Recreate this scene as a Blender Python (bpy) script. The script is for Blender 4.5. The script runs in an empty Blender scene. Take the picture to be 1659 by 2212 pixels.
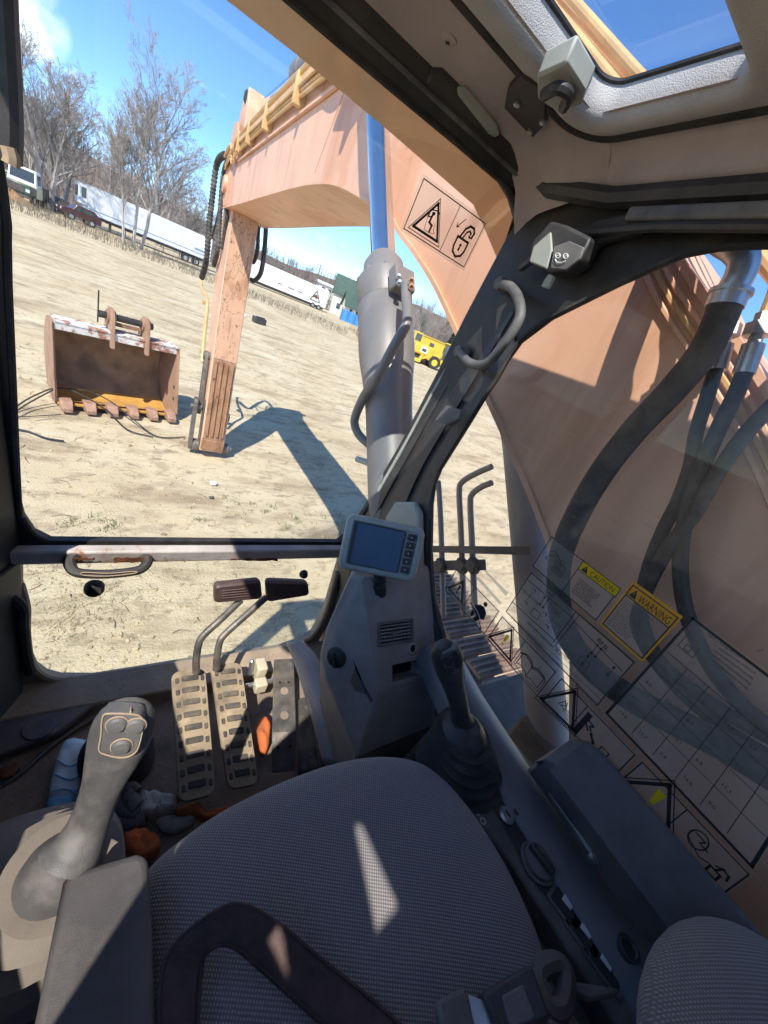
import bpy, bmesh, math, random
from mathutils import Vector, Matrix, Euler, noise
random.seed(7)
sc = bpy.context.scene
COL = sc.collection
PI = math.pi

# ------------------------------------------------------------------ camera
EYE = 2.9                       # phone height above the ground (m)
FPX = 815.0                     # focal length in units of a 1659 px wide picture
R3 = Matrix(((0.82055881, 0.06270029, 0.56811259),
             (-0.45273403, -0.5354072, 0.71300142),
             (0.34887696, -0.8422635, -0.41094654)))   # rows: cab right, cab forward, up
cam_data = bpy.data.cameras.new('camera')
cam_data.sensor_fit = 'HORIZONTAL'
cam_data.sensor_width = 36.0
cam_data.lens = 36.0 * FPX / 1659.0
cam_data.clip_start = 0.01
cam_data.clip_end = 3000
cam = bpy.data.objects.new('camera', cam_data)
COL.objects.link(cam)
cr, cu, cb = R3.col[0], -R3.col[1], -R3.col[2]
cam.matrix_world = Matrix(((cr[0], cu[0], cb[0], 0), (cr[1], cu[1], cb[1], 0), (cr[2], cu[2], cb[2], EYE), (0, 0, 0, 1)))
sc.camera = cam

# ------------------------------------------------------------------ sky, sun, exposure
SUN = Vector((-0.43, -0.47, 0.79)).normalized()      # towards the sun: behind and left of the cab
CLOUD = (R3 @ Vector((62 - 829.5, 30 - 1106.0, FPX))).normalized()
world = bpy.data.worlds.new('World')
sc.world = world
world.use_nodes = True
wn, wl = world.node_tree.nodes, world.node_tree.links
wn.clear()
w_out = wn.new('ShaderNodeOutputWorld')
w_bg = wn.new('ShaderNodeBackground')
w_sky = wn.new('ShaderNodeTexSky')
w_sky.sky_type = 'NISHITA'
w_sky.sun_disc = False
w_sky.sun_elevation = math.asin(SUN.z)
w_sky.sun_rotation = math.atan2(SUN.x, SUN.y)
w_sky.air_density = 0.6
w_sky.dust_density = 0.0
w_sky.ozone_density = 3.0
w_bg.inputs['Strength'].default_value = 0.15
w_tc = wn.new('ShaderNodeTexCoord')
w_map = wn.new('ShaderNodeMapping')
w_map.inputs['Scale'].default_value = (1.6, 1.6, 4.0)
w_map.inputs['Location'].default_value = (0.35, 0.1, 0.0)
w_noise = wn.new('ShaderNodeTexNoise')
w_noise.inputs['Scale'].default_value = 2.3
w_noise.inputs['Detail'].default_value = 7
w_noise.inputs['Roughness'].default_value = 0.6
w_ramp = wn.new('ShaderNodeValToRGB')
w_ramp.color_ramp.elements[0].position = 0.60
w_ramp.color_ramp.elements[1].position = 0.82
w_mix = wn.new('ShaderNodeMix')
w_mix.data_type = 'RGBA'
w_mix.inputs['B'].default_value = (5.2, 5.6, 6.0, 1)
wl.new(w_tc.outputs['Generated'], w_map.inputs['Vector'])
wl.new(w_map.outputs['Vector'], w_noise.inputs['Vector'])
wl.new(w_noise.outputs['Fac'], w_ramp.inputs['Fac'])
w_dot = wn.new('ShaderNodeVectorMath'); w_dot.operation = 'DOT_PRODUCT'          # one small cloud high on the left
w_dot.inputs[1].default_value = CLOUD
w_cr = wn.new('ShaderNodeMapRange'); w_cr.inputs['From Min'].default_value = .9988; w_cr.inputs['From Max'].default_value = .9995
w_n2 = wn.new('ShaderNodeTexNoise'); w_n2.inputs['Scale'].default_value = 11; w_n2.inputs['Detail'].default_value = 6
w_c2 = wn.new('ShaderNodeMapRange'); w_c2.inputs['From Min'].default_value = .38; w_c2.inputs['From Max'].default_value = .62
w_mu = wn.new('ShaderNodeMath'); w_mu.operation = 'MULTIPLY'; w_mx = wn.new('ShaderNodeMath'); w_mx.operation = 'MAXIMUM'
wl.new(w_tc.outputs['Generated'], w_dot.inputs[0]); wl.new(w_dot.outputs['Value'], w_cr.inputs['Value'])
wl.new(w_tc.outputs['Generated'], w_n2.inputs['Vector']); wl.new(w_n2.outputs['Fac'], w_c2.inputs['Value'])
wl.new(w_cr.outputs['Result'], w_mu.inputs[0]); wl.new(w_c2.outputs['Result'], w_mu.inputs[1])
wl.new(w_mu.outputs[0], w_mx.inputs[0]); wl.new(w_ramp.outputs['Color'], w_mx.inputs[1])
wl.new(w_mx.outputs[0], w_mix.inputs['Factor'])
w_hsv = wn.new('ShaderNodeHueSaturation')
w_hsv.inputs['Saturation'].default_value = 1.14
w_hsv.inputs['Hue'].default_value = 0.5
wl.new(w_sky.outputs['Color'], w_hsv.inputs['Color'])
wl.new(w_hsv.outputs['Color'], w_mix.inputs['A'])
wl.new(w_mix.outputs['Result'], w_bg.inputs['Color'])
wl.new(w_bg.outputs['Background'], w_out.inputs['Surface'])

sun_data = bpy.data.lights.new('sun', 'SUN')
sun_data.energy = 3.2
sun_data.angle = math.radians(0.5)
sun_data.color = (1.0, 0.95, 0.87)
sun = bpy.data.objects.new('sun', sun_data)
COL.objects.link(sun)
sun.location = (-20, -24, 42)
sun.rotation_euler = (-SUN).to_track_quat('-Z', 'Y').to_euler()

sc.view_settings.view_transform = 'Standard'
sc.view_settings.look = 'None'
sc.view_settings.exposure = 1.27
sc.view_settings.gamma = 1.0
sc.render.engine = 'CYCLES'
sc.cycles.max_bounces = 6
sc.cycles.diffuse_bounces = 3
sc.cycles.glossy_bounces = 4
sc.cycles.transmission_bounces = 6
sc.cycles.transparent_max_bounces = 24
sc.cycles.sample_clamp_indirect = 8.0
sc.cycles.use_adaptive_sampling = True
sc.cycles.adaptive_threshold = 0.02

# ------------------------------------------------------------------ picture point -> place at a known real plane
def V(x, y, z):                      # cab coordinates: origin at eye level over the ground origin
    return Vector((x, y, z + EYE))
def ray(px, py):
    return R3 @ Vector((px - 829.5, py - 1106.0, FPX))
def wx(px, py, x):
    r = ray(px, py); t = x / r.x
    return V(x, r.y * t, r.z * t)
def wy(px, py, y):
    r = ray(px, py); t = y / r.y
    return V(r.x * t, y, r.z * t)
def wz(px, py, z):
    r = ray(px, py); t = z / r.z
    return V(r.x * t, r.y * t, z)
def wpl(px, py, p0, n):              # p0 in world
    r = ray(px, py); t = (p0 - V(0, 0, 0)).dot(n) / r.dot(n)
    return V(r.x * t, r.y * t, r.z * t)
def lerp(a, b, t): return a + (b - a) * t
def catmull(pts, k=6, closed=False):
    pts = [Vector(p) for p in pts]; n = len(pts); out = []
    rng = n if closed else n - 1
    for i in range(rng):
        if closed:
            p0, p1, p2, p3 = pts[i - 1], pts[i], pts[(i + 1) % n], pts[(i + 2) % n]
        else:
            p1, p2 = pts[i], pts[i + 1]
            p0 = pts[i - 1] if i else p1 * 2 - p2
            p3 = pts[i + 2] if i + 2 < n else p2 * 2 - p1
        for j in range(k):
            t = j / k
            out.append(0.5 * ((2 * p1) + (p2 - p0) * t + (2 * p0 - 5 * p1 + 4 * p2 - p3) * t * t + (3 * p1 - p0 - 3 * p2 + p3) * t ** 3))
    if not closed: out.append(pts[-1])
    return out

# ------------------------------------------------------------------ materials
MATS = {}
def mat(name, col, rough=0.6, metal=0.0, var=0.15, scale=12.0, bump=0.0, bscale=80.0, dirt=None, dscale=5.0, damt=0.5, spec=0.5, stretch=None, coat=0.0, dlo=0.45, dhi=0.7):
    m = bpy.data.materials.new(name); MATS[name] = m
    m.use_nodes = True
    n, l = m.node_tree.nodes, m.node_tree.links
    b = n['Principled BSDF']
    tc = n.new('ShaderNodeTexCoord')
    src = tc.outputs['Object']
    if stretch:
        mp = n.new('ShaderNodeMapping'); mp.inputs['Scale'].default_value = stretch
        l.new(src, mp.inputs['Vector']); src = mp.outputs['Vector']
    nz = n.new('ShaderNodeTexNoise'); nz.inputs['Scale'].default_value = scale; nz.inputs['Detail'].default_value = 6
    l.new(src, nz.inputs['Vector'])
    mx = n.new('ShaderNodeMix'); mx.data_type = 'RGBA'
    mx.inputs['A'].default_value = (*[max(0, c * (1 - var)) for c in col], 1)
    mx.inputs['B'].default_value = (*[min(1, c * (1 + var)) for c in col], 1)
    rp = n.new('ShaderNodeValToRGB'); rp.color_ramp.elements[0].position = .3; rp.color_ramp.elements[1].position = .7
    l.new(nz.outputs['Fac'], rp.inputs['Fac']); l.new(rp.outputs['Color'], mx.inputs['Factor'])
    cur = mx.outputs['Result']
    b.inputs['Roughness'].default_value = rough
    if dirt:
        dz = n.new('ShaderNodeTexNoise'); dz.inputs['Scale'].default_value = dscale; dz.inputs['Detail'].default_value = 9; dz.inputs['Roughness'].default_value = .68
        l.new(src, dz.inputs['Vector'])
        dr = n.new('ShaderNodeValToRGB'); dr.color_ramp.elements[0].position = dlo; dr.color_ramp.elements[1].position = dhi
        dr.color_ramp.elements[1].color = (damt, damt, damt, 1)
        l.new(dz.outputs['Fac'], dr.inputs['Fac'])
        dm = n.new('ShaderNodeMix'); dm.data_type = 'RGBA'
        l.new(dr.outputs['Color'], dm.inputs['Factor']); l.new(cur, dm.inputs['A']); dm.inputs['B'].default_value = (*dirt, 1)
        cur = dm.outputs['Result']
        rm = n.new('ShaderNodeMapRange'); rm.inputs['To Min'].default_value = rough; rm.inputs['To Max'].default_value = min(1, rough + .35)
        l.new(dr.outputs['Color'], rm.inputs['Value']); l.new(rm.outputs['Result'], b.inputs['Roughness'])
    l.new(cur, b.inputs['Base Color'])
    b.inputs['Metallic'].default_value = metal
    b.inputs['Specular IOR Level'].default_value = spec
    b.inputs['Coat Weight'].default_value = coat
    if bump:
        bz = n.new('ShaderNodeTexNoise'); bz.inputs['Scale'].default_value = bscale; bz.inputs['Detail'].default_value = 4
        l.new(tc.outputs['Object'], bz.inputs['Vector'])
        bp = n.new('ShaderNodeBump'); bp.inputs['Strength'].default_value = bump; bp.inputs['Distance'].default_value = .004
        l.new(bz.outputs['Fac'], bp.inputs['Height']); l.new(bp.outputs['Normal'], b.inputs['Normal'])
    return m
def glass(name, tint=(.96, .97, .95), refl=0.05, haze=0.03, hcol=(.7, .66, .55), hscale=3.0, hmax=.12, scratch=False, rough=.02):
    """thin pane: clear film with a Fresnel-like reflection and a film of dust"""
    m = bpy.data.materials.new(name); MATS[name] = m; m.use_nodes = True
    n, l = m.node_tree.nodes, m.node_tree.links
    n.remove(n['Principled BSDF']); out = n['Material Output']
    tr = n.new('ShaderNodeBsdfTransparent'); tr.inputs['Color'].default_value = (*tint, 1)
    gl = n.new('ShaderNodeBsdfGlossy'); gl.inputs['Roughness'].default_value = rough
    lw = n.new('ShaderNodeLayerWeight'); lw.inputs['Blend'].default_value = .25
    mr = n.new('ShaderNodeMapRange'); mr.inputs['To Min'].default_value = refl; mr.inputs['To Max'].default_value = .5
    l.new(lw.outputs['Fresnel'], mr.inputs['Value'])
    m1 = n.new('ShaderNodeMixShader'); l.new(mr.outputs['Result'], m1.inputs['Fac']); l.new(tr.outputs[0], m1.inputs[1]); l.new(gl.outputs[0], m1.inputs[2])
    df = n.new('ShaderNodeBsdfDiffuse'); df.inputs['Color'].default_value = (*hcol, 1)
    tl = n.new('ShaderNodeBsdfTranslucent'); tl.inputs['Color'].default_value = (*hcol, 1)
    hm = n.new('ShaderNodeMixShader'); hm.inputs['Fac'].default_value = .5
    l.new(df.outputs[0], hm.inputs[1]); l.new(tl.outputs[0], hm.inputs[2])
    tc = n.new('ShaderNodeTexCoord'); nz = n.new('ShaderNodeTexNoise'); nz.inputs['Scale'].default_value = hscale; nz.inputs['Detail'].default_value = 5; nz.inputs['Roughness'].default_value = .7
    l.new(tc.outputs['Object'], nz.inputs['Vector'])
    hr = n.new('ShaderNodeMapRange'); hr.inputs['From Min'].default_value = .42; hr.inputs['From Max'].default_value = .75
    hr.inputs['To Min'].default_value = haze; hr.inputs['To Max'].default_value = hmax
    l.new(nz.outputs['Fac'], hr.inputs['Value'])
    fac = hr.outputs['Result']
    if scratch:
        mp = n.new('ShaderNodeMapping'); mp.inputs['Scale'].default_value = (1, 2.0, 30); mp.inputs['Rotation'].default_value = (math.radians(38), 0, 0)
        l.new(tc.outputs['Object'], mp.inputs['Vector'])
        sn = n.new('ShaderNodeTexNoise'); sn.inputs['Scale'].default_value = 6; sn.inputs['Detail'].default_value = 5
        l.new(mp.outputs['Vector'], sn.inputs['Vector'])
        sr = n.new('ShaderNodeMapRange'); sr.inputs['From Min'].default_value = .66; sr.inputs['From Max'].default_value = .72; sr.inputs['To Max'].default_value = .16
        l.new(sn.outputs['Fac'], sr.inputs['Value'])
        ad = n.new('ShaderNodeMath'); ad.operation = 'ADD'; l.new(fac, ad.inputs[0]); l.new(sr.outputs['Result'], ad.inputs[1]); fac = ad.outputs[0]
    m2 = n.new('ShaderNodeMixShader'); l.new(fac, m2.inputs['Fac']); l.new(m1.outputs[0], m2.inputs[1]); l.new(hm.outputs[0], m2.inputs[2])
    l.new(m2.outputs[0], out.inputs['Surface'])
    return m

def worn(name, col, patch, stain, chip, rough=.5, pscale=1.1, pamt=.6, samt=.45, chips=.67, metal=0, sscale=(3, 3, .35), lines=0.0, lscale=2.0, plo=.56):
    """old machine paint: repainted patches, run-down stains, scratches and chips to the metal"""
    m = mat(name, col, rough, metal, var=.07, scale=3, bump=.04, bscale=60); n, l = m.node_tree.nodes, m.node_tree.links; b = n['Principled BSDF']
    cur = b.inputs['Base Color'].links[0].from_socket; tc = [q for q in n if q.type == 'TEX_COORD'][0]
    def nz(scale, st=None, det=6, rg=.6, rot=None):
        mp = n.new('ShaderNodeMapping'); mp.inputs['Scale'].default_value = st or (1, 1, 1)
        if rot: mp.inputs['Rotation'].default_value = rot
        l.new(tc.outputs['Object'], mp.inputs['Vector'])
        t = n.new('ShaderNodeTexNoise'); t.inputs['Scale'].default_value = scale; t.inputs['Detail'].default_value = det; t.inputs['Roughness'].default_value = rg; l.new(mp.outputs['Vector'], t.inputs['Vector']); return t.outputs['Fac']
    def lay(cur, f, lo, hi, amt, c):
        r = n.new('ShaderNodeMapRange'); r.inputs['From Min'].default_value = lo; r.inputs['From Max'].default_value = hi; r.inputs['To Max'].default_value = amt; l.new(f, r.inputs['Value'])
        x = n.new('ShaderNodeMix'); x.data_type = 'RGBA'; l.new(r.outputs['Result'], x.inputs['Factor']); l.new(cur, x.inputs['A']); x.inputs['B'].default_value = (*c, 1); return x.outputs['Result']
    cur = lay(cur, nz(pscale, (1, 1, .8), 3, .5), plo, plo + .03, pamt, patch)
    cur = lay(cur, nz(2.2, sscale, 8, .65), .52, .74, samt, stain)
    cur = lay(cur, nz(7, (1, 1, 14), 4, .5, (.7, 0, .3)), .69, .72, .5, [min(1, c * 1.25) for c in col])
    cur = lay(cur, nz(9, None, 8, .72), chips, chips + .02, .9, chip)
    if lines:
        a = n.new('ShaderNodeMath'); a.operation = 'SUBTRACT'; a.inputs[1].default_value = .5; l.new(nz(lscale, (1.6, 1.6, .8), 7, .62), a.inputs[0])
        c2 = n.new('ShaderNodeMath'); c2.operation = 'ABSOLUTE'; l.new(a.outputs[0], c2.inputs[0])
        i = n.new('ShaderNodeMath'); i.operation = 'SUBTRACT'; i.inputs[0].default_value = 1.0; l.new(c2.outputs[0], i.inputs[1])
        cur = lay(cur, i.outputs[0], 1 - .010, 1 - .003, lines, chip)
    l.new(cur, b.inputs['Base Color']); return m
worn('paint_faded', (.69, .40, .262), (.60, .28, .14), (.40, .20, .10), (.15, .08, .05), .5, 1.0, .6, .7, .675, plo=.545)
mat('paint_orange', (.62, .30, .10), .5, var=.12, scale=6, dirt=(.3, .16, .06), damt=.4)
mat('pipe_paint', (.62, .38, .16), .45, var=.12, scale=6, dirt=(.35, .2, .1), damt=.35)
mat('steel_black', (.020, .019, .019), .5, var=.3, scale=30, dirt=(.16, .12, .09), dscale=9, damt=.25, bump=.05, bscale=200)
mat('rubber', (.018, .018, .02), .75, var=.35, scale=25, dirt=(.16, .13, .10), dscale=8, damt=.4)
mat('plastic_black', (.034, .032, .034), .48, var=.25, scale=40, bump=.12, bscale=900, dirt=(.2, .17, .14), dscale=14, damt=.16)
mat('plastic_dark', (.105, .102, .102), .5, var=.25, scale=18, bump=.15, bscale=900, dirt=(.27, .235, .2), dscale=9, damt=.45)
mat('plastic_grey', (.31, .28, .255), .55, var=.14, scale=20, bump=.10, bscale=800, dirt=(.32, .27, .21), dscale=6, damt=.4)
mat('plastic_pale', (.34, .35, .31), .5, var=.1, scale=20, bump=.08, bscale=900, dirt=(.4, .36, .28), dscale=9, damt=.25)
mat('liner_fabric', (.52, .43, .405), .95, var=.10, scale=9, bump=.5, bscale=700, dirt=(.16, .10, .08), dscale=4, damt=.35, dlo=.5, dhi=.8)
mat('hatch_fabric', (.52, .49, .46), .95, var=.08, scale=9, bump=.6, bscale=600, dirt=(.25, .2, .17), dscale=5, damt=.3)
mat('floor_mat', (.20, .155, .125), .85, var=.4, scale=14, bump=.6, bscale=90, dirt=(.34, .24, .17), dscale=4.5, damt=.75, dlo=.38, dhi=.68)
mat('floor_steel', (.085, .08, .09), .5, var=.25, scale=10, bump=.15, bscale=120, dirt=(.33, .22, .14), dscale=5, damt=.6)
mat('dusty_paint', (.30, .25, .20), .75, var=.2, scale=12, bump=.1, bscale=140, dirt=(.45, .35, .25), dscale=5, damt=.6)
mat('sill_paint', (.30, .23, .17), .6, var=.25, scale=10, bump=.15, bscale=110, dirt=(.48, .36, .25), dscale=6, damt=.7)
mat('rust_bar', (.40, .36, .34), .5, var=.25, scale=10, bump=.25, bscale=90, dirt=(.27, .09, .03), dscale=7, damt=.9, dlo=.52, dhi=.60)
mat('rust', (.15, .055, .025), .9, var=.5, scale=40, bump=.8, bscale=150)
mat('pedal_plate', (.36, .275, .185), .85, var=.2, scale=12, bump=.4, bscale=150, dirt=(.14, .11, .085), dscale=9, damt=.8, dlo=.42, dhi=.66)
mat('pedal_rubber', (.055, .05, .047), .8, var=.4, scale=30, dirt=(.33, .26, .18), dscale=12, damt=.6)
mat('steel_worn', (.17, .16, .15), .45, metal=.6, var=.4, scale=30, bump=.2, bscale=140, dirt=(.30, .22, .15), dscale=10, damt=.6)
mat('steel_bare', (.52, .53, .54), .33, metal=.9, var=.15, scale=30, dirt=(.4, .35, .3), dscale=14, damt=.3)
mat('chrome', (.66, .67, .68), .10, metal=1.0, var=.05, scale=10, dirt=(.4, .37, .34), dscale=6, damt=.22)
worn('cylinder_grey', (.17, .16, .158), (.14, .13, .13), (.27, .23, .195), (.34, .30, .27), .45, 2.0, .4, .6, .70, sscale=(5, 5, 1.2))
mat('hose_rubber', (.026, .024, .023), .65, var=.4, scale=18, bump=.35, bscale=150, dirt=(.20, .165, .13), dscale=9, damt=.6)
mat('seam_tan', (.42, .30, .20), .7, var=.1)
mat('decal_black', (.012, .01, .01), .6, var=.05)
mat('decal_white', (.75, .75, .73), .6, var=.05)
def vinyl_print(name, col):            # coloured sticker vinyl: daylight glows through it from behind
    m = bpy.data.materials.new(name); MATS[name] = m; m.use_nodes = True; n, l = m.node_tree.nodes, m.node_tree.links
    d = n.new('ShaderNodeBsdfDiffuse'); t = n.new('ShaderNodeBsdfTranslucent'); x = n.new('ShaderNodeMixShader'); x.inputs['Fac'].default_value = .55
    nz = n.new('ShaderNodeTexNoise'); nz.inputs['Scale'].default_value = 60; mx = n.new('ShaderNodeMix'); mx.data_type = 'RGBA'
    mx.inputs['A'].default_value = (*[c * .9 for c in col], 1); mx.inputs['B'].default_value = (*[min(1, c * 1.08) for c in col], 1); l.new(nz.outputs['Fac'], mx.inputs['Factor'])
    l.new(mx.outputs['Result'], d.inputs['Color']); l.new(mx.outputs['Result'], t.inputs['Color']); l.new(d.outputs[0], x.inputs[1]); l.new(t.outputs[0], x.inputs[2]); l.new(x.outputs[0], n['Material Output'].inputs['Surface'])
vinyl_print('decal_yellow', (.95, .66, .03)); vinyl_print('decal_orange', (.95, .46, .06))
mat('switch_white', (.62, .65, .66), .45, var=.04)
worn('arm_mud', (.52, .30, .185), (.36, .17, .085), (.17, .08, .04), (.06, .03, .018), .75, 1.6, .6, .85, .62, sscale=(5, 5, .45), lines=.7, lscale=3.0)
worn('arm_rust', (.32, .17, .09), (.19, .09, .045), (.09, .042, .022), (.06, .03, .02), .8, 3.0, .6, .8, .62, sscale=(6, 6, .5), lines=.5, lscale=5)
worn('bucket_steel', (.33, .20, .13), (.24, .12, .07), (.20, .10, .055), (.09, .05, .035), .75, 2.5, .6, .6, .66)
mat('bucket_inner', (.25, .155, .09), .7, var=.45, scale=3.5, bump=.3, bscale=40, dirt=(.30, .19, .10), dscale=3, damt=.6)
mat('bucket_floor', (.46, .24, .05), .75, var=.2, scale=4, bump=.3, bscale=40, dirt=(.30, .17, .05), dscale=3, damt=.5)
mat('bucket_white', (.62, .60, .57), .7, var=.15, scale=8, dirt=(.3, .13, .08), dscale=5, damt=.95, dlo=.48, dhi=.54)
mat('tooth_steel', (.33, .19, .13), .65, var=.25, scale=12, bump=.2, bscale=60)
glass('windshield_glass', refl=.02, haze=.015, hmax=.05, hscale=2.2)
glass('lower_glass', tint=(.93, .96, .92), refl=.03, haze=.03, hmax=.12, hscale=2.6)
glass('side_glass', tint=(.96, .94, .91), refl=.012, haze=.025, hmax=.10, hcol=(.62, .54, .44), hscale=5, scratch=True)
glass('door_glass', refl=.03, haze=.01, hmax=.03)
glass('film', tint=(.97, .97, .96), refl=.03, haze=.16, hmax=.26, hcol=(.80, .76, .68), rough=.12)
glass('roof_glass', tint=(.90, .95, .98), refl=.05, haze=.01, hmax=.05)
glass('visor_tint', tint=(.78, .60, .40), refl=.06, haze=.62, hmax=.80, hcol=(.80, .62, .42), hscale=2, rough=.15)
glass('clear_plastic', tint=(.93, .93, .95), refl=.22, haze=.28, hmax=.50, hcol=(.75, .74, .75), hscale=6, rough=.16)

# ------------------------------------------------------------------ mesh building
class MB:
    def __init__(s): s.v = []; s.f = []
    def add(s, vs, fs):
        o = len(s.v); s.v += [Vector(p) for p in vs]; s.f += [tuple(i + o for i in f) for f in fs]; return s
    def box(s, c, size, rot=None):
        x, y, z = [k / 2 for k in size]
        vs = [Vector(p) for p in ((-x, -y, -z), (x, -y, -z), (x, y, -z), (-x, y, -z), (-x, -y, z), (x, -y, z), (x, y, z), (-x, y, z))]
        if rot: vs = [rot @ p for p in vs]
        return s.add([p + Vector(c) for p in vs], [(0, 3, 2, 1), (4, 5, 6, 7), (0, 1, 5, 4), (1, 2, 6, 5), (2, 3, 7, 6), (3, 0, 4, 7)])
    def bar(s, a, b, w, h, up=(0, 0, 1)):
        a, b = Vector(a), Vector(b); d = (b - a).normalized(); up = Vector(up)
        sx = d.cross(up).normalized(); sz = sx.cross(d).normalized()
        vs = []
        for p in (a, b):
            for i, j in ((-1, -1), (1, -1), (1, 1), (-1, 1)): vs.append(p + sx * (i * w / 2) + sz * (j * h / 2))
        return s.add(vs, [(0, 1, 2, 3), (7, 6, 5, 4), (0, 4, 5, 1), (1, 5, 6, 2), (2, 6, 7, 3), (3, 7, 4, 0)])
    def prism(s, pts, ext):
        n = len(pts); ext = Vector(ext); pts = [Vector(p) for p in pts]
        return s.add(pts + [p + ext for p in pts], [tuple(range(n))[::-1], tuple(range(n, 2 * n))] + [(i, (i + 1) % n, n + (i + 1) % n, n + i) for i in range(n)])
    def sheet(s, pts): return s.add(pts, [tuple(range(len(pts)))])
    def ring(s, outer, inner, ext):
        n = len(outer); ext = Vector(ext)
        vs = [Vector(p) for p in outer] + [Vector(p) for p in inner]; vs += [p + ext for p in vs]
        fs = []
        for i in range(n):
            j = (i + 1) % n
            fs += [(i, j, n + j, n + i), (2 * n + i, 3 * n + i, 3 * n + j, 2 * n + j), (i, 2 * n + i, 2 * n + j, j), (n + i, n + j, 3 * n + j, 3 * n + i)]
        return s.add(vs, fs)
    def loft(s, rings, closed=True, caps=True):
        n = len(rings[0]); vs = [Vector(p) for r in rings for p in r]; fs = []
        for k in range(len(rings) - 1):
            for i in range(n if closed else n - 1):
                j = (i + 1) % n
                fs.append((k * n + i, k * n + j, (k + 1) * n + j, (k + 1) * n + i))
        if caps and closed:
            fs.append(tuple(range(n))[::-1]); fs.append(tuple(range((len(rings) - 1) * n, len(rings) * n)))
        return s.add(vs, fs)
    def tube(s, path, r, n=10, closed=False, caps=True, flat=1.0, up=None):
        path = [Vector(p) for p in path]; m = len(path); rings = []
        t0 = (path[1] - path[0]).normalized()
        ref = Vector(up) if up else (Vector((0, 0, 1)) if abs(t0.z) < .9 else Vector((1, 0, 0)))
        u = (ref - t0 * ref.dot(t0)).normalized()
        for i, p in enumerate(path):
            a = path[i - 1] if (i or closed) else path[0]; b = path[(i + 1) % m] if (i < m - 1 or closed) else path[-1]
            t = (b - a).normalized()
            u = (u - t * u.dot(t)).normalized(); w = t.cross(u)
            rr = r(i / max(1, m - 1)) if callable(r) else (r[i] if isinstance(r, (list, tuple)) else r)
            rings.append([p + (u * math.cos(2 * PI * k / n) * flat + w * math.sin(2 * PI * k / n)) * rr for k in range(n)])
        if closed:
            rings.append(rings[0]); return s.loft(rings, True, False)
        return s.loft(rings, True, caps)
    def lathe(s, p0, axis, prof, n=24, ref=None):
        p0 = Vector(p0); ax = Vector(axis).normalized()
        ref = Vector(ref) if ref else (Vector((0, 0, 1)) if abs(ax.z) < .9 else Vector((1, 0, 0)))
        u = (ref - ax * ref.dot(ax)).normalized(); w = ax.cross(u)
        return s.loft([[p0 + ax * t + (u * math.cos(2 * PI * k / n) + w * math.sin(2 * PI * k / n)) * max(r, 1e-4) for k in range(n)] for t, r in prof], True, True)
    def grid(s, fn, nu, nv):
        vs = [fn(i / nu, j / nv) for j in range(nv + 1) for i in range(nu + 1)]
        fs = [(j * (nu + 1) + i, j * (nu + 1) + i + 1, (j + 1) * (nu + 1) + i + 1, (j + 1) * (nu + 1) + i) for j in range(nv) for i in range(nu)]
        return s.add(vs, fs)
    def build(s, name, material, parent=None, smooth=35, bevel=0, seg=2, solid=0, subsurf=0, weld=False, center=False):
        me = bpy.data.meshes.new(name)
        off = wloc(parent) if parent is not None else Vector((0, 0, 0))
        loc = Vector((0, 0, 0))
        if center and s.v:
            loc = sum((Vector(p) for p in s.v), Vector()) / len(s.v) - off
        me.from_pydata([p - off - loc for p in s.v], [], s.f)
        bm = bmesh.new(); bm.from_mesh(me)
        if weld: bmesh.ops.remove_doubles(bm, verts=bm.verts, dist=1e-5)
        bmesh.ops.recalc_face_normals(bm, faces=bm.faces)
        bm.to_mesh(me); bm.free()
        if smooth:
            me.shade_smooth(); me.set_sharp_from_angle(angle=math.radians(smooth))
        me.materials.append(MATS[material] if isinstance(material, str) else material)
        o = bpy.data.objects.new(name, me); COL.objects.link(o)
        o.location = loc
        if parent is not None: o.parent = parent
        if solid:
            md = o.modifiers.new('s', 'SOLIDIFY'); md.thickness = solid; md.offset = 0
        if bevel:
            md = o.modifiers.new('b', 'BEVEL'); md.width = bevel; md.segments = seg; md.limit_method = 'ANGLE'; md.angle_limit = math.radians(40)
        if subsurf:
            md = o.modifiers.new('ss', 'SUBSURF'); md.levels = subsurf; md.render_levels = subsurf
        return o
def wloc(o):
    p = Vector((0, 0, 0))
    while o is not None: p = p + o.location; o = o.parent
    return p
def tag(o, label, cat, group=None, kind=None):
    if label: o['label'] = label
    if cat: o['category'] = cat
    if group: o['group'] = group
    if kind: o['kind'] = kind
    return o
def thing(name, label, cat, loc=(0, 0, 0), group=None):
    o = bpy.data.objects.new(name, None); COL.objects.link(o); o.location = Vector(loc); o.empty_display_size = .1
    return tag(o, label, cat, group)
def struct(o): o['kind'] = 'structure'; return o
def copy_tree(o, parent=None):
    c = o.copy(); COL.objects.link(c); c.parent = parent
    for ch in o.children: copy_tree(ch, c)
    return c
def axes(d, up=(0, 0, 1)):
    d = Vector(d).normalized(); x = d.cross(Vector(up)).normalized(); return x, d, x.cross(d).normalized()
def rect(p, u, v, w, h, r=0, k=4):           # rounded rectangle outline in the plane of unit vectors u,v
    if r <= 0: return [p + u * (a * w / 2) + v * (b * h / 2) for a, b in ((-1, -1), (1, -1), (1, 1), (-1, 1))]
    out = []
    for (a, b, s0) in ((1, 1, 0), (-1, 1, 1), (-1, -1, 2), (1, -1, 3)):
        for i in range(k + 1):
            an = (s0 + i / k) * PI / 2
            out.append(p + u * (a * (w / 2 - r) + math.cos(an) * r) + v * (b * (h / 2 - r) + math.sin(an) * r))
    return out
def circ(p, u, v, r, n=20, r2=None): return [p + u * (math.cos(2 * PI * i / n) * r) + v * (math.sin(2 * PI * i / n) * (r2 or r)) for i in range(n)]

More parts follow.
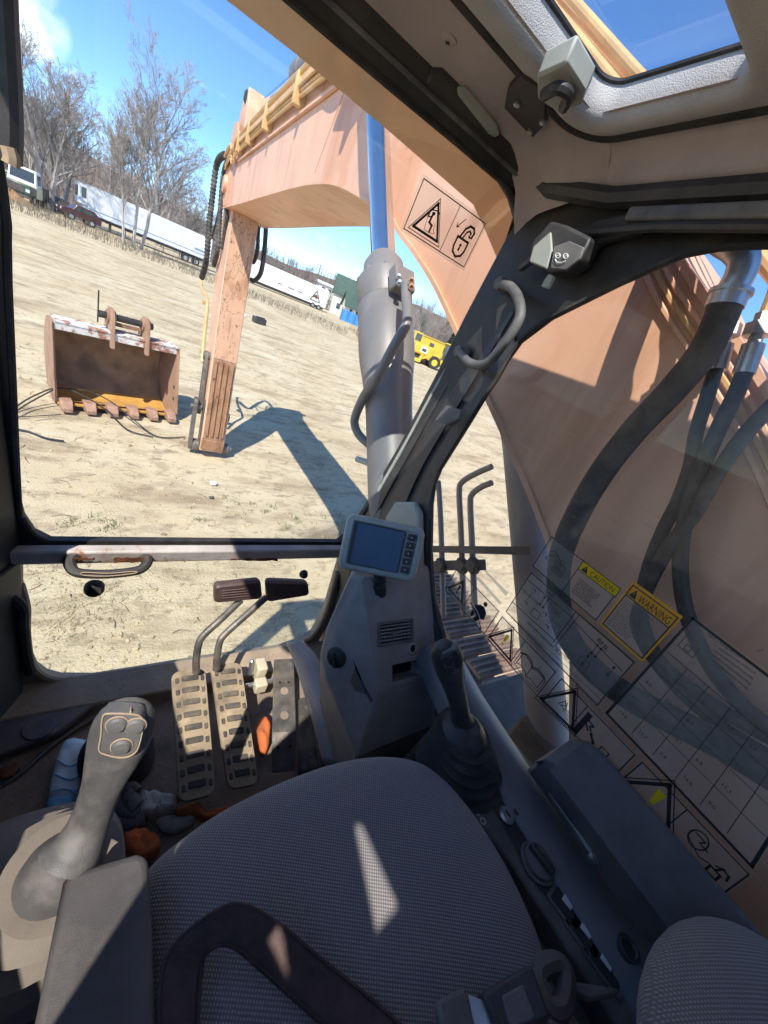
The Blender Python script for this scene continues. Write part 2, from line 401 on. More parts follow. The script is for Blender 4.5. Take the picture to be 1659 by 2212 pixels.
# flat print on a pane or panel: a frame of picture corners put on a real plane
def text_mesh(txt):
    cu = bpy.data.curves.new('t', 'FONT'); cu.body = txt; cu.size = 1.0; cu.align_x = 'LEFT'; cu.resolution_u = 3
    ob = bpy.data.objects.new('t', cu); COL.objects.link(ob)
    dg = bpy.context.evaluated_depsgraph_get(); me = bpy.data.meshes.new_from_object(ob.evaluated_get(dg))
    vs = [v.co.copy() for v in me.vertices]; fs = [tuple(p.vertices) for p in me.polygons]
    bpy.data.objects.remove(ob); bpy.data.curves.remove(cu); bpy.data.meshes.remove(me)
    return vs, fs
class Decal:                                   # corners tl, tr, br, bl (world); n towards the viewer
    def __init__(s, tl, tr, br, bl):
        s.c = [Vector(p) for p in (tl, tr, br, bl)]
        s.W = ((s.c[1] - s.c[0]).length + (s.c[2] - s.c[3]).length) / 2
        s.H = ((s.c[3] - s.c[0]).length + (s.c[2] - s.c[1]).length) / 2
        n = (s.c[1] - s.c[0]).cross(s.c[3] - s.c[0]).normalized()
        if n.dot(V(0, 0, 0) - s.c[0]) < 0: n = -n
        s.n = n
    def p(s, u, v, off=.0012):
        a = lerp(s.c[0], s.c[1], u); b = lerp(s.c[3], s.c[2], u); return lerp(a, b, v) + s.n * off
    def poly(s, mb, uv, off=.0012): mb.sheet([s.p(u, v, off) for u, v in uv])
    def line(s, mb, uv, w, closed=False, off=.0012):       # w in metres
        pts = [Vector((u * s.W, v * s.H)) for u, v in uv]; n = len(pts)
        for i in range(n if closed else n - 1):
            a, b = pts[i], pts[(i + 1) % n]; d = (b - a)
            if d.length < 1e-6: continue
            d.normalize(); q = Vector((-d.y, d.x)) * (w / 2); e = d * (w / 2)
            mb.sheet([s.p(t.x / s.W, t.y / s.H, off) for t in (a - e - q, b + e - q, b + e + q, a - e + q)])
    def text(s, mb, txt, u, v, size, wmax=None, off=.0016, ang=0, center=False):   # size, wmax in metres
        vs, fs = text_mesh(txt); w = max(p.x for p in vs); sx = size
        if wmax: sx = min(size * 1.3, wmax / w)
        c, sn = math.cos(ang), math.sin(ang); o = len(mb.v)
        ox = -w * sx / 2 if center else 0
        pts = []
        for q in vs:
            x, y = q.x * sx + ox, -q.y * size
            pts.append(s.p(u + (x * c - y * sn) / s.W, v + (x * sn + y * c) / s.H, off))
        mb.add(pts, fs)

# ================================================================== the excavator cab (shell)
WP0 = V(0, 1.04, -.79); WN = Vector((0, 1, .1579)).normalized()
LP0 = V(0, 1.04, -.79); LN = Vector((0, 1, -.155)).normalized()
def ywin(z): return 1.04 - .1579 * (z + .79)
def ylow(z): return 1.04 + .155 * (z + .79)
def pw(px, py): return wpl(px, py, WP0, WN)
def pl(px, py): return wpl(px, py, LP0, LN)
def P2(x, z): return V(x, ywin(z), z)
def PL(x, z): return V(x, ylow(z), z)
XW = .73
cab = thing('excavator_cab', 'black framed excavator cab with pinkish roof lining and big windows', 'cab', V(.25, .2, -1.27))

# --- upper windshield frame (rounded opening)
inner = [P2(-.205, .33), P2(-.19, .355)] + [pw(*p) for p in ((623, 0), (846, 191), (1057, 368), (1084, 394), (1106, 431), (1119, 475), (1119, 515), (1108, 553), (1092, 588), (1050, 652), (1001, 739), (955, 809), (903, 905), (870, 965), (824, 1043), (791, 1100), (765, 1140), (745, 1160), (728, 1173), (701, 1181), (672, 1184), (154, 1180), (110, 1170), (73, 1152), (50, 1118), (41, 1083), (18, 610), (6, 400))]
outer = []
for i, p in enumerate(inner):
    q = p.copy(); z = p.z - EYE
    if i < 2: q = P2(-.33, .40)
    elif i < 5: q = P2(p.x, .40)
    elif i < 9: q = P2(.735, .40 - .06 * (i - 5))
    elif p.x > .6 and z > -.72: q = P2(.742, z)
    elif z < -.7: q = P2(p.x, -.80) if p.x > -.16 and p.x < .66 else P2(.742 if p.x > .3 else -.33, -.80)
    else: q = P2(-.33, z)
    outer.append(q)
MB().ring(outer, inner, WN * .020).build('windshield_frame', 'steel_black', cab, bevel=.004)
seal = MB().tube(catmull([p - WN * .003 for p in inner], 3, True), .006, 6, closed=True)
seal.build('windshield_seal', 'rubber', cab)
g = MB().sheet([p + WN * .012 for p in inner]); g.build('windshield', 'windshield_glass', cab, smooth=0)

# --- lower windshield with its rubber seal and the panel round it
lowpath = [pl(*p) for p in ((44, 1262), (56, 1310), (56, 1360), (63, 1417), (76, 1444), (98, 1460), (129, 1468), (200, 1468), (286, 1454), (429, 1429), (600, 1404), (643, 1389), (676, 1370), (704, 1318), (728, 1235))]
lowin = [PL(-.205, -.80)] + lowpath + [PL(.715, -.80)]
lowout = []
for p in lowin:
    z = p.z - EYE
    if z > -1.10: lowout.append(PL(-.34 if p.x < .3 else .76, z))
    else: lowout.append(PL(-.34 if p.x < -.14 else (.76 if p.x > .69 else p.x), -1.34))
MB().ring(lowout, lowin, LN * .03).build('lower_panel', 'dusty_paint', cab)
MB().tube(catmull([p - LN * .004 for p in lowin[1:-1]], 4), .011, 8).build('lower_window_seal', 'sill_paint', cab)
MB().sheet([p + LN * .014 for p in lowin]).build('lower_windshield', 'lower_glass', cab, smooth=0)
# curved rubber of the left edge
MB().tube(catmull([wy(*p) for p in ((-40, 1265, .99), (2, 1275, .985), (22, 1290, .98), (46, 1312, .975), (50, 1360, .97), (57, 1417, .965), (66, 1452, .96))], 5), .013, 8).build('door_seal', 'rubber', cab)

# --- rusty cross bar between the panes, with pull handle and bumpers
bar = MB()
a, b = wpl(20, 1199, WP0 - WN * .03, WN), wpl(742, 1191, WP0 - WN * .03, WN)
bar.bar(a, b, .045, .030, WN)
bar_o = bar.build('cross_bar', 'rust_bar', cab, bevel=.006)
MB().bar(a + Vector((0, .03, .021)), b + Vector((0, .03, .021)), .02, .016).build('bar_lip', 'steel_black', bar_o)
for (x0, x1, y0, y1) in ((246, 322, 1205, 1214), (498, 600, 1207, 1211), (150, 205, 1205, 1209)):
    pts = []
    for i in range(9): pts.append(wpl(lerp(x0, x1, i / 8), y0 + random.uniform(-2.5, 2), WP0 - WN * .0545, WN))
    for i in range(9): pts.append(wpl(lerp(x1, x0, i / 8), y1 + random.uniform(-2, 2), WP0 - WN * .0545, WN))
    MB().prism(pts, -WN * .0015).build('rust_patch', 'rust', bar_o)
hp = catmull([wy(160, 1200, 1.0), wy(150, 1212, .985), wy(158, 1232, .965), wy(180, 1239, .955), (wy(235, 1240, .952)), wy(290, 1234, .955), wy(310, 1226, .965), wy(318, 1212, .985), wy(312, 1200, 1.0)], 5)
hd = MB().tube(hp, lambda t: .012 + .006 * (abs(t - .5) * 2) ** 3, 10, flat=1.0).build('pull_handle', 'plastic_black', bar_o)
rib = MB().tube([p + Vector((0, -.0125, .002)) for p in catmull([wy(182, 1237, .955), wy(235, 1239, .952), wy(290, 1233, .955), wy(291, 1229, .955), wy(235, 1233, .952), wy(182, 1231, .955)], 4, True)], .0012, 6, closed=True)
rib.build('handle_rim', 'seam_tan', bar_o)
def knob(p, ax, r, name, m, par, prof=((0, .6), (.3, 1), (.7, 1), (1, .7))):
    return MB().lathe(p, ax, [(t * r * 1.6, k * r) for t, k in prof], 18).build(name, m, par)
knob(wy(205, 1262, 1.03), (0, -1, .1), .024, 'window_bumper', 'rubber', cab)
knob(wy(655, 1239, 1.03), (0, -1, .2), .016, 'window_bumper', 'rubber', cab, ((0, 1), (.2, 1.05), (.4, .8), (.7, .75), (.8, .5)))

# --- header over the windshield
hdr = MB()
prof = [(.885, .372), (.862, .356), (.848, .358), (.840, .375), (.832, .380), (.826, .402), (.84, .44), (.90, .445), (.90, .39)]
hdr.loft([[V(x, y, z) for y, z in prof] for x in (-.34, .0, .35, .70, .75)])
hdr_o = hdr.build('header_panel', 'steel_black', cab, smooth=20, bevel=.003)
MB().tube([V(-.3, .838, .378), V(.2, .838, .378), V(.68, .838, .378)], .005, 6).build('header_trim', 'plastic_dark', hdr_o)
# dome lamp on the header
def panel(pts, depth, name, m, par, bevel=.004, away=None):
    n = (pts[1] - pts[0]).cross(pts[2] - pts[0]).normalized()
    if n.dot(V(0, 0, 0) - pts[0]) > 0: n = -n
    return MB().prism(pts, n * depth).build(name, m, par, bevel=bevel)
lamp = panel([wy(*p) for p in ((930, 150, .822), (958, 150, .815), (1075, 268, .815), (1086, 296, .822), (1074, 312, .826), (1050, 296, .826), (918, 182, .826))], .04, 'dome_lamp', 'plastic_black', hdr_o, .008)
panel([wy(*p) for p in ((990, 186, .812), (1008, 184, .810), (1075, 266, .810), (1082, 292, .814), (1072, 296, .816), (1060, 290, .816), (992, 206, .816))], .012, 'lamp_lens', 'plastic_pale', lamp, .004)

# --- roof lining, hatch and outer roof
HZ = .42
def liner_z(x, y):
    z = HZ
    if x > .652: z -= .055 * min(1, (x - .652) / .05) ** 1.6
    if y > .79: z -= .03 * ((y - .79) / .05) ** 2
    d = max(0, x - .60) * max(0, y - .66)
    return z - 2.0 * d
ln = MB()
ln.grid(lambda u, v: V(lerp(-.36, .715, u), lerp(.64, .842, v), liner_z(lerp(-.36, .715, u), lerp(.64, .842, v))), 44, 10)
ln.grid(lambda u, v: V(lerp(.60, .715, u), lerp(-.85, .64, v), liner_z(lerp(.60, .715, u), lerp(-.85, .64, v))), 12, 30)
ln.grid(lambda u, v: V(lerp(-.25, .60, u), lerp(-.85, .0, v), liner_z(lerp(-.25, .60, u), lerp(-.85, .0, v)) + .03), 12, 10)
ln_o = ln.build('roof_lining', 'liner_fabric', cab, smooth=60)
for p in ((969, 85), (1637, 20)):
    c = wz(*p, HZ - .001); s = MB(); s.lathe(c + Vector((0, 0, .002)), (0, 0, -1), [(0, .014), (.003, .0135), (.0045, .010), (.005, .001)], 16)
    so = s.build('lining_screw', 'liner_fabric', ln_o)
    MB().bar(c + Vector((-.004, 0, -.0045)), c + Vector((.004, 0, -.0045)), .0016, .001).bar(c + Vector((0, -.004, -.0046)), c + Vector((0, .004, -.0046)), .0016, .001).build('screw_slot', 'steel_black', so)
ux, uy = Vector((1, 0, 0)), Vector((0, 1, 0))
def hring(x0, x1, y0, y1, r, z): return rect(V((x0 + x1) / 2, (y0 + y1) / 2, z), ux, uy, x1 - x0, y1 - y0, r, 8)
OX0, OX1, OY0, OY1 = -.18, .602, .412, .640
hat = MB().loft([hring(-.33, .648, -.05, .692, .075, .435), hring(-.33, .648, -.05, .692, .075, .413), hring(-.325, .640, -.045, .684, .07, .4085),
                 hring(OX0 - .034, OX1 + .034, OY0 - .034, OY1 + .036, .060, .4075), hring(OX0 - .022, OX1 + .022, OY0 - .022, OY1 + .024, .052, .4045), hring(OX0 - .010, OX1 + .010, OY0 - .010, OY1 + .010, .043, .4085),
                 hring(OX0 - .004, OX1 + .004, OY0 - .004, OY1 + .004, .038, .418), hring(OX0, OX1, OY0, OY1, .035, .430), hring(OX0 - .004, OX1 + .004, OY0 - .004, OY1 + .004, .036, .462), hring(OX0 - .05, OX1 + .05, OY0 - .05, OY1 + .065, .06, .4665)], True, False)
hat_o = hat.build('roof_hatch', 'hatch_fabric', cab, smooth=60)
MB().tube(hring(-.33, .650, -.05, .694, .076, .4135), .0085, 8, closed=True).build('hatch_seal', 'rubber', cab)
MB().tube(hring(OX0 - .002, OX1 + .002, OY0 - .002, OY1 + .002, .036, .458), .004, 6, closed=True).build('hatch_trim', 'rubber', hat_o)
MB().sheet(hring(OX0 - .001, OX1 + .001, OY0 - .001, OY1 + .001, .036, .460)).build('hatch_glass', 'roof_glass', hat_o, smooth=0)
ih = [hring(OX0 - .045, OX1 + .045, OY0 - .045, OY1 + .06, .05, z) for z in (.456, .468)]
roof = MB().loft([ih[0], hring(-.235, .706, -.28, .885, .03, .452), hring(-.262, .725, -.29, .90, .03, .37), hring(-.264, .728, -.29, .90, .03, .385), hring(-.215, .672, -.28, .85, .03, .452), hring(-.19, .640, -.27, .82, .03, .470), ih[1], ih[0]], True, False)
roof_o = roof.build('outer_roof', 'paint_faded', cab, smooth=30)
eye = MB().tube(circ(V(.60, .295, .525), Vector((.75, .66, 0)), Vector((0, 0, 1)), .042, 20), .013, 8, closed=True)
eye.build('lifting_eye', 'steel_black', roof_o)
MB().prism([V(-.2558, -.28, .455), V(.73, -.28, .455), V(.73, -.96, .455), V(-.2558, -.96, .455)], (0, 0, .03)).build('rear_roof', 'paint_faded', cab)
# unseen panels behind the door, added with slits that shape sun slivers on the seat
def yz(*pts): return [V(XLQ, y, z) for y, z in pts]
XLQ = -.255
MB().ring(yz((-.28, .30), (-.28, .4545), (-.60, .4545), (-.60, .30)), yz((-.435, .410), (-.458, .434), (-.553, .448), (-.518, .377)), (-.004, 0, 0)).build('sun_slit_panel', 'plastic_dark', cab)
MB().ring(yz((-.28, .05), (-.28, .298), (-.60, .298), (-.60, .05)), yz((-.346, .182), (-.355, .215), (-.374, .213), (-.406, .198)), (-.004, 0, 0)).build('sun_slit_panel', 'plastic_dark', cab)
MB().prism(yz((-.28, -1.3), (-.28, .048), (-.60, .048), (-.60, -1.3)), (-.004, 0, 0)).build('rear_side_panel', 'plastic_dark', cab)
# hatch latch
lat = panel([wz(*p, .404) for p in ((1095, 195), (1125, 165), (1180, 195), (1178, 270), (1150, 300), (1088, 235))], .012, 'latch_plate', 'steel_black', cab, .003)
lb = MB(); lpx = [(1158, 165), (1222, 135), (1262, 200), (1255, 228), (1205, 245), (1160, 215)]
lb.prism([wz(*p, .385) for p in lpx], (0, 0, .03))
lb_o = lb.build('latch_block', 'plastic_pale', cab, bevel=.004)
MB().tube(catmull([wz(1175, 205, .372), wz(1205, 190, .372), wz(1228, 205, .374), wz(1218, 232, .378)], 4), .008, 8).build('latch_hook', 'plastic_black', lb_o)
for p in ((1118, 222), (1146, 282), (1174, 262)):
    MB().lathe(wz(*p, .404), (0, 0, -1), [(0, .006), (.004, .006), (.005, .003)], 10).build('latch_bolt', 'steel_bare', lat)

# --- right side: window frame with the sloping front pillar
fin = [(V(XW, -.42, .30), (-.55, .365)), (V(XW, .0, .30), (0, .365))]
top = [((1659, 531), None), ((1542, 539), None), ((1472, 553), None), ((1336, 614), (.70, .365)), ((1284, 640), (.79, .365)), ((1189, 688), (.862, .35)), ((1122, 739), (.885, .30)), ((1093, 780), (.905, .19)), ((1071, 820), (.92, .10))]
for p, o in top:
    q = wx(*p, XW); fin.append((q, o if o else (q.y, .365)))
for p in ((1050, 850), (1010, 917), (980, 965), (950, 1013), (937, 1045), (931, 1090), (929, 1190), (936, 1290)):
    q = wx(*p, XW); fin.append((q, (ywin(q.z - EYE) + .015, q.z - EYE)))
for p, o in (((961, 1385), (1.02, -.80)), ((985, 1440), (.70, -.84)), ((1015, 1490), (.5, -.84)), ((1153, 1673), (.12, -.84))):
    fin.append((wx(*p, XW), o))
fin.append((V(XW, -.42, -.655), (-.55, -.84)))
fi = [p for p, o in fin]; fo = [V(XW, *o) for p, o in fin]
frm = MB().ring(fo, fi, (.014, 0, 0)); frm_o = frm.build('side_window_frame', 'steel_black', cab, bevel=.005)
MB().tube(catmull([p + Vector((-.002, 0, 0)) for p in fi], 2, True), .006, 6, closed=True).build('side_window_seal', 'rubber', frm_o)
MB().sheet([p + Vector((.008, 0, 0)) for p in fi]).build('side_window', 'side_glass', cab, smooth=0)
# pillar: moulded inner cover with two grooves
Lp = [(1097, 575), (1050, 655), (1001, 741), (955, 811), (903, 907), (870, 967), (830, 1036), (800, 1088), (765, 1143), (732, 1195), (712, 1290), (690, 1375)]
Rp = [(1112, 750), (1065, 828), (1030, 884), (1000, 934), (970, 982), (950, 1015), (940, 1048), (934, 1080), (930, 1150), (930, 1230), (945, 1340), (975, 1420)]
rings = []
for l_, r_ in zip(Lp, Rp):
    L = pw(*l_) - WN * .004; Rr = wx(*r_, XW - .002)
    sec = []
    for t, o in ((0, .0), (.03, .012), (.20, .016), (.23, .006), (.33, .006), (.36, .018), (.62, .022), (.66, .008), (.74, .008), (.78, .014), (.97, .010), (1, 0)):
        q = lerp(L, Rr, t); d = (V(0, 0, 0) - q); d.z = 0; d.normalize(); sec.append(q + d * o)
    rings.append(sec)
pil = MB().loft(rings, closed=False, caps=False).build('pillar_cover', 'plastic_black', cab, smooth=40)
MB().tube(catmull([pw(*p) - WN * .012 for p in ((1070, 610), (1010, 712), (940, 828), (880, 940), (815, 1055))], 4), .006, 6).build('pillar_bead', 'plastic_pale', pil)
hpts = [wx(1082, 614, .70), wx(1104, 621, .675), wx(1120, 645, .662), wx(1124, 680, .655), wx(1110, 712, .655), wx(1086, 746, .655), wx(1060, 778, .658), wx(1038, 789, .665), wx(1012, 782, .675), wx(993, 760, .705)]
MB().tube(catmull(hpts, 5), .0105, 12).build('grab_handle', 'plastic_dark', cab)
for p in (hpts[0], hpts[-1]): MB().lathe(p, (1, 0, 0), [(-.01, .014), (.02, .017)], 12).build('handle_foot', 'plastic_dark', cab)
clip = panel([wx(*p, .668) for p in ((938, 908), (962, 875), (996, 884), (990, 905), (966, 918))], .02, 'hook_clip', 'plastic_dark', cab, .003)

# --- little box with a doodled face on the corner
bx = [(1189, 476), (1150, 520), (1140, 566), (1184, 587), (1222, 586), (1255, 562), (1278, 512), (1225, 486)]
f1 = [wx(*p, .66) for p in bx]
box_o = MB().prism(f1, (.06, .02, .01)).build('alarm_box', 'plastic_black', cab, bevel=.006)
panel([wx(*p, .655) for p in ((1189, 500), (1152, 532), (1143, 565), (1180, 580), (1192, 540))], .006, 'lit_facet', 'plastic_pale', box_o, .002)  # paler plastic paints in the light on the left facet
panel([wx(*p, .652) for p in ((1196, 532), (1188, 580), (1222, 583), (1252, 558), (1262, 534), (1230, 520))], .006, 'box_front', 'plastic_dark', box_o, .002)
dd = MB()
for (cx, cy) in ((1205, 552), (1222, 553)):
    dd.tube([wx(cx + 5 * math.cos(t * PI / 6), cy + 5.5 * math.sin(t * PI / 6), .6495) for t in range(12)], .0009, 5, closed=True)
    dd.tube([wx(cx - 3, cy + 1, .6495), wx(cx + 3, cy - 1, .6495)], .0009, 5)
dd.tube(catmull([wx(1199, 560, .6495), wx(1203, 566, .6495), wx(1212, 567, .6495), wx(1222, 563, .6495)], 4), .0010, 5)
dd.build('doodle_face', 'decal_white', box_o)
panel([wx(*p, .67) for p in ((1176, 603), (1186, 590), (1196, 596), (1182, 622), (1168, 618))], .01, 'box_lever', 'plastic_pale', box_o, .002)
# ribs and ledges along the upper right rail
MB().tube([V(.712, -.5, .352), V(.712, .3, .352), V(.712, .62, .352), V(.70, .78, .372), V(.69, .83, .39)], .018, 8).build('rail_trim', 'plastic_black', cab)
MB().bar(V(.705, -.5, .318), V(.705, .56, .318), .03, .022).build('rail_ledge', 'plastic_dark', cab, bevel=.005)
MB().tube([V(.70, -.5, .300), V(.70, .50, .300), V(.69, .66, .285), V(.70, .76, .22)], .008, 8).build('rail_cord', 'plastic_black', cab)
panel([wx(*p, .705) for p in ((1225, 520), (1290, 470), (1395, 450), (1380, 500), (1300, 520), (1245, 560))], .02, 'corner_cover', 'plastic_black', cab, .006)

# --- sun visor plate outside, over the windshield
vis_lo = [(491, 0), (635, 112), (833, 276), (1022, 441), (1045, 490), (1075, 560), (1092, 584)]
vis_hi = [(700, 0), (800, 90), (960, 240), (1100, 370), (1130, 420), (1140, 480), (1130, 560)]
vl = [V(-.33, .985, .325)] + [wy(*p, .985) for p in vis_lo]; vh = [V(-.33, .90, .42)] + [wy(*p, .93) for p in vis_hi]
MB().loft([vl, vh], False, False).build('sun_visor', 'visor_tint', cab, smooth=0, solid=.004)

# --- left side: door with window, front pillar and rear wall
XL = -.255
din = [V(XL, *p) for p in ((.78, .355), (.88, -.10), (.92, -.40), (.80, -.52), (.35, -.36), (.10, -.32), (-.10, -.31), (-.15, -.25), (-.155, .05), (-.25, .355))]
dout = [V(XL, *p) for p in ((.90, .385), (.98, -.10), (1.02, -.50), (1.02, -1.30), (.35, -1.30), (.10, -1.30), (-.30, -1.30), (-.28, -1.0), (-.28, .05), (-.28, .385))]
door = MB().ring(dout, din, (-.012, 0, 0)).build('door', 'plastic_black', cab, bevel=.006)
MB().sheet([p + Vector((-.006, 0, 0)) for p in din]).build('door_glass', 'door_glass', door, smooth=0)
lp = MB().loft([[V(x, ywin(z) + dy, z) for x, dy in ((-.205, -.02), (-.205, .03), (-.30, .03), (-.30, -.16), (-.26, -.16))] for z in (-.80, -.4, 0, .38)])
lp.build('left_pillar', 'steel_black', cab, bevel=.006)
lp2 = MB().loft([[V(x, ylow(z) + dy, z) for x, dy in ((-.200, -.03), (-.205, .03), (-.34, .03), (-.34, -.16), (-.26, -.16))] for z in (-1.30, -1.05, -.80)])
lp2.build('left_pillar_foot', 'plastic_black', cab, bevel=.006)
pad = MB().tube(catmull([wy(-2, -60, .84), wy(4, 60, .84), wy(12, 180, .84), wy(16, 280, .84), wy(14, 345, .84)], 4), .016, 10).build('pillar_pad', 'plastic_black', cab)
for z_ in (.05, .22, .36): MB().bar(V(-.152, .84, z_), V(-.215, ywin(z_) - .01, z_), .02, .02).build('pad_bracket', 'steel_black', pad)
MB().tube(catmull([wy(17, 318, .832), wy(23, 340, .832), wy(22, 356, .832)], 4), .010, 8).build('pad_end', 'seam_tan', pad)
MB().prism([V(XL - .05, -.95, -1.3), V(XL - .05, -.60, -1.3), V(XL - .05, -.60, .45), V(XL - .05, -.95, .45)], (.06, 0, 0)).build('rear_pillar', 'steel_black', cab)
rin = [V(x, -.92, z) for x, z in ((-.22, -.35), (.70, -.35), (.70, .32), (-.22, .32))]; rout = [V(x, -.92, z) for x, z in ((-.33, -1.30), (.75, -1.30), (.75, .45), (-.30, .45))]
MB().ring(rout, rin, (0, -.04, 0)).build('rear_wall', 'plastic_dark', cab)
MB().sheet([p + Vector((0, -.02, 0)) for p in rin]).build('rear_window', 'door_glass', cab, smooth=0)
MB().prism([V(.735, -.94, -1.30), V(.735, 1.0, -1.30), V(.735, 1.0, -.83), V(.735, -.94, -.83)], (.02, 0, 0)).build('side_wall', 'plastic_dark', cab)
MB().prism([V(.735, -.94, -.84), V(.735, -.5, -.84), V(.735, -.5, .36), V(.735, -.94, .36)], (.02, 0, 0)).build('rear_side_post', 'steel_black', cab)

# --- floor
def fz(x, y): return -1.262 + .006 * noise.noise(Vector((x * 5, y * 5, 0))) + .003 * noise.noise(Vector((x * 22, y * 22, 3)))
MB().grid(lambda u, v: V(lerp(-.33, .75, u), lerp(-.95, .93, v), fz(lerp(-.33, .75, u), lerp(-.95, .93, v))), 60, 90).build('floor_mat', 'floor_mat', cab, smooth=60)
MB().box(V(.21, .01, -1.31), (1.12, 1.9, .05)).build('floor_plate', 'floor_steel', cab)
led = MB().prism([V(-.32, .865, -1.275), V(-.32, .87, -1.222), V(-.32, .975, -1.213), V(-.32, .985, -1.275)], (1.06, 0, 0))
led.build('front_ledge', 'sill_paint', cab, bevel=.006)
pp = [wz(*p, -1.225) for p in ((-60, 1500), (120, 1502), (203, 1497), (212, 1515), (190, 1532), (128, 1581), (0, 1630), (-80, 1650))]
plate = MB().prism(pp, (0, 0, -.03)).build('kick_plate', 'floor_steel', cab, bevel=.006)
MB().lathe(wz(84, 1572, -1.2245), (0, 0, 1), [(0, .035), (.004, .033), (.005, .0)], 24).build('plate_plug', 'floor_steel', plate)
MB().lathe(wz(20, 1668, -1.25), (0, 0, 1), [(0, .02), (.012, .02), (.016, .012), (.017, .001)], 6).build('floor_bolt', 'rust', cab)
MB().tube(catmull([wz(0, 1700, -1.255), wz(50, 1665, -1.252), wz(110, 1612, -1.25), wz(170, 1570, -1.25), wz(215, 1545, -1.25)], 4), .006, 6).build('floor_seam', 'floor_steel', cab)

# ================================================================== ground
def gz(x, y):
    r = math.hypot(x, y)
    z = 0.0
    if r > 8: z += .017 * (min(r, 100) - 8)
    return z
def gbump(x, y):
    r = math.hypot(x, y)
    k = 1.0 / (1 + r / 30)
    h = .035 * noise.noise(Vector((x * .55, y * .55, 0))) + .022 * noise.noise(Vector((x * 1.9, y * 2.4, 5))) + .012 * noise.noise(Vector((x * 6, y * 6, 9)))
    h += .022 * math.sin(y * 5.5 + 2 * noise.noise(Vector((x * .4, y * .4, 2)))) * max(0, noise.noise(Vector((x * .25, y * .25, 7))))
    return h * k - .02
def mk_ground_mat():
    m = bpy.data.materials.new('sand'); MATS['sand'] = m; m.use_nodes = True
    n, l = m.node_tree.nodes, m.node_tree.links; b = n['Principled BSDF']
    tc = n.new('ShaderNodeTexCoord')
    def nz(scale, st=None, det=8, rough=.6):
        src = tc.outputs['Object']
        if st:
            mp = n.new('ShaderNodeMapping'); mp.inputs['Scale'].default_value = st; mp.inputs['Rotation'].default_value = (0, 0, .12); l.new(src, mp.inputs['Vector']); src = mp.outputs['Vector']
        t = n.new('ShaderNodeTexNoise'); t.inputs['Scale'].default_value = scale; t.inputs['Detail'].default_value = det; t.inputs['Roughness'].default_value = rough
        l.new(src, t.inputs['Vector']); return t.outputs['Fac']
    def ramp(f, a, c, top=1.0):
        r = n.new('ShaderNodeMapRange'); r.inputs['From Min'].default_value = a; r.inputs['From Max'].default_value = c; r.inputs['To Max'].default_value = top; l.new(f, r.inputs['Value']); return r.outputs['Result']
    def mix(f, A, B):
        x = n.new('ShaderNodeMix'); x.data_type = 'RGBA'; l.new(f, x.inputs['Factor'])
        if isinstance(A, tuple): x.inputs['A'].default_value = (*A, 1)
        else: l.new(A, x.inputs['A'])
        x.inputs['B'].default_value = (*B, 1); return x.outputs['Result']
    c = mix(ramp(nz(.35), .35, .65), (.56, .475, .325), (.48, .385, .24))
    c = mix(ramp(nz(.9, (.55, 1.5, 1), 10, .68), .50, .64, .75), c, (.27, .20, .125))
    c = mix(ramp(nz(3.6, (.7, 1.3, 1), 10, .72), .55, .65, .75), c, (.20, .15, .10))
    c = mix(ramp(nz(14, None, 6), .60, .70, .55), c, (.18, .14, .095))
    c = mix(ramp(nz(2.6, (.8, 1.2, 1), 9, .7), .54, .60, .55), c, (.27, .21, .135))
    c = mix(ramp(nz(.8, (.6, 1.1, 1), 5), .55, .70, .5), c, (.62, .545, .40))
    c = mix(ramp(nz(.12, (.5, 1.5, 1)), .54, .66, .6), c, (.34, .27, .18))
    l.new(c, b.inputs['Base Color']); b.inputs['Roughness'].default_value = .95; b.inputs['Specular IOR Level'].default_value = .15
    bp = n.new('ShaderNodeBump'); bp.inputs['Strength'].default_value = .6; bp.inputs['Distance'].default_value = .03
    ad = n.new('ShaderNodeMath'); ad.operation = 'ADD'; l.new(nz(9, (.6, 1.4, 1), 10, .7), ad.inputs[0]); l.new(nz(45, None, 5), ad.inputs[1])
    l.new(ad.outputs[0], bp.inputs['Height']); l.new(bp.outputs['Normal'], b.inputs['Normal'])
mk_ground_mat()
gr = MB()
def axis(lo, hi, near, step, grow):
    out = [0.0]; s = step
    while out[-1] < hi:
        if out[-1] > near: s *= grow
        out.append(out[-1] + s)
    neg = [0.0]; s = step
    while neg[-1] > lo:
        if neg[-1] < -near * .4: s *= grow
        neg.append(neg[-1] - s)
    return neg[:0:-1] + out
gx = axis(-900, 900, 6, .12, 1.09); gy = axis(-900, 1500, 13, .12, 1.07)
vs = [Vector((x, y, gz(x, y) + (gbump(x, y) if math.hypot(x, y) < 120 else 0))) for y in gy for x in gx]
nx_ = len(gx)
gr.add(vs, [(j * nx_ + i, j * nx_ + i + 1, (j + 1) * nx_ + i + 1, (j + 1) * nx_ + i) for j in range(len(gy) - 1) for i in range(nx_ - 1)])
struct(gr.build('ground', 'sand', None, smooth=180))
def GP(px, py, z=None):            # a point of the field
    r = ray(px, py); t = 5.0
    for _ in range(60):
        p = V(0, 0, 0) + r * (t / math.hypot(r.x, r.y)); h = gz(p.x, p.y)
        t += (p.z - h) / max(.01, -r.z / math.hypot(r.x, r.y) + .017) * .7
        t = max(1, min(t, 400))
    return Vector((p.x, p.y, gz(p.x, p.y)))
def at(px, py, dist):              # far thing: bearing of a picture point, real distance
    r = ray(px, py); h = math.hypot(r.x, r.y); x, y = r.x / h * dist, r.y / h * dist
    return Vector((x, y, gz(x, y)))

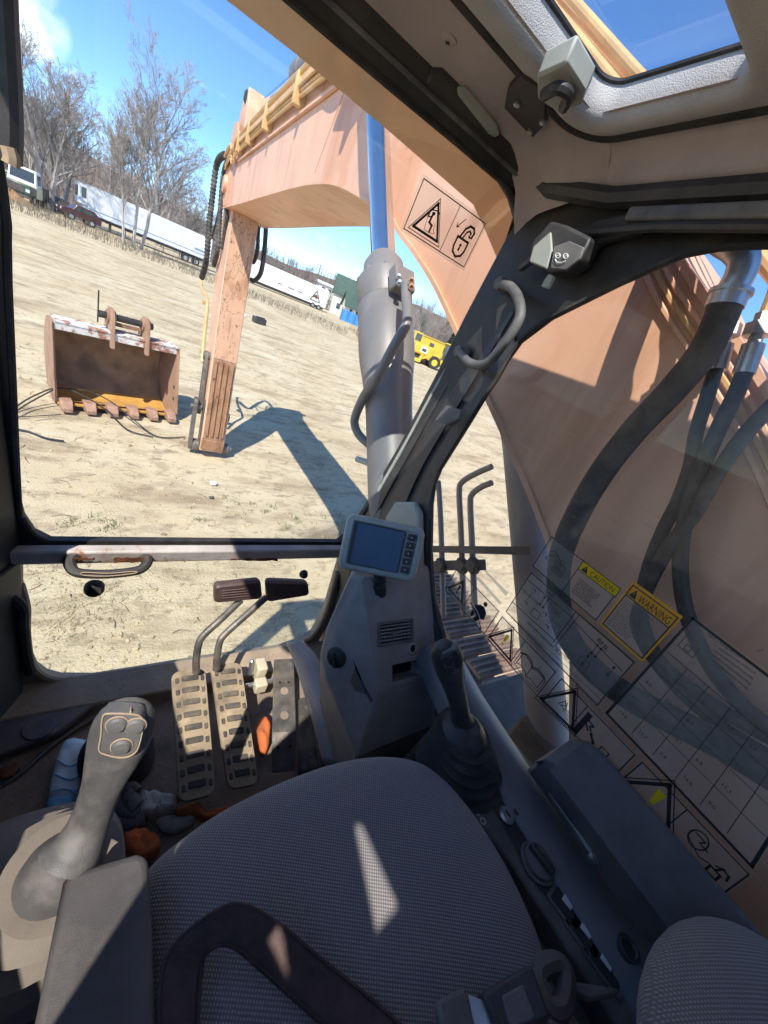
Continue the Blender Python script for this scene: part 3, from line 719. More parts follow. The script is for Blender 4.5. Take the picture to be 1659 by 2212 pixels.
# ================================================================== boom, arm, cylinders, hoses
BX0, BX1 = .92, 1.49
boom = thing('excavator_boom', 'bent orange boom with sun-faded pink paint beside the cab', 'boom', V(1.2, -.3, -1.6))
low = [(7.33, .655), (6.0, .655), (4.6, .665), (3.5, .665), (2.96, .641), (2.64, .601), (2.23, .515), (1.955, .448), (1.806, .381), (1.635, .315), (1.428, .226), (1.262, .139), (1.113, .055), (.904, -.058), (.668, -.19), (.547, -.262), (.43, -.34), (.30, -.45), (.18, -.62), (.02, -.85), (-.25, -1.15), (-.55, -1.3)]
hi = [(-.95, -.95), (-.55, -.62), (-.15, -.22), (.10, .0), (.29, .157), (.425, .250), (.566, .345), (.72, .47), (.95, .63), (1.3, .86), (1.8, 1.10), (2.4, 1.28), (3.2, 1.385), (4.0, 1.41), (5.2, 1.41), (6.5, 1.36), (6.95, 1.40), (7.2, 1.62), (7.42, 1.66), (7.55, 1.5), (7.57, 1.2), (7.50, .80)]
prof = low + hi
side = MB().prism([V(BX0, y, z) for y, z in prof], (.022, 0, 0)).build('side_plate', 'paint_faded', boom, smooth=0)
MB().prism([V(BX1 - .022, y, z) for y, z in prof], (.022, 0, 0)).build('side_plate', 'paint_faded', boom, smooth=0)
bot = MB().loft([[V(BX0 - .012, y, z + dz) , V(BX1 + .012, y, z + dz), V(BX1 + .012, y, z + dz + .018), V(BX0 - .012, y, z + dz + .018)] for y, z in catmull([(y, z, 0) for y, z in low], 4) and [(p[0], p[1]) for p in catmull([(y, z, 0) for y, z in low], 4)] for dz in (-.012,)], True, True)
bot.build('bottom_plate', 'paint_faded', boom, smooth=30)
topc = [(p[0], p[1]) for p in catmull([(y, z, 0) for y, z in hi[:16]], 4)]
MB().loft([[V(BX0 - .012, y, z), V(BX1 + .012, y, z), V(BX1 + .012, y, z - .018), V(BX0 - .012, y, z - .018)] for y, z in topc]).build('top_plate', 'paint_faded', boom, smooth=30)
# nose: doubler plate and pin boss
MB().lathe(V(BX0 - .05, 7.30, .93), (1, 0, 0), [(0, .10), (.05, .12), (.06, .12)], 24).build('pin_boss', 'paint_faded', boom)
MB().prism([V(BX0 - .010, y, z) for y, z in ((7.05, .67), (7.32, .67), (7.49, .80), (7.56, 1.2), (7.2, 1.2), (7.05, 1.0))], (.01, 0, 0)).build('doubler_plate', 'paint_faded', boom, bevel=.004)
# weld seams on the side plate
for y0, z0, y1, z1 in ((3.25, .72, 2.9, 1.32), (1.15, .12, 1.02, .60)):
    MB().tube([V(BX0 - .001, y0, z0), V(BX0 - .001, y1, z1)], .004, 6).build('weld_seam', 'paint_faded', boom)
# hydraulic pipes clamped along the upper edge
off_path = [(.0, .06), (.29, .255), (.566, .441), (.968, .706), (1.415, 1.0), (1.75, 1.19), (2.4, 1.39), (3.2, 1.465), (4.0, 1.47), (5.2, 1.455), (6.3, 1.40)]
def pipe_path(dz, x, y1=6.3, drop=None):
    pts = [V(x, y, z + dz) for y, z in off_path if y < y1]
    return catmull(pts, 6)
for k, (dz, x, r, y1) in enumerate(((.0, .952, .013, 6.6), (.045, .955, .012, 6.6), (.045, 1.06, .013, 6.6), (.04, 1.16, .011, 6.6))):
    MB().tube(pipe_path(dz, x, y1), r, 10).build('hydraulic_pipe', 'pipe_paint', boom)
# pipes on the left flank of the front section
def flank(z0, z1, x, y0=3.0, y1=6.75): return [V(x, y0, z0), V(x, y1, z1)]
for z, x, r in ((1.335, .86, .024), (1.27, .875, .013), (1.235, .875, .013), (1.20, .875, .013)):
    MB().tube(catmull([V(x, 2.5, z - .06), V(x, 3.2, z), V(x, 5.0, z + .01), V(x, 6.5, z - .03), V(x, 6.62, z - .09), V(x, 6.78, z - .10), V(x, 6.95, z - .03), V(x, 7.2, z - .04), V(x, 7.36, z - .10)], 4), r, 8).build('flank_pipe', 'pipe_paint', boom)
MB().bar(V(.855, 3.0, 1.285), V(.855, 6.35, 1.265), .02, .05).build('pipe_rail', 'pipe_paint', boom, bevel=.006)
for y in (3.9, 4.9, 5.7, 6.3):
    MB().box(V(.875, y, 1.25), (.09, .05, .19)).build('pipe_clamp', 'pipe_paint', boom, bevel=.008)
MB().bar(V(.905, 2.9, 1.14), V(.905, 6.5, 1.115), .02, .018).build('flank_strip', 'paint_faded', boom)
# bracket under the pipes with its hose end
MB().prism([V(.90, y, z) for y, z in ((2.72, 1.10), (2.95, 1.13), (2.95, 1.17), (2.72, 1.15))], (-.10, 0, 0)).build('hose_bracket', 'pipe_paint', boom, bevel=.006)
MB().box(V(.85, 2.70, 1.08), (.13, .05, .13)).build('bracket_foot', 'pipe_paint', boom, bevel=.006)
MB().tube(catmull([V(.86, 3.35, 1.27), V(.84, 3.1, 1.24), V(.83, 2.9, 1.27), V(.86, 2.6, 1.33), V(.9, 2.3, 1.36)], 5), .032, 10).build('bracket_hose', 'hose_rubber', boom)
# long ribbed strips near the top edge by the side window
for d in (.020, .040, .062):
    MB().tube(catmull([V(BX0 - .004, y, z - d - .02) for y, z in ((-.15, -.22), (.10, .0), (.29, .157), (.425, .250), (.566, .345), (.72, .47), (.95, .63))], 4), .006, 6).build('edge_rib', 'pipe_paint' if d == .04 else 'paint_faded', boom)

# arm cylinder lying on the boom
ac = thing('arm_cylinder', 'dark arm cylinder with bright rod lying on top of the boom', 'hydraulic cylinder', V(1.2, 4.0, 1.6))
MB().lathe(V(1.2, 2.6, 1.80), (0, 1, .012), [(0, .08), (.02, .11), (2.6, .11), (2.62, .125), (2.85, .125), (2.88, .09)], 24).build('barrel', 'cylinder_grey', ac)
MB().lathe(V(1.2, 5.4, 1.835), (0, 1, .045), [(0, .065), (1.75, .065)], 20).build('rod', 'chrome', ac)
MB().lathe(V(1.06, 7.22, 1.915), (1, 0, 0), [(0, .10), (.24, .10)], 20).build('rod_eye', 'steel_black', ac)
MB().lathe(V(.96, 7.24, 1.92), (1, 0, 0), [(0, .05), (.02, .075), (.48, .075), (.50, .05)], 16).build('rod_pin', 'steel_black', ac)

# arm (stick) reaching down to the ground
AX0, AX1 = .985, 1.345
arm = thing('excavator_stick', 'muddy orange excavator arm standing upright on the sand without a bucket', 'arm', V(1.2, 6.6, -2.9))
def ay(px, py): p = wx(px, py, AX0); return (p.y, p.z - EYE)
ins = [ay(499, 470), ay(478, 605), ay(452, 800), ay(430, 985)]
print('arm inner', ins)
i0, i1 = (6.62, .95), (6.42, -2.78)
fprof = [(7.0, 1.45), (6.95, .95), (6.80, -.2), (6.60, -1.4), (6.42, -2.55), (6.45, -2.80), (6.60, -2.83), (6.74, -2.55), (7.28, -1.1), (7.72, .1), (7.85, .95), (7.75, 1.4), (7.45, 1.98), (7.12, 2.0), (7.05, 1.8)]
MB().prism([V(AX0, y, z) for y, z in fprof], (AX1 - AX0, 0, 0)).build('arm_box', 'paint_faded', arm, smooth=0, bevel=.012)
def face_y(z):
    pts = [(6.95, .95), (6.80, -.2), (6.60, -1.4), (6.42, -2.55), (6.45, -2.80)]
    for (y0, z0), (y1, z1) in zip(pts, pts[1:]):
        if z1 <= z <= z0: return lerp(y1, y0, (z - z1) / (z0 - z1))
    return 6.4
fs = MB(); zs = [.90, .4, -.2, -.8, -1.3]
fs.loft([[V(AX0 + .012, face_y(z) - .014, z), V(AX1 - .012, face_y(z) - .014, z), V(AX1 - .012, face_y(z) + .01, z), V(AX0 + .012, face_y(z) + .01, z)] for z in zs]).build('inner_face_plate', 'arm_mud', arm, smooth=0)
fs = MB(); zs = [-1.32, -1.8, -2.3, -2.55, -2.74]
fs.loft([[V(AX0 + .02, face_y(z) - .022, z), V(AX1 - .02, face_y(z) - .022, z), V(AX1 - .02, face_y(z) + .01, z), V(AX0 + .02, face_y(z) + .01, z)] for z in zs]).build('wear_plate', 'arm_rust', arm, smooth=0)
for k in range(4):
    x = lerp(AX0 + .06, AX1 - .06, k / 3)
    MB().loft([[V(x - .021, face_y(z) - .021, z), V(x - .017, face_y(z) - .052, z), V(x + .017, face_y(z) - .052, z), V(x + .021, face_y(z) - .021, z)] for z in (-1.34, -1.8, -2.2, -2.50)]).build('wear_rib', 'arm_rust', arm, smooth=0, bevel=.004)
MB().box(V(1.165, 6.41, -2.66), (.35, .05, .18)).build('tip_bar', 'arm_rust', arm, bevel=.012)
for x, n_ in ((AX0 - .11, 1), (AX1, 1)):
    MB().lathe(V(x, 6.58, -2.76), (1, 0, 0), [(0, .085), (.02, .10), (.09, .10), (.11, .085)], 20).build('tip_boss', 'steel_worn', arm)
MB().lathe(V(AX1 + .1, 6.58, -2.76), (1, 0, 0), [(0, .06), (.05, .06), (.06, .03)], 16).build('tip_pin', 'steel_worn', arm)
MB().lathe(V(AX1, 6.74, -2.25), (1, 0, 0), [(0, .07), (.06, .07)], 14).build('link_boss', 'arm_rust', arm)
# idler link on its left side
def link(name, pts, w, x, th, par, m='steel_worn'):
    mb = MB(); a, b = Vector(pts[0]), Vector(pts[1]); d = (b - a).normalized(); nrm = Vector((-d.y, d.x))
    o = []
    for i in range(9): t = PI * i / 8; o.append(b + (nrm * math.cos(t) + d * math.sin(t)) * w)
    for i in range(9): t = PI * i / 8; o.append(a + (-nrm * math.cos(t) - d * math.sin(t)) * w)
    mb.prism([V(x, p.x, p.y) for p in o], (th, 0, 0)); return mb.build(name, m, par, bevel=.006)
link('idler_link', [(6.85, -1.35), (6.74, -2.20)], .075, AX0 - .08, .05, arm)
link('idler_link', [(6.62, -2.05), (6.58, -2.76)], .085, AX0 - .16, .05, arm)
link('idler_link', [(6.62, -2.05), (6.58, -2.76)], .085, AX0 - .02, .012, arm)
MB().lathe(V(AX0 - .2, 6.64, -2.13), (1, 0, 0), [(0, .04), (.16, .04)], 12).build('link_pin', 'steel_worn', arm)
MB().lathe(V(AX0 - .1, 6.85, -1.35), (1, 0, 0), [(0, .06), (.10, .06)], 14).build('link_boss', 'steel_worn', arm)
MB().tube(catmull([wx(434, 596, .92), wx(436, 622, .92), wx(447, 645, .93), wx(447, 670, .93), wx(441, 730, .93), wx(437, 782, .93)], 4), .028, 8).build('arm_pipe', 'pipe_paint', arm)
for py in (655, 760): MB().box(wx(444 if py < 700 else 439, py, .955), (.09, .12, .05)).build('pipe_strap', 'paint_orange', arm)

# corrugated hose and plain hoses round the elbow, each its own
def hose(name, pts, r, label, group=None, m='hose_rubber', ribbed=False, k=8, n=10):
    path = catmull(pts, k)
    if ribbed:
        d = [path[0]]
        for a_, b_ in zip(path, path[1:]):
            q = max(1, int((b_ - a_).length / .012)); d += [lerp(a_, b_, (i + 1) / q) for i in range(q)]
        path = d; rr = [r * (1 + .16 * math.sin(i * 1.55)) for i in range(len(path))]
    else: rr = r
    o = MB().tube(path, rr, n).build(name, m, None, smooth=60)
    return tag(o, label, 'hose', group)
GH = 'hoses at the elbow of boom and arm'
hose('hydraulic_hose', [wx(*p) for p in ((486, 335, .88), (474, 343, .86), (466, 366, .85), (459, 423, .85), (451, 496, .85), (446, 560, .87), (436, 600, .90))], .042, 'thick corrugated black hose hanging left of the arm elbow', GH, ribbed=True)
hose('hydraulic_hose', [wx(*p) for p in ((494, 345, .89), (484, 372, .90), (478, 420, .90), (474, 480, .91), (470, 540, .92), (462, 572, .94))], .034, 'ribbed grey hose close against the left face of the arm', GH, ribbed=True)
hose('hydraulic_hose', [wx(*p) for p in ((490, 350, .895), (478, 390, .91), (475, 440, .92), (464, 490, .93), (459, 512, .94), (468, 520, .95))], .016, 'thin black hose looping between the two ribbed hoses', GH)
hose('hydraulic_hose', [wx(*p) for p in ((486, 400, .90), (484, 430, .93), (490, 460, .95), (486, 500, .97), (480, 540, .975))], .028, 'black hose tucked under the boom nose at the arm top', GH)
hose('hydraulic_hose', [wx(*p) for p in ((573, 470, 1.52), (574, 500, 1.52), (570, 550, 1.52), (563, 590, 1.52), (550, 606, 1.50), (542, 604, 1.46))], .034, 'black hose looping down on the right of the arm', GH)
hose('hydraulic_hose', [wx(*p) for p in ((562, 470, 1.50), (558, 500, 1.49), (556, 540, 1.48), (548, 566, 1.46), (541, 560, 1.45))], .030, 'shorter black hose beside the arm right edge', GH)

# boom cylinders
def boom_cylinder(x, label, pipe=True, collar=.69):
    A = V(x, 1.60, .19); ax = Vector((0, .87, 1)).normalized()
    t = thing('boom_cylinder', label, 'hydraulic cylinder', A - ax * 2.0, 'boom cylinders')
    MB().lathe(A - ax * 2.1, ax, [(0, .07), (.02, .088), (1.50, .088), (1.56, .091), (1.64, .098), (1.70, .106), (1.76, .109), (1.93, .109), (1.935, .106), (1.94, .109), (2.04, .109), (2.045, .104), (2.06, .086), (2.07, .084), (2.12, .080), (2.15, .062)], 40).build('barrel', 'cylinder_grey', t)
    MB().lathe(A - ax * .1, ax, [(0, .05), (1.6, .05)], 32).build('rod', 'chrome', t)
    MB().lathe(A - ax * 2.25 - Vector((.07, 0, 0)), (1, 0, 0), [(0, .10), (.14, .10)], 20).build('foot_eye', 'cylinder_grey', t)
    MB().lathe(A + ax * 1.5 - Vector((.06, 0, 0)), (1, 0, 0), [(0, .12), (.13, .12)], 20).build('rod_eye', 'steel_black', t)
    u = Vector((1, 0, 0)); w = ax.cross(u)
    for k in range(8):
        an = 2 * PI * k / 8 + .3
        MB().lathe(A - ax * .06 + (u * math.cos(an) + w * math.sin(an)) * .093, ax, [(0, .013), (.016, .013), (.022, .008), (.023, .001)], 10).build('head_bolt', 'cylinder_grey', t)
    if pipe:
        c = wx(868, 608, x - .02); up = ax
        MB().box(c, (.085, .05, .085), Matrix.Rotation(-.7, 3, 'X')).build('port_block', 'cylinder_grey', t, bevel=.006)
        for p in ((862, 599), (863, 612), (889, 606), (889, 620)):
            q = wx(*p, x - .055); d = (V(0, 0, 0) - q).normalized()
            MB().lathe(q, d, [(0, .011), (.012, .011), (.014, .006), (.008, .005)], 12).build('port_bolt', 'steel_bare' if p[0] < 870 else 'tooth_steel', t)
        path = catmull([wx(876, 615, x - .05), wx(877, 640, x - .065), wx(880, 680, x - .08), wx(876, 705, x - .09), wx(850, 750, x - .11), wx(815, 815, x - .12), wx(790, 850, x - .11), wx(771, 890, x - .10), wx(766, 915, x - .09), wx(776, 940, x - .07), wx(800, 962, x - .04), wx(830, 985, x - .01)], 6)
        MB().tube(path, .0165, 12).build('feed_pipe', 'cylinder_grey', t)
    return t
boom_cylinder(.80, 'grey boom cylinder with bright rod in front of the windshield')
boom_cylinder(1.61, 'dusty grey boom cylinder seen through the side window beyond the boom', False)
mir = thing('handrail', 'short bent grey rail in front of the windshield by the pillar', 'rail', wx(800, 1010, .86))
MB().tube(catmull([wx(772, 992, .78), wx(795, 1000, .79), wx(818, 1014, .80), wx(838, 1032, .81), (wx(846, 1080, .82)), wx(850, 1200, .83), wx(852, 1320, .84)], 5), .013, 10).build('rail_tube', 'plastic_pale', mir)

# hoses beside the side window
HB = 'hoses between cab and boom'
hose('hydraulic_hose', [wx(*p) for p in ((1568, 650, .786), (1555, 690, .786), (1520, 760, .786), (1450, 845, .787), (1370, 930, .790), (1300, 1020, .79), (1245, 1115, .785), (1212, 1200, .79), (1206, 1290, .785), (1225, 1370, .785), (1275, 1440, .79), (1350, 1500, .80), (1450, 1555, .81), (1560, 1610, .81), (1680, 1680, .81))], .024, 'thickest black hose sweeping down from the steel elbow past the stickers', HB, n=16)
hose('hydraulic_hose', [wx(*p) for p in ((1548, 790, .855), (1530, 850, .855), (1505, 930, .855), (1490, 1010, .85), (1465, 1080, .85), (1430, 1150, .85), (1400, 1230, .85), (1385, 1320, .85), (1420, 1420, .86), (1510, 1500, .87), (1620, 1570, .87), (1700, 1610, .87))], .0118, 'leftmost of the three thin hoses outside the side window', HB, n=12)
hose('hydraulic_hose', [wx(*p) for p in ((1610, 800, .85), (1590, 850, .85), (1555, 920, .85), (1520, 1000, .845), (1495, 1060, .845), (1475, 1150, .845), (1470, 1240, .85), (1485, 1330, .855), (1530, 1430, .86), (1600, 1520, .865), (1700, 1600, .87))], .0130, 'middle one of the three thin hoses outside the side window', HB, n=12)
hose('hydraulic_hose', [wx(*p) for p in ((1950, 560, .90), (1830, 715, .87), (1720, 830, .85), (1659, 885, .85), (1600, 950, .85), (1545, 1030, .845), (1500, 1110, .84), (1440, 1190, .84), (1390, 1290, .85), (1378, 1360, .86), (1440, 1460, .87), (1560, 1570, .88), (1700, 1660, .88))], .0122, 'rightmost of the three thin hoses outside the side window', HB, n=12)
elb = thing('pipe_elbow', 'bright steel pipe elbow at the top of the thickest hose', 'pipe', wx(1600, 600, .84))
MB().tube(catmull([wx(1568, 655, .786), wx(1583, 622, .786), wx(1600, 590, .787), wx(1606, 560, .787), wx(1592, 540, .792), wx(1565, 525, .81), wx(1520, 500, .85), wx(1470, 480, .91)], 5), .021, 16).build('elbow_tube', 'steel_bare', elb)
MB().tube([wx(1577, 632, .786), wx(1563, 665, .786)], .027, 16).build('crimp_sleeve', 'steel_bare', elb)
MB().tube([wx(1580, 628, .786), wx(1576, 637, .786)], .030, 16).build('collar', 'steel_bare', elb)
fg = 'crimped fittings on the thin hoses'
for (x0, y0, x1, y1, xx, lab) in ((1562, 745, 1547, 800, .855, 'crimped steel fitting on the leftmost thin hose'), (1628, 745, 1606, 808, .85, 'crimped steel fitting on the middle thin hose')):
    f = thing('hose_fitting', lab, 'fitting', wx(x0, y0, xx), fg)
    a_, b_ = wx(x0, y0, xx), wx(x1, y1, xx)
    MB().tube([a_, b_], .0160, 12).build('sleeve', 'steel_bare', f)
    MB().lathe(a_, (a_ - b_), [(0, .010), (.012, .010), (.014, .02), (.034, .02), (.036, .012), (.05, .012)], 6).build('hex_nut', 'steel_bare', f)
    c_ = a_ + (a_ - b_).normalized() * .04
    MB().tube(catmull([c_, c_ + (a_ - b_).normalized() * .06, c_ + Vector((.0, .06, .12)), c_ + Vector((.03, .18, .26))], 5), .008, 10).build('pipe_stub', 'pipe_paint', f)
tag(MB().box(V(.935, .62, .45), (.07, .05, .05)).build('pipe_block', 'pipe_paint', boom, bevel=.005), None, None)

# ================================================================== inside the cab
def mk_seat_fabric(name, c0, c1, sc_=420.0):
    m = bpy.data.materials.new(name); MATS[name] = m; m.use_nodes = True
    n, l = m.node_tree.nodes, m.node_tree.links; b = n['Principled BSDF']
    tc = n.new('ShaderNodeTexCoord')
    def wave(rot, s):
        mp = n.new('ShaderNodeMapping'); mp.inputs['Rotation'].default_value = rot; l.new(tc.outputs['Object'], mp.inputs['Vector'])
        w = n.new('ShaderNodeTexWave'); w.wave_type = 'BANDS'; w.bands_direction = 'X'; w.inputs['Scale'].default_value = s; w.inputs['Distortion'].default_value = .35; w.inputs['Detail'].default_value = 1
        l.new(mp.outputs['Vector'], w.inputs['Vector']); return w.outputs['Fac']
    mu = n.new('ShaderNodeMath'); mu.operation = 'MULTIPLY'
    l.new(wave((0, 0, .5), 105), mu.inputs[0]); l.new(wave((0, 0, .5 + PI / 2), 92), mu.inputs[1])
    nz = n.new('ShaderNodeTexNoise'); nz.inputs['Scale'].default_value = 6; nz.inputs['Detail'].default_value = 5; l.new(tc.outputs['Object'], nz.inputs['Vector'])
    mx = n.new('ShaderNodeMix'); mx.data_type = 'RGBA'; mx.inputs['A'].default_value = (*c0, 1); mx.inputs['B'].default_value = (*c1, 1); l.new(mu.outputs[0], mx.inputs['Factor'])
    m2 = n.new('ShaderNodeMix'); m2.data_type = 'RGBA'; m2.blend_type = 'MULTIPLY'; m2.inputs['Factor'].default_value = .6
    l.new(mx.outputs['Result'], m2.inputs['A']); l.new(nz.outputs['Color'], m2.inputs['B'])
    mr = n.new('ShaderNodeMix'); mr.data_type = 'RGBA'; mr.inputs['Factor'].default_value = .75; l.new(m2.outputs['Result'], mr.inputs['A']); l.new(mx.outputs['Result'], mr.inputs['B'])
    l.new(mr.outputs['Result'], b.inputs['Base Color']); b.inputs['Roughness'].default_value = .92; b.inputs['Specular IOR Level'].default_value = .2
    b.inputs['Sheen Weight'].default_value = .15
    bp = n.new('ShaderNodeBump'); bp.inputs['Strength'].default_value = .5; bp.inputs['Distance'].default_value = .002; l.new(mu.outputs[0], bp.inputs['Height']); l.new(bp.outputs['Normal'], b.inputs['Normal'])
mk_seat_fabric('seat_fabric', (.155, .140, .142), (.40, .37, .365))
mk_seat_fabric('seat_fabric_brown', (.17, .145, .135), (.37, .32, .30))
mat('belt_webbing', (.075, .046, .040), .8, var=.25, scale=60, bump=.3, bscale=300)
mat('vinyl', (.075, .068, .067), .52, var=.25, scale=10, bump=.14, bscale=900, dirt=(.19, .165, .145), dscale=8, damt=.5)
mat('grip_rubber', (.082, .077, .076), .45, var=.25, scale=20, bump=.2, bscale=1100, dirt=(.27, .24, .21), dscale=16, damt=.5)
mat('brown_rubber', (.075, .045, .042), .45, var=.15, scale=30, bump=.2, bscale=300, dirt=(.2, .15, .12), dscale=20, damt=.3)
mat('boot_dusty', (.20, .165, .135), .8, var=.3, scale=14, bump=.1, bscale=200, dirt=(.05, .045, .045), dscale=7, damt=.7)
mat('sill_trim', (.12, .125, .135), .38, var=.12, scale=12, bump=.06, bscale=500, dirt=(.22, .2, .18), dscale=8, damt=.25)
mat('screen', (.075, .13, .20), .12, var=.12, scale=3, dirt=(.2, .22, .24), dscale=8, damt=.12, spec=.8)  # blue of the reflected sky is put into the base colour
mat('packet_white', (.66, .73, .80), .5, var=.08, scale=14, dirt=(.28, .45, .62), dscale=6, damt=.7, dlo=.5, dhi=.58)
mat('packet_blue', (.16, .44, .68), .5, var=.12, scale=14)
mat('glove_cloth', (.46, .45, .43), .9, var=.25, scale=25, bump=.5, bscale=250, dirt=(.12, .11, .10), dscale=7, damt=.7)
mat('glove_grey', (.13, .125, .125), .9, var=.3, scale=30, bump=.6, bscale=250, dirt=(.25, .22, .2), dscale=9, damt=.4)
mat('rag_orange', (.62, .14, .035), .85, var=.3, scale=14, bump=.4, bscale=120, dirt=(.14, .07, .04), dscale=8, damt=.7)
mat('duct_silver', (.60, .57, .58), .32, var=.12, scale=5, bump=.08, bscale=40, dirt=(.38, .33, .3), dscale=6, damt=.5)
mat('bracket_cream', (.55, .48, .36), .6, var=.12, scale=20, dirt=(.3, .22, .15), dscale=10, damt=.5)
mat('red_plastic', (.40, .07, .05), .5, var=.1)

# --- front console column
col = thing('console_column', 'dusty grey console column with air vent in the front right corner', 'console', V(.6, .55, -1.27))
A, B, C, D = wy(781, 1248, .60), wy(893, 1250, .60), wy(930, 1476, .42), wy(818, 1505, .42)
nf = (B - A).cross(D - A).normalized()
if nf.dot(V(0, 0, 0) - A) < 0: nf = -nf
tdir = ((D - A) - ux * (D - A).x).normalized(); tlen = (D - A).dot(tdir)
def fc(px, py): p = wpl(px, py, A, nf); return p.x, (p - A).dot(tdir)
def fpt(x, t, off=0): return Vector((x, A.y + tdir.y * t, A.z + tdir.z * t)) + nf * off
def cell(tl, tr, br, bl):
    q = [fc(*p) for p in (tl, tr, br, bl)]
    return ((q[0][0] + q[3][0]) / 2, (q[1][0] + q[2][0]) / 2, (q[0][1] + q[1][1]) / 2, (q[2][1] + q[3][1]) / 2)
vent = cell((812, 1350), (882, 1337), (892, 1381), (822, 1393))
tray = cell((838, 1436), (907, 1419), (918, 1456), (850, 1476))
def xl(t): return lerp(A.x, D.x, t / tlen)
def xr(t): return lerp(B.x, C.x, t / tlen)
body = MB()
ts = [0, vent[2], vent[3], tray[2], tray[3], tlen]
for k in range(5):
    t0, t1 = ts[k], ts[k + 1]
    h = vent if k == 1 else tray if k == 3 else None
    if h is None: body.sheet([fpt(xl(t0), t0), fpt(xr(t0), t0), fpt(xr(t1), t1), fpt(xl(t1), t1)])
    else:
        body.sheet([fpt(xl(t0), t0), fpt(h[0], t0), fpt(h[0], t1), fpt(xl(t1), t1)]); body.sheet([fpt(h[1], t0), fpt(xr(t0), t0), fpt(xr(t1), t1), fpt(h[1], t1)])
        dp = -.03 if k == 1 else -.05
        a_, b_, c_, d_ = fpt(h[0], t0), fpt(h[1], t0), fpt(h[1], t1), fpt(h[0], t1)
        e_ = [fpt(h[0] + .002, t0 + .002, dp), fpt(h[1] - .002, t0 + .002, dp), fpt(h[1] - .002, t1 - .002, dp), fpt(h[0] + .002, t1 - .002, dp)]
        q4 = [a_, b_, c_, d_]
        for i in range(4): body.sheet([q4[i], q4[(i + 1) % 4], e_[(i + 1) % 4], e_[i]])
        body.sheet(e_)
E_, F_, G_, H_, I_ = wx(756, 1243, .475), wx(704, 1359, .452), wx(692, 1408, .445), wx(705, 1465, .45), wx(772, 1634, .50)
J_ = V(.725, .36, -.86); K_ = V(.725, .42, -.74); Lk = V(.725, .62, -.53); Bk1 = V(.56, .74, -.53); Bk2 = V(.725, .72, -.52)
bd = body
bd.sheet([A, D, H_]); bd.sheet([A, H_, G_]); bd.sheet([A, G_, F_]); bd.sheet([A, F_, E_]); bd.sheet([D, I_, H_])
bd.sheet([D, C, J_, I_]); bd.sheet([B, Lk, K_, C]); bd.sheet([C, K_, J_])
bd.sheet([A, E_, Bk1, Bk2, Lk, B]); bd.sheet([E_, F_, V(.62, .80, -.80), Bk1]); bd.sheet([F_, G_, V(.62, .80, -.80)])
fl = [V(.60, .62, -1.25), V(.60, .40, -1.25), V(.725, .40, -1.25)]
bd.sheet([G_, H_, fl[0]]); bd.sheet([H_, I_, fl[1], fl[0]]); bd.sheet([I_, J_, fl[2], fl[1]])
body_o = body.build('column_body', 'plastic_grey', col, smooth=25, bevel=.009, seg=3, weld=True)
MB().sheet([fpt(vent[0] + .003, vent[2] + .003, -.028), fpt(vent[1] - .003, vent[2] + .003, -.028), fpt(vent[1] - .003, vent[3] - .003, -.028), fpt(vent[0] + .003, vent[3] - .003, -.028)]).build('vent_shadow', 'decal_black', col, smooth=0)
vf = MB().ring([fpt(vent[0] - .004, vent[2] - .004, -.001), fpt(vent[1] + .004, vent[2] - .004, -.001), fpt(vent[1] + .004, vent[3] + .004, -.001), fpt(vent[0] - .004, vent[3] + .004, -.001)],
               [fpt(vent[0] + .003, vent[2] + .003, -.001), fpt(vent[1] - .003, vent[2] + .003, -.001), fpt(vent[1] - .003, vent[3] - .003, -.001), fpt(vent[0] + .003, vent[3] - .003, -.001)], nf * .004)
vf_o = vf.build('vent_frame', 'plastic_dark', col, bevel=.0012)
for k in range(1, 10):
    x = lerp(vent[0], vent[1], k / 10); MB().bar(fpt(x, vent[2], -.010), fpt(x, vent[3], -.010), .0022, .010, nf).build('vent_slat', 'plastic_dark', vf_o)
for k in range(1, 6):
    t = lerp(vent[2], vent[3], k / 6); MB().bar(fpt(vent[0], t, -.006), fpt(vent[1], t, -.006), .0028, .010, nf).build('vent_slat', 'plastic_grey', vf_o)
c_ = (vent[0] + vent[1]) / 2; t_ = (vent[2] + vent[3]) / 2
MB().bar(fpt(c_ - .014, t_ + .003, .001), fpt(c_ + .014, t_ + .003, .001), .007, .006, nf).build('vent_tab', 'plastic_dark', vf_o, bevel=.001)
rr_ = .003
MB().ring([fpt(tray[0] - .008, tray[2] - .008, -.001), fpt(tray[1] + .008, tray[2] - .008, -.001), fpt(tray[1] + .008, tray[3] + .010, -.001), fpt(tray[0] - .008, tray[3] + .010, -.001)],
          [fpt(tray[0] + rr_, tray[2] + rr_, -.001), fpt(tray[1] - rr_, tray[2] + rr_, -.001), fpt(tray[1] - rr_, tray[3] - rr_, -.001), fpt(tray[0] + rr_, tray[3] - rr_, -.001)], nf * .003).build('tray_rim', 'plastic_grey', col, bevel=.0012)
MB().sheet([fpt(tray[0] + .003, tray[2] + .003, -.047), fpt(tray[1] - .003, tray[2] + .003, -.047), fpt(tray[1] - .003, tray[3] - .003, -.047), fpt(tray[0] + .003, tray[3] - .003, -.047)]).build('tray_floor', 'plastic_black', col, smooth=0)
sx_, st_ = fc(888, 1400)
MB().lathe(fpt(sx_, st_, -.001), nf, [(0, .0135), (.004, .0135), (.005, .012), (.004, .0095), (-.001, .009)], 24).build('socket_ring', 'plastic_pale', col)
MB().lathe(fpt(sx_, st_, -.002), nf, [(0, .009), (.0035, .009), (.0036, .001)], 20).build('socket_hole', 'decal_black', col)
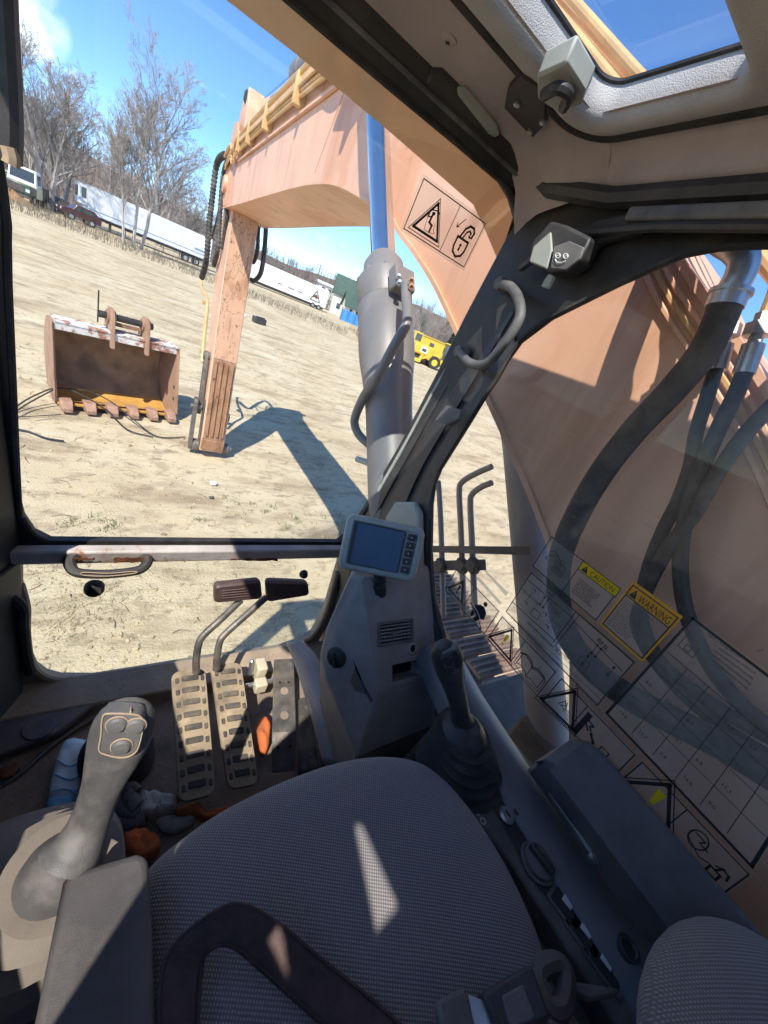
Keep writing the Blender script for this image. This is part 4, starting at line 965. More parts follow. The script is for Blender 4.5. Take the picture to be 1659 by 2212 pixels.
# left face: dial and cover plate
nl = (D - A).cross(H_ - A).normalized()
if nl.dot(V(0, 0, 0) - A) < 0: nl = -nl
kc = wpl(727, 1420, A, nl)
dial = MB().lathe(kc - nl * .002, nl, [(0, .026), (.003, .026), (.005, .022), (.012, .021), (.014, .018), (.014, .001)], 28).build('fan_dial', 'plastic_black', col)
tdown = (D - A).normalized()
MB().bar(kc + nl * .016 - tdown * .019, kc + nl * .016 + tdown * .019, .008, .010, nl).build('dial_grip', 'plastic_black', dial, bevel=.002)
panel([wpl(*p, A + nl * .001, nl) for p in ((767, 1440), (756, 1472), (789, 1536), (803, 1512))], .002, 'cover_plate', 'boot_dusty', col, .002)
panel([wpl(*p, A + nl * .004, nl) for p in ((767, 1440), (772, 1455), (800, 1505), (805, 1513), (801, 1518), (784, 1486))], .003, 'cover_edge', 'plastic_dark', col, .001)
# stub behind the display and pillar trim
MB().prism([wx(*p, .715) for p in ((865, 1085), (905, 1085), (917, 1108), (919, 1235), (880, 1240), (844, 1120))], (-.025, 0, 0)).build('pillar_trim', 'plastic_pale', col, bevel=.008, seg=3)
fl_c = wy(822, 1290, .585)
MB().lathe(fl_c - nf * .002, nf, [(0, .034), (.004, .033), (.007, .022), (.008, .001)], 24).build('stalk_flange', 'plastic_black', col)

# --- display monitor
mon = thing('display_monitor', 'grey display with dark blue screen and a column of five buttons', 'monitor', fl_c)
nm = Vector((-.52, -.72, .46)).normalized(); m0 = wy(822, 1185, .585)
mc = [wpl(*p, m0, nm) for p in ((752, 1107), (921, 1143), (895, 1259), (728, 1227))]
md = Decal(*mc)
def rr_uv(d, u0, u1, v0, v1, r, off, k=5):
    out = []
    ru, rv = r / d.W, r / d.H
    for (cu_, cv_, s0) in ((u1 - ru, v0 + rv, -1), (u1 - ru, v1 - rv, 0), (u0 + ru, v1 - rv, 1), (u0 + ru, v0 + rv, 2)):
        for i in range(k + 1):
            an = (s0 + i / k) * PI / 2; out.append(d.p(cu_ + math.cos(an) * ru, cv_ + math.sin(an) * rv, off))
    return out
hs = MB().loft([rr_uv(md, .06, .94, .06, .94, .02, -.055), rr_uv(md, .0, 1., .0, 1., .02, -.035), rr_uv(md, -.005, 1.005, -.005, 1.005, .02, -.008), rr_uv(md, .01, .99, .015, .985, .018, .001), rr_uv(md, .03, .97, .035, .965, .014, .004),
                rr_uv(md, .085, .915, .10, .90, .008, .004), rr_uv(md, .10, .905, .115, .885, .006, .000)])
hs_o = hs.build('housing', 'plastic_pale', mon, smooth=50)
MB().prism(rr_uv(md, .105, .765, .12, .88, .004, .0002), nm * .002).build('screen_bezel', 'plastic_black', mon)
MB().sheet(rr_uv(md, .15, .745, .145, .865, .003, .0026)).build('screen', 'screen', mon, smooth=0)
for k in range(5):
    v0 = .145 + k * .148
    bt = MB().loft([rr_uv(md, .79, .895, v0, v0 + .125, .002, .000), rr_uv(md, .792, .893, v0 + .003, v0 + .122, .002, .006), rr_uv(md, .80, .885, v0 + .012, v0 + .113, .002, .007)]).build('key_button', 'plastic_black', mon, smooth=30)
    mk = MB(); md.poly(mk, [(.838, v0 + .045), (.850, v0 + .07), (.826, v0 + .07)], .0075); mk.build('key_mark', 'decal_white', bt, smooth=0)
pth = catmull([fl_c, lerp(fl_c, wpl(820, 1240, m0 - nm * .05, nm), .5) + Vector((-.004, -.004, 0)), wpl(822, 1225, m0 - nm * .055, nm)], 12)
MB().tube(pth, lambda t: .013 + .004 * (1 if int(t * 14) % 2 else 0), 14).build('stalk', 'rubber', mon, smooth=0)

# --- seat
seat = thing('operator_seat', 'operator seat in dark grey knitted fabric', 'seat', V(.27, -.1, -1.26))
ol = [(.045, .205), (.10, .240), (.18, .257), (.29, .262), (.39, .248), (.465, .210), (.500, .140), (.512, .054), (.505, -.024), (.49, -.085), (.47, -.30), (.05, -.30), (.030, -.05), (.035, .10)]
olc = catmull([(x, y, 0) for x, y in ol], 6, True)
cx_, cy_ = .275, -.0
rings = []
for s_, z_ in ((.90, -.74), (1.0, -.71), (1.025, -.675), (1.02, -.65), (.99, -.625), (.94, -.608), (.85, -.597), (.70, -.590), (.5, -.587), (.3, -.586), (.1, -.586)):
    rings.append([V(cx_ + (p.x - cx_) * s_, cy_ + (p.y - cy_) * s_, z_ - .05 * max(0, (p.y - .15)) * s_ + (.0035 * noise.noise(Vector((p.x * 7 * s_, p.y * 5 * s_, 3))) if s_ < .97 else 0) + .006 * math.sin(p.x * 26 + p.y * 9) * (1 if .5 < s_ < .97 else .3) * max(0, (p.x - .3)) * 3) for p in olc])
MB().loft(rings).build('cushion', 'seat_fabric', seat, smooth=80, subsurf=1)
bk = MB()
def ell(u, v):
    th = u * 2 * PI; ph = (v - .5) * PI
    return V(.56 + .155 * math.cos(ph) * math.cos(th), -.21 + .11 * math.cos(ph) * math.sin(th), -.50 + .07 * math.sin(ph))
bk.grid(ell, 40, 20).build('backrest_wing', 'seat_fabric_brown', seat, smooth=80)
MB().bar(V(.55, -.20, -.53), V(.40, -.47, -.52), .12, .07).build('wing_mount', 'seat_fabric_brown', seat, bevel=.02)
MB().prism([V(x, y, -.72) for x, y in ((.06, .15), (.48, .15), (.48, -.5), (.06, -.5))], (0, 0, -.2)).build('seat_box', 'plastic_black', seat, bevel=.01)
MB().prism([V(x, -.42, z) for x, z in ((.04, -.65), (.50, -.65), (.46, -.15), (.40, .10), (.14, .10), (.08, -.15))], (0, -.12, 0)).build('backrest', 'seat_fabric', seat, bevel=.03, seg=3)

belt = thing('seat_belt', 'brown-black seat belt lying looped across the seat', 'seat belt', V(.1, .0, -.6))
oe = catmull([wz(*p) for p in ((335, 2270, -.570), (344, 2110, -.562), (370, 2044, -.552), (428, 1988, -.538), (510, 1948, -.532), (592, 1983, -.545), (700, 2070, -.566), (820, 2167, -.574), (910, 2250, -.576))], 6)
ie = catmull([wz(*p) for p in ((428, 2270, -.576), (436, 2130, -.572), (446, 2068, -.562), (474, 2046, -.556), (508, 2054, -.560), (560, 2098, -.571), (625, 2157, -.579), (715, 2238, -.580), (780, 2300, -.580))], 6)
MB().loft([[lerp(p, q, k / 4) for p, q in zip(oe, ie)] for k in range(5)], False, False).build('strap', 'belt_webbing', belt, smooth=60, solid=.0016)
for k in (.06, .94): MB().tube([lerp(p, q, k) + Vector((0, 0, .0016)) for p, q in zip(oe, ie)], .0008, 5).build('strap_stitch', 'belt_webbing', belt)
bu = [wz(*p, -.545) for p in ((1044, 2140), (1150, 2078), (1194, 2205), (1085, 2250))]
bk_o = MB().prism(bu, (0, 0, -.025)).build('buckle', 'plastic_black', belt, bevel=.005)
MB().prism([wz(*p, -.543) for p in ((1085, 2150), (1130, 2125), (1158, 2200), (1105, 2225))], (0, 0, -.01)).build('buckle_button', 'plastic_dark', bk_o, bevel=.002)
MB().prism([wz(*p, -.552) for p in ((1012, 2148), (1046, 2160), (1092, 2260), (1030, 2260))], (0, 0, -.004)).build('tongue', 'steel_bare', belt, bevel=.001)
MB().prism([wz(*p, -.548) for p in ((945, 2160), (1003, 2130), (1040, 2250), (960, 2250))], (0, 0, -.015)).build('tongue_grip', 'plastic_dark', belt, bevel=.004)
MB().tube(catmull([wz(*p, -.60) for p in ((1160, 2100), (1200, 2080), (1222, 2110), (1215, 2170), (1190, 2180), (1170, 2150))], 4, True), .012, 8, closed=True).build('anchor_loop', 'vinyl', belt)
MB().prism([wz(*p, -.60) for p in ((1228, 2128), (1250, 2120), (1340, 2135), (1335, 2150), (1280, 2160), (1235, 2145))], (0, 0, -.012)).build('tilt_lever', 'plastic_dark', seat, bevel=.004)

# --- armrests
al = thing('armrest', 'flat dark vinyl armrest pad half lit by the sun beside the left lever', 'armrest', V(.0, .1, -.7))
MB().prism([wz(*p, -.56) for p in ((136, 1902), (150, 1882), (292, 1842), (312, 1842), (321, 1858), (331, 2000), (337, 2290), (60, 2290), (76, 2200))], (0, 0, -.10)).build('pad', 'vinyl', al, bevel=.010, seg=4)
ar = thing('armrest', 'long dark armrest box along the right side window', 'armrest', V(.65, -.2, -.7))
prof_r = [(.662, -.615), (.654, -.585), (.653, -.560), (.664, -.545), (.672, -.538), (.710, -.494), (.718, -.493), (.724, -.503), (.724, -.615)]
rings = []
for y_, k_, dx in ((.128, .25, .035), (.118, .7, .015), (.10, .92, .004), (.07, 1, 0), (-.05, 1.0, 0), (-.2, 1.0, -.0), (-.62, 1.0, 0)):
    rings.append([V(x + dx * (1 if x < .66 else 0), y_, -.615 + (z + .615) * k_) for x, z in prof_r])
MB().loft(rings).build('box', 'vinyl', ar, smooth=25, bevel=.004, seg=3)
MB().tube([wz(1190, 1712, -.60), wz(1235, 1775, -.60), wz(1280, 1845, -.60)], .0085, 10).build('side_lever', 'steel_worn', ar)
MB().lathe(wz(1283, 1850, -.60), (0, 0, 1), [(-.012, .006), (0, .010), (.006, .008), (.008, .001)], 12).build('lever_end', 'steel_bare', ar)

# --- right switch console with sill trim
sw = thing('switch_console', 'dark switch panel strip with key switch, dial and three rockers', 'console', V(.6, .0, -1.26))
pn = [wz(*p, -.665) for p in ((940, 1690), (1060, 1655), (1130, 1758), (1250, 1940), (1372, 2124), (1440, 2230), (1350, 2240), (1280, 2128), (1110, 1872), (1000, 1733))]
MB().prism(pn, (0, 0, -.30)).build('panel', 'plastic_dark', sw, bevel=.006)
MB().prism([wz(*p, -.663) for p in ((1062, 1742), (1072, 1730), (1090, 1728), (1122, 1748), (1200, 1868), (1211, 1902), (1202, 1928), (1185, 1938), (1168, 1925))], (0, 0, -.006)).build('key_plate', 'plastic_black', sw, bevel=.002)
kp = wz(1094, 1762, -.662)
kb = MB().lathe(kp, (0, 0, 1), [(0, .0145), (.003, .0145), (.006, .011), (.006, .001)], 24).build('key_switch', 'steel_bare', sw)
MB().box(kp + Vector((0, 0, .0062)), (.003, .012, .001)).build('key_slot', 'decal_black', kb)
MB().lathe(wz(1119, 1753, -.660), (0, 0, 1), [(0, .013), (.005, .013), (.007, .010), (.008, .001)], 20).build('key_cap', 'rubber', sw)
dc = wz(1160, 1864, -.662)
dl = MB().lathe(dc, (0, 0, 1), [(0, .030), (.003, .030), (.004, .026), (.010, .025), (.012, .021), (.012, .001)], 32).build('throttle_dial', 'plastic_dark', sw)
dd_ = (wz(1190, 1900, -.66) - wz(1140, 1835, -.66)).normalized()
MB().bar(dc + Vector((0, 0, .016)) - dd_ * .022, dc + Vector((0, 0, .016)) + dd_ * .022, .012, .012).build('dial_grip', 'plastic_black', dl, bevel=.003)
MB().tube(catmull([wz(*p, -.6622) for p in ((1130, 1828), (1137, 1818), (1148, 1815))], 3), .0012, 5).build('dial_mark', 'plastic_pale', sw)
wdir = Vector((dd_.y, -dd_.x, 0))
for (px_, py_), (wx_, wy_) in zip(((1222, 1962), (1262, 2022), (1304, 2085)), ((1226, 1948), (1266, 2009), (1310, 2076))):
    c_ = wz(px_, py_, -.664)
    r_ = MB().prism(rect(c_, dd_, wdir, .044, .026, .003), (0, 0, .004)).build('rocker_switch', 'plastic_black', sw, bevel=.001)
    MB().prism(rect(wz(wx_, wy_, -.6595), dd_, wdir, .016, .0135, 0), (0, 0, .002)).build('rocker_cap', 'switch_white', r_, bevel=.001)
    MB().ring(rect(c_, dd_, wdir, .056, .036, .004), rect(c_, dd_, wdir, .045, .027, .003), (0, 0, .0025)).build('rocker_frame', 'plastic_dark', r_)
for p in ((1031, 1754), (1043, 1774)):
    MB().ring(circ(wz(*p, -.6645), ux, uy, .0055, 12), circ(wz(*p, -.6645), ux, uy, .0040, 12), (0, 0, .001)).build('panel_symbol', 'switch_white', sw)
tr_ = MB()
tp = [(.606, -.70), (.608, -.672), (.616, -.655), (.640, -.642), (.680, -.640), (.726, -.662), (.728, -.70)]
tr_.loft([[V(x + dx, y, z) for x, z in tp] for y, dx in ((.46, .05), (.40, .03), (.30, .012), (.15, .0), (-.1, .0), (-.6, .0))]).build('sill_trim', 'sill_trim', sw, smooth=40)
MB().lathe(wz(1354, 2050, -.645), (0, 0, 1), [(0, .017), (.005, .016), (.007, .012), (.004, .010), (.004, .001)], 20).build('power_socket', 'plastic_black', sw)
MB().prism([V(.53, .235, -.70), V(.725, .33, -.70), V(.725, -.6, -.72), V(.52, -.6, -.72)], (0, 0, -.55)).build('console_base', 'plastic_dark', sw, bevel=.01)

# --- joysticks
def grip(name, pts, name_m, par, seg=20):      # pts: (centre, half width across view, half depth)
    path = catmull([p for p, a, b in pts], 5); n_ = len(pts)
    aa = catmull([Vector((a, b, 0)) for p, a, b in pts], 5)
    rings = []
    for i, p in enumerate(path):
        t = (path[min(i + 1, len(path) - 1)] - path[max(i - 1, 0)]).normalized()
        view = (V(0, 0, 0) - p).normalized(); v = (view - t * view.dot(t)).normalized(); u = t.cross(v)
        rings.append([p + u * (aa[i].x * math.cos(2 * PI * k / seg)) + v * (aa[i].y * math.sin(2 * PI * k / seg)) for k in range(seg)])
    return MB().loft(rings).build(name, name_m, par, smooth=70)
def bellows(par, top, bot, r0, r1, n_, m, name='boot', sq=.62, amp=.0065):
    rings = []
    steps = n_ * 4
    ax_ = (bot - top); 
    for i in range(steps + 1):
        t = i / steps; r = lerp(r0, r1, t) + amp * math.cos(t * n_ * 2 * PI)
        c = lerp(top, bot, t); ring_ = []
        for k in range(36):
            an = 2 * PI * k / 36; q = (abs(math.cos(an)) ** 4 + abs(math.sin(an)) ** 4) ** .25
            rad = r / lerp(1, q, sq * t)
            ring_.append(c + Vector((math.cos(an) * rad, math.sin(an) * rad, 0)))
        rings.append(ring_)
    return MB().loft(rings).build(name, m, par, smooth=60)
jl = thing('joystick', 'left control lever with three round buttons on a worn grip', 'joystick', V(-.05, .25, -.72), 'control levers either side of the seat')
gl_ = [(wy(150, 1858, .232), .030, .030), (wy(172, 1822, .240), .024, .024), (wy(196, 1770, .252), .0195, .0195), (wy(222, 1700, .265), .020, .020), (wy(245, 1640, .276), .026, .018), (wy(262, 1590, .284), .0295, .017), (wy(272, 1552, .288), .0275, .015), (wy(277, 1532, .288), .020, .014), (wy(278, 1527, .288), .006, .004)]
grip('grip', gl_, 'grip_rubber', jl)
hc = wy(264, 1590, .284); hv = (V(0, 0, 0) - hc).normalized(); ha = (wy(275, 1535, .288) - wy(245, 1640, .276)).normalized(); hn = (hv - ha * hv.dot(ha)).normalized(); hp0 = hc + hn * .0205
ft = [wpl(*p, hp0, hn) for p in ((222, 1548), (240, 1541), (290, 1543), (306, 1550), (310, 1566), (300, 1612), (286, 1630), (262, 1636), (230, 1630), (214, 1620), (218, 1590))]
ft = catmull(ft, 3, True)
fp_ = MB().prism(ft, -hn * .016).build('button_plate', 'plastic_dark', jl, bevel=.0015)
MB().tube([p + hn * .0003 for p in ft], .0008, 5, closed=True).build('plate_rim', 'seam_tan', fp_)
for p in ((253, 1564), (293, 1567), (263, 1611)):
    c_ = wpl(*p, hp0, hn)
    b_ = MB().lathe(c_, hn, [(-.002, .0088), (.002, .0088), (.0045, .007), (.0055, .001)], 24).build('button', 'plastic_dark', jl)
    MB().tube(circ(c_ + hn * .0006, *axes(hn, (0, 1, .3))[0::2], .0094, 24), .0007, 5, closed=True).build('button_rim', 'seam_tan', b_)
seam = []
for p, o in (((258, 1640), .0215), ((247, 1680), .020), ((232, 1720), .0195), ((215, 1765), .0195), ((200, 1805), .022), ((196, 1828), .024)):
    yv = lerp(.276, .240, (p[1] - 1640) / 190); q = wy(*p, yv); seam.append(q + (V(0, 0, 0) - q).normalized() * o)
MB().tube(catmull(seam, 4), .0009, 5).build('grip_seam', 'seam_tan', jl)
sm2 = [wpl(283, 1528, hp0 - hn * .008, hn), wpl(282, 1536, hp0 - hn * .001, hn), wpl(282, 1543, hp0, hn)]
MB().tube(sm2, .0008, 5).build('head_seam', 'seam_tan', jl)
MB().lathe(wz(138, 1874, -.632), (.25, .1, 1), [(-.014, .040), (0, .038), (.010, .034), (.022, .026), (.032, .020)], 32).build('boot_dome', 'grip_rubber', jl)
bellows(jl, wz(136, 1876, -.636) , wz(40, 1960, -.745), .046, .098, 4, 'boot_dusty', amp=.009)
MB().prism([wz(*p, -.76) for p in ((-120, 1860), (100, 1860), (130, 2300), (-120, 2300))], (0, 0, -.3)).build('console_box', 'plastic_black', jl, bevel=.01)
jr = thing('joystick', 'right control lever with black bellows boot by the console column', 'joystick', V(.57, .19, -.72), 'control levers either side of the seat')
gr_ = [(wy(1000, 1568, .232), .026, .026), (wy(995, 1548, .238), .0195, .0195), (wy(988, 1510, .252), .0180, .018), (wy(979, 1478, .266), .0200, .019), (wy(972, 1450, .278), .0250, .021), (wy(966, 1422, .285), .0275, .022), (wy(961, 1402, .287), .0240, .018), (wy(958, 1392, .287), .012, .009)]
grip('grip', gr_, 'plastic_black', jr)
hc = wy(969, 1432, .283); hv = (V(0, 0, 0) - hc).normalized(); ha = (wy(961, 1402, .287) - wy(979, 1478, .266)).normalized(); hn = (hv - ha * hv.dot(ha)).normalized(); hp0 = hc + hn * .0235
ft = catmull([wpl(*p, hp0, hn) for p in ((955, 1414), (965, 1408), (988, 1402), (996, 1412), (1000, 1430), (996, 1446), (982, 1456), (966, 1450), (956, 1432))], 3, True)
fp_ = MB().prism(ft, -hn * .014).build('button_plate', 'plastic_dark', jr, bevel=.001)
for p, r in (((964, 1421), .0085), ((974, 1443), .0085)):
    MB().lathe(wpl(*p, hp0, hn), hn, [(-.002, r), (.002, r), (.004, r * .8), (.005, .001)], 20).build('button', 'plastic_black', jr)
MB().prism(catmull([wpl(*p, hp0, hn) for p in ((977, 1408), (987, 1404), (996, 1430), (993, 1441), (986, 1438))], 3, True), hn * .004).build('rocker', 'plastic_black', jr, bevel=.001)
sr_ = []
for p, yv in (((1003, 1445), .276), ((1003, 1470), .266), ((1004, 1500), .256), ((1010, 1545), .240)):
    q = wy(*p, yv); sr_.append(q + (V(0, 0, 0) - q).normalized() * .012)
MB().tube(catmull(sr_, 4), .0008, 5).build('grip_seam', 'seam_tan', jr)
MB().lathe(wz(1002, 1582, -.605), (0, 0, 1), [(-.012, .050), (0, .047), (.012, .040), (.020, .028), (.026, .022)], 32).build('boot_dome', 'plastic_black', jr)
bellows(jr, wz(1002, 1585, -.604), wz(1003, 1680, -.690), .050, .088, 6, 'rubber')

# ================================================================== stickers on the panes
XS = .7355
def sq(*c): return Decal(*[wx(*p, XS) for p in c])
def film(d, name, par, m='film', off=.0004):
    mb = MB(); d.poly(mb, [(0, 0), (1, 0), (1, 1), (0, 1)], off); return mb.build(name, m, par, smooth=0)
def border(d, mb, m=.03, w=.0022):
    a = m * d.H / d.W; d.line(mb, [(a, m), (1 - a, m), (1 - a, 1 - m), (a, 1 - m)], w, True)
def tri(d, mb, cu_, cv_, s, w=.006, flip=False):     # warning triangle, s = height in metres
    pts = [(cu_, cv_ - .55 * s / d.H), (cu_ + .60 * s / d.W, cv_ + .45 * s / d.H), (cu_ - .60 * s / d.W, cv_ + .45 * s / d.H)]
    d.line(mb, pts, w, True)
    k = 1.28; d.line(mb, [(cu_ + (u - cu_) * k, cv_ + (v - cv_ ) * k) for u, v in pts], .0016, True)
def bang(d, mb, cu_, cv_, s):
    d.poly(mb, [(cu_ - .09 * s / d.W, cv_ - .3 * s / d.H), (cu_ + .09 * s / d.W, cv_ - .3 * s / d.H), (cu_ + .045 * s / d.W, cv_ + .12 * s / d.H), (cu_ - .045 * s / d.W, cv_ + .12 * s / d.H)])
    d.poly(mb, [(cu_ + .07 * s / d.W * math.cos(i * PI / 5), cv_ + .25 * s / d.H + .07 * s / d.H * math.sin(i * PI / 5)) for i in range(10)])
def para(d, mb, u, v, lines, size, gap, wmax=None):
    for i, t in enumerate(lines): d.text(mb, t, u, v + i * gap / d.H, size, wmax if len(t) > 14 else None)
def sticker(name, d, m='film'): return film(d, name, cab, m)

# windshield: crush hazard and unlocked padlock
dw = Decal(*[pw(*p) - WN * .0005 for p in ((913, 374), (1055, 479), (1002, 585), (864, 497))])
s_ = film(dw, 'lock_sticker', cab); mb = MB()
border(dw, mb, .06, .002); dw.line(mb, [(.56, .06), (.56, .94)], .0016)
tri(dw, mb, .30, .56, .058, .0050)
dw.poly(mb, [(.275, .42), (.305, .40), (.32, .44), (.30, .47), (.275, .46)]); dw.line(mb, [(.25, .40), (.33, .36), (.37, .39)], .0022); dw.line(mb, [(.29, .47), (.285, .60), (.33, .63), (.33, .74)], .0045)
dw.line(mb, [(.29, .50), (.24, .53), (.25, .47)], .0025); dw.line(mb, [(.36, .56), (.37, .68), (.40, .72), (.34, .76), (.26, .76), (.24, .50)], .001)
lk = [(.70, .52), (.87, .52), (.87, .70), (.85, .80), (.785, .86), (.72, .80), (.70, .70)]
dw.line(mb, lk, .0045, True)
dw.line(mb, [(.73, .50), (.755, .34), (.80, .25), (.86, .25), (.89, .32), (.88, .42)], .0045); dw.line(mb, [(.77, .50), (.79, .38), (.82, .33), (.85, .35), (.845, .43)], .0035)
dw.line(mb, [(.845, .43), (.88, .42)], .003)
dw.poly(mb, [(.785 + .018 * math.cos(i * PI / 5), .63 + .026 * math.sin(i * PI / 5)) for i in range(10)]); dw.poly(mb, [(.778, .64), (.792, .64), (.80, .74), (.77, .74)])
dw.line(mb, [(.70, .20), (.63, .40)], .0018); dw.line(mb, [(.625, .33), (.63, .40), (.66, .37)], .0018)
mb.build('print', 'decal_black', s_, smooth=0)
# faint etched glass mark
de = Decal(*[pw(*p) - WN * .0005 for p in ((140, 1112), (192, 1118), (190, 1140), (138, 1134))]); mb = MB()
for i in range(4): de.text(mb, ('SAFETY GLASS', 'LAMINATED', 'AS1 DOT', 'M')[i] if i < 2 else 'AS1', .05 + .1 * i, .25 + .22 * i, .0035)
for o, u in ((0, .2), (1, .6)):
    de.line(mb, [(u + .08 * math.cos(i * PI / 5), .05 + .1 * math.sin(i * PI / 5)) for i in range(10)], .0006, True)
mb.build('glass_mark', 'decal_black', cab, smooth=0)

# side window: seat belt notice
d = sq((988, 1223), (1082, 1320), (1047, 1375), (958, 1273)); s_ = sticker('belt_sticker', d); mb = MB()
border(d, mb, .05, .002); d.line(mb, [(.47, .05), (.47, .95)], .0016); tri(d, mb, .24, .56, .046, .0042); bang(d, mb, .24, .56, .040)
per = [(.70, .34), (.76, .30), (.84, .40), (.86, .62), (.78, .74), (.66, .66), (.62, .48)]
d.poly(mb, per); d.poly(mb, [(.755 + .035 * math.cos(i * PI / 6), .21 + .075 * math.sin(i * PI / 6)) for i in range(12)])
d.poly(mb, [(.62, .66), (.68, .70), (.68, .86), (.63, .84)]); d.poly(mb, [(.72, .72), (.80, .74), (.76, .90), (.70, .88)])
d.line(mb, [(.54, .56), (.66, .63), (.80, .76), (.90, .92)], .0028); mb.build('print', 'decal_black', s_, smooth=0)
mb = MB(); d.line(mb, [(.58, .53), (.70, .58), (.80, .68), (.86, .78)], .0022, off=.0018); mb.build('belt_line', 'decal_white', s_, smooth=0)

# read the manual
d = sq((1085, 1327), (1206, 1452), (1162, 1509), (1050, 1380)); s_ = sticker('manual_sticker', d); mb = MB()
border(d, mb, .05, .002); d.line(mb, [(.47, .05), (.47, .95)], .0016); tri(d, mb, .24, .52, .058, .0046)
for o in (0, .03, .06):
    d.line(mb, [(.54 - o * .6, .36 + o), (.60 - o * .6, .30 + o), (.70 - o * .3, .34 + o), (.73, .44 + o)], .0014)
    d.line(mb, [(.73, .44 + o), (.80 + o * .3, .36 + o), (.92 + o * .5, .40 + o)], .0014)
d.line(mb, [(.54, .36), (.54, .74), (.60, .69), (.70, .73), (.73, .82), (.80, .75), (.92, .79), (.92, .40)], .0016); d.line(mb, [(.73, .44), (.73, .82)], .0014)
d.line(mb, [(.51, .42), (.51, .80), (.72, .90), (.95, .85), (.95, .46)], .0014); mb.build('print', 'decal_black', s_, smooth=0)
mb = MB(); bang(d, mb, .24, .52, .050); mb.build('exclamation_mark', 'decal_yellow', s_, smooth=0)

# hand crush notice
d = sq((1213, 1461), (1377, 1632), (1332, 1677), (1167, 1517)); s_ = sticker('crush_sticker', d); mb = MB()
border(d, mb, .04, .002); d.line(mb, [(.40, .04), (.40, .96)], .0016); tri(d, mb, .21, .50, .062, .005)
d.line(mb, [(.16, .62), (.20, .42), (.24, .52), (.19, .60), (.26, .64), (.23, .40)], .0014)
d.line(mb, [(.47, .22), (.47, .86)], .010); d.line(mb, [(.50, .32), (.57, .36), (.54, .44), (.58, .52)], .0030); d.line(mb, [(.50, .45), (.55, .56)], .003)
d.line(mb, [(.60, .60), (.66, .72)], .0035); d.poly(mb, [(.575, .60), (.625, .60), (.60, .52)]); d.poly(mb, [(.635, .72), (.685, .72), (.665, .82)])
d.line(mb, [(.74, .62), (.83, .62), (.83, .88), (.74, .88)], .0020, True); mb.build('print', 'decal_black', s_, smooth=0)

# second exclamation sticker with outline drawings
d = sq((1387, 1641), (1626, 1891), (1559, 1940), (1335, 1686)); s_ = sticker('exit_sticker', d); mb = MB()
border(d, mb, .04, .002); d.line(mb, [(.47, .04), (.47, .96)], .0016); tri(d, mb, .27, .60, .080, .0055)
d.line(mb, [(.66 + .07 * math.cos(i * PI / 8), .40 + .24 * math.sin(i * PI / 8)) for i in range(16)], .0020, True); d.line(mb, [(.62, .30), (.70, .30), (.68, .42), (.75, .44)], .002); d.line(mb, [(.60, .52), (.74, .70), (.80, .62)], .0018)
d.line(mb, [(.82, .62), (.90, .62), (.90, .80), (.82, .80)], .0030, True); d.line(mb, [(.86, .60), (.88, .44), (.93, .46), (.94, .58)], .0030); d.line(mb, [(.84, .52), (.89, .42)], .002); mb.build('print', 'decal_black', s_, smooth=0)
mb = MB(); bang(d, mb, .28, .55, .070); mb.build('exclamation_mark', 'decal_yellow', s_, smooth=0)

# pattern changer card
d = sq((1148, 1235), (1373, 1431), (1291, 1526), (1092, 1321)); s_ = sticker('pattern_card', d); mb = MB()
def inv(dd, px, py):                          # picture point -> u,v on the card
    p = wx(px, py, XS); u, v = .5, .5
    for _ in range(12):
        q = dd.p(u, v, 0); e = p - q; du = (dd.c[1] - dd.c[0]); dv = (dd.c[3] - dd.c[0])
        a11, a12, a22 = du.dot(du), du.dot(dv), dv.dot(dv); b1, b2 = e.dot(du), e.dot(dv); det = a11 * a22 - a12 * a12
        u += (b1 * a22 - b2 * a12) / det; v += (b2 * a11 - b1 * a12) / det
    return u, v
border(d, mb, .015, .0018)
def rel(*pts): return [inv(d, *p) for p in pts]
d.line(mb, rel((1139, 1251), (1238, 1335)), .0014); d.line(mb, rel((1108, 1301), (1203, 1387)), .0014); d.line(mb, rel((1245, 1321), (1195, 1388)), .0014)
d.line(mb, rel((1252, 1328), (1200, 1395)), .0014); d.line(mb, rel((1241, 1342), (1345, 1450)), .0014); d.line(mb, rel((1252, 1327), (1373, 1431)), .0014); d.line(mb, rel((1200, 1395), (1312, 1505)), .0012)
def dtext(dd, mb, txt, px, py, size, px2=None, py2=None):
    a = inv(dd, px, py)
    ang = 0; wm = None
    if px2:
        b = inv(dd, px2, py2); dx, dy = (b[0] - a[0]) * dd.W, (b[1] - a[1]) * dd.H; ang = math.atan2(dy, dx); wm = math.hypot(dx, dy)
    dd.text(mb, txt, a[0], a[1], size, wm, ang=ang)
dtext(d, mb, 'SAE', 1178, 1277, .0105, 1195, 1291); dtext(d, mb, 'BHL', 1289, 1382, .0125, 1311, 1408)
dtext(d, mb, 'PATTERN CHANGER SELECTION', 1139, 1346, .0080, 1233, 1437)
for i, (t, a, b) in enumerate((('1. Loosen the handle at the valve and turn', (1100, 1327), (1182, 1404)), ('2. Set the handle to the desired pattern', (1105, 1336), (1188, 1413)), ('3. Lock the handle in place to prevent movement', (1190, 1408), (1298, 1512)), ('4. Change the display card in cab to match pattern', (1187, 1416), (1290, 1520)))): dtext(d, mb, t, *a, .0045, *b)
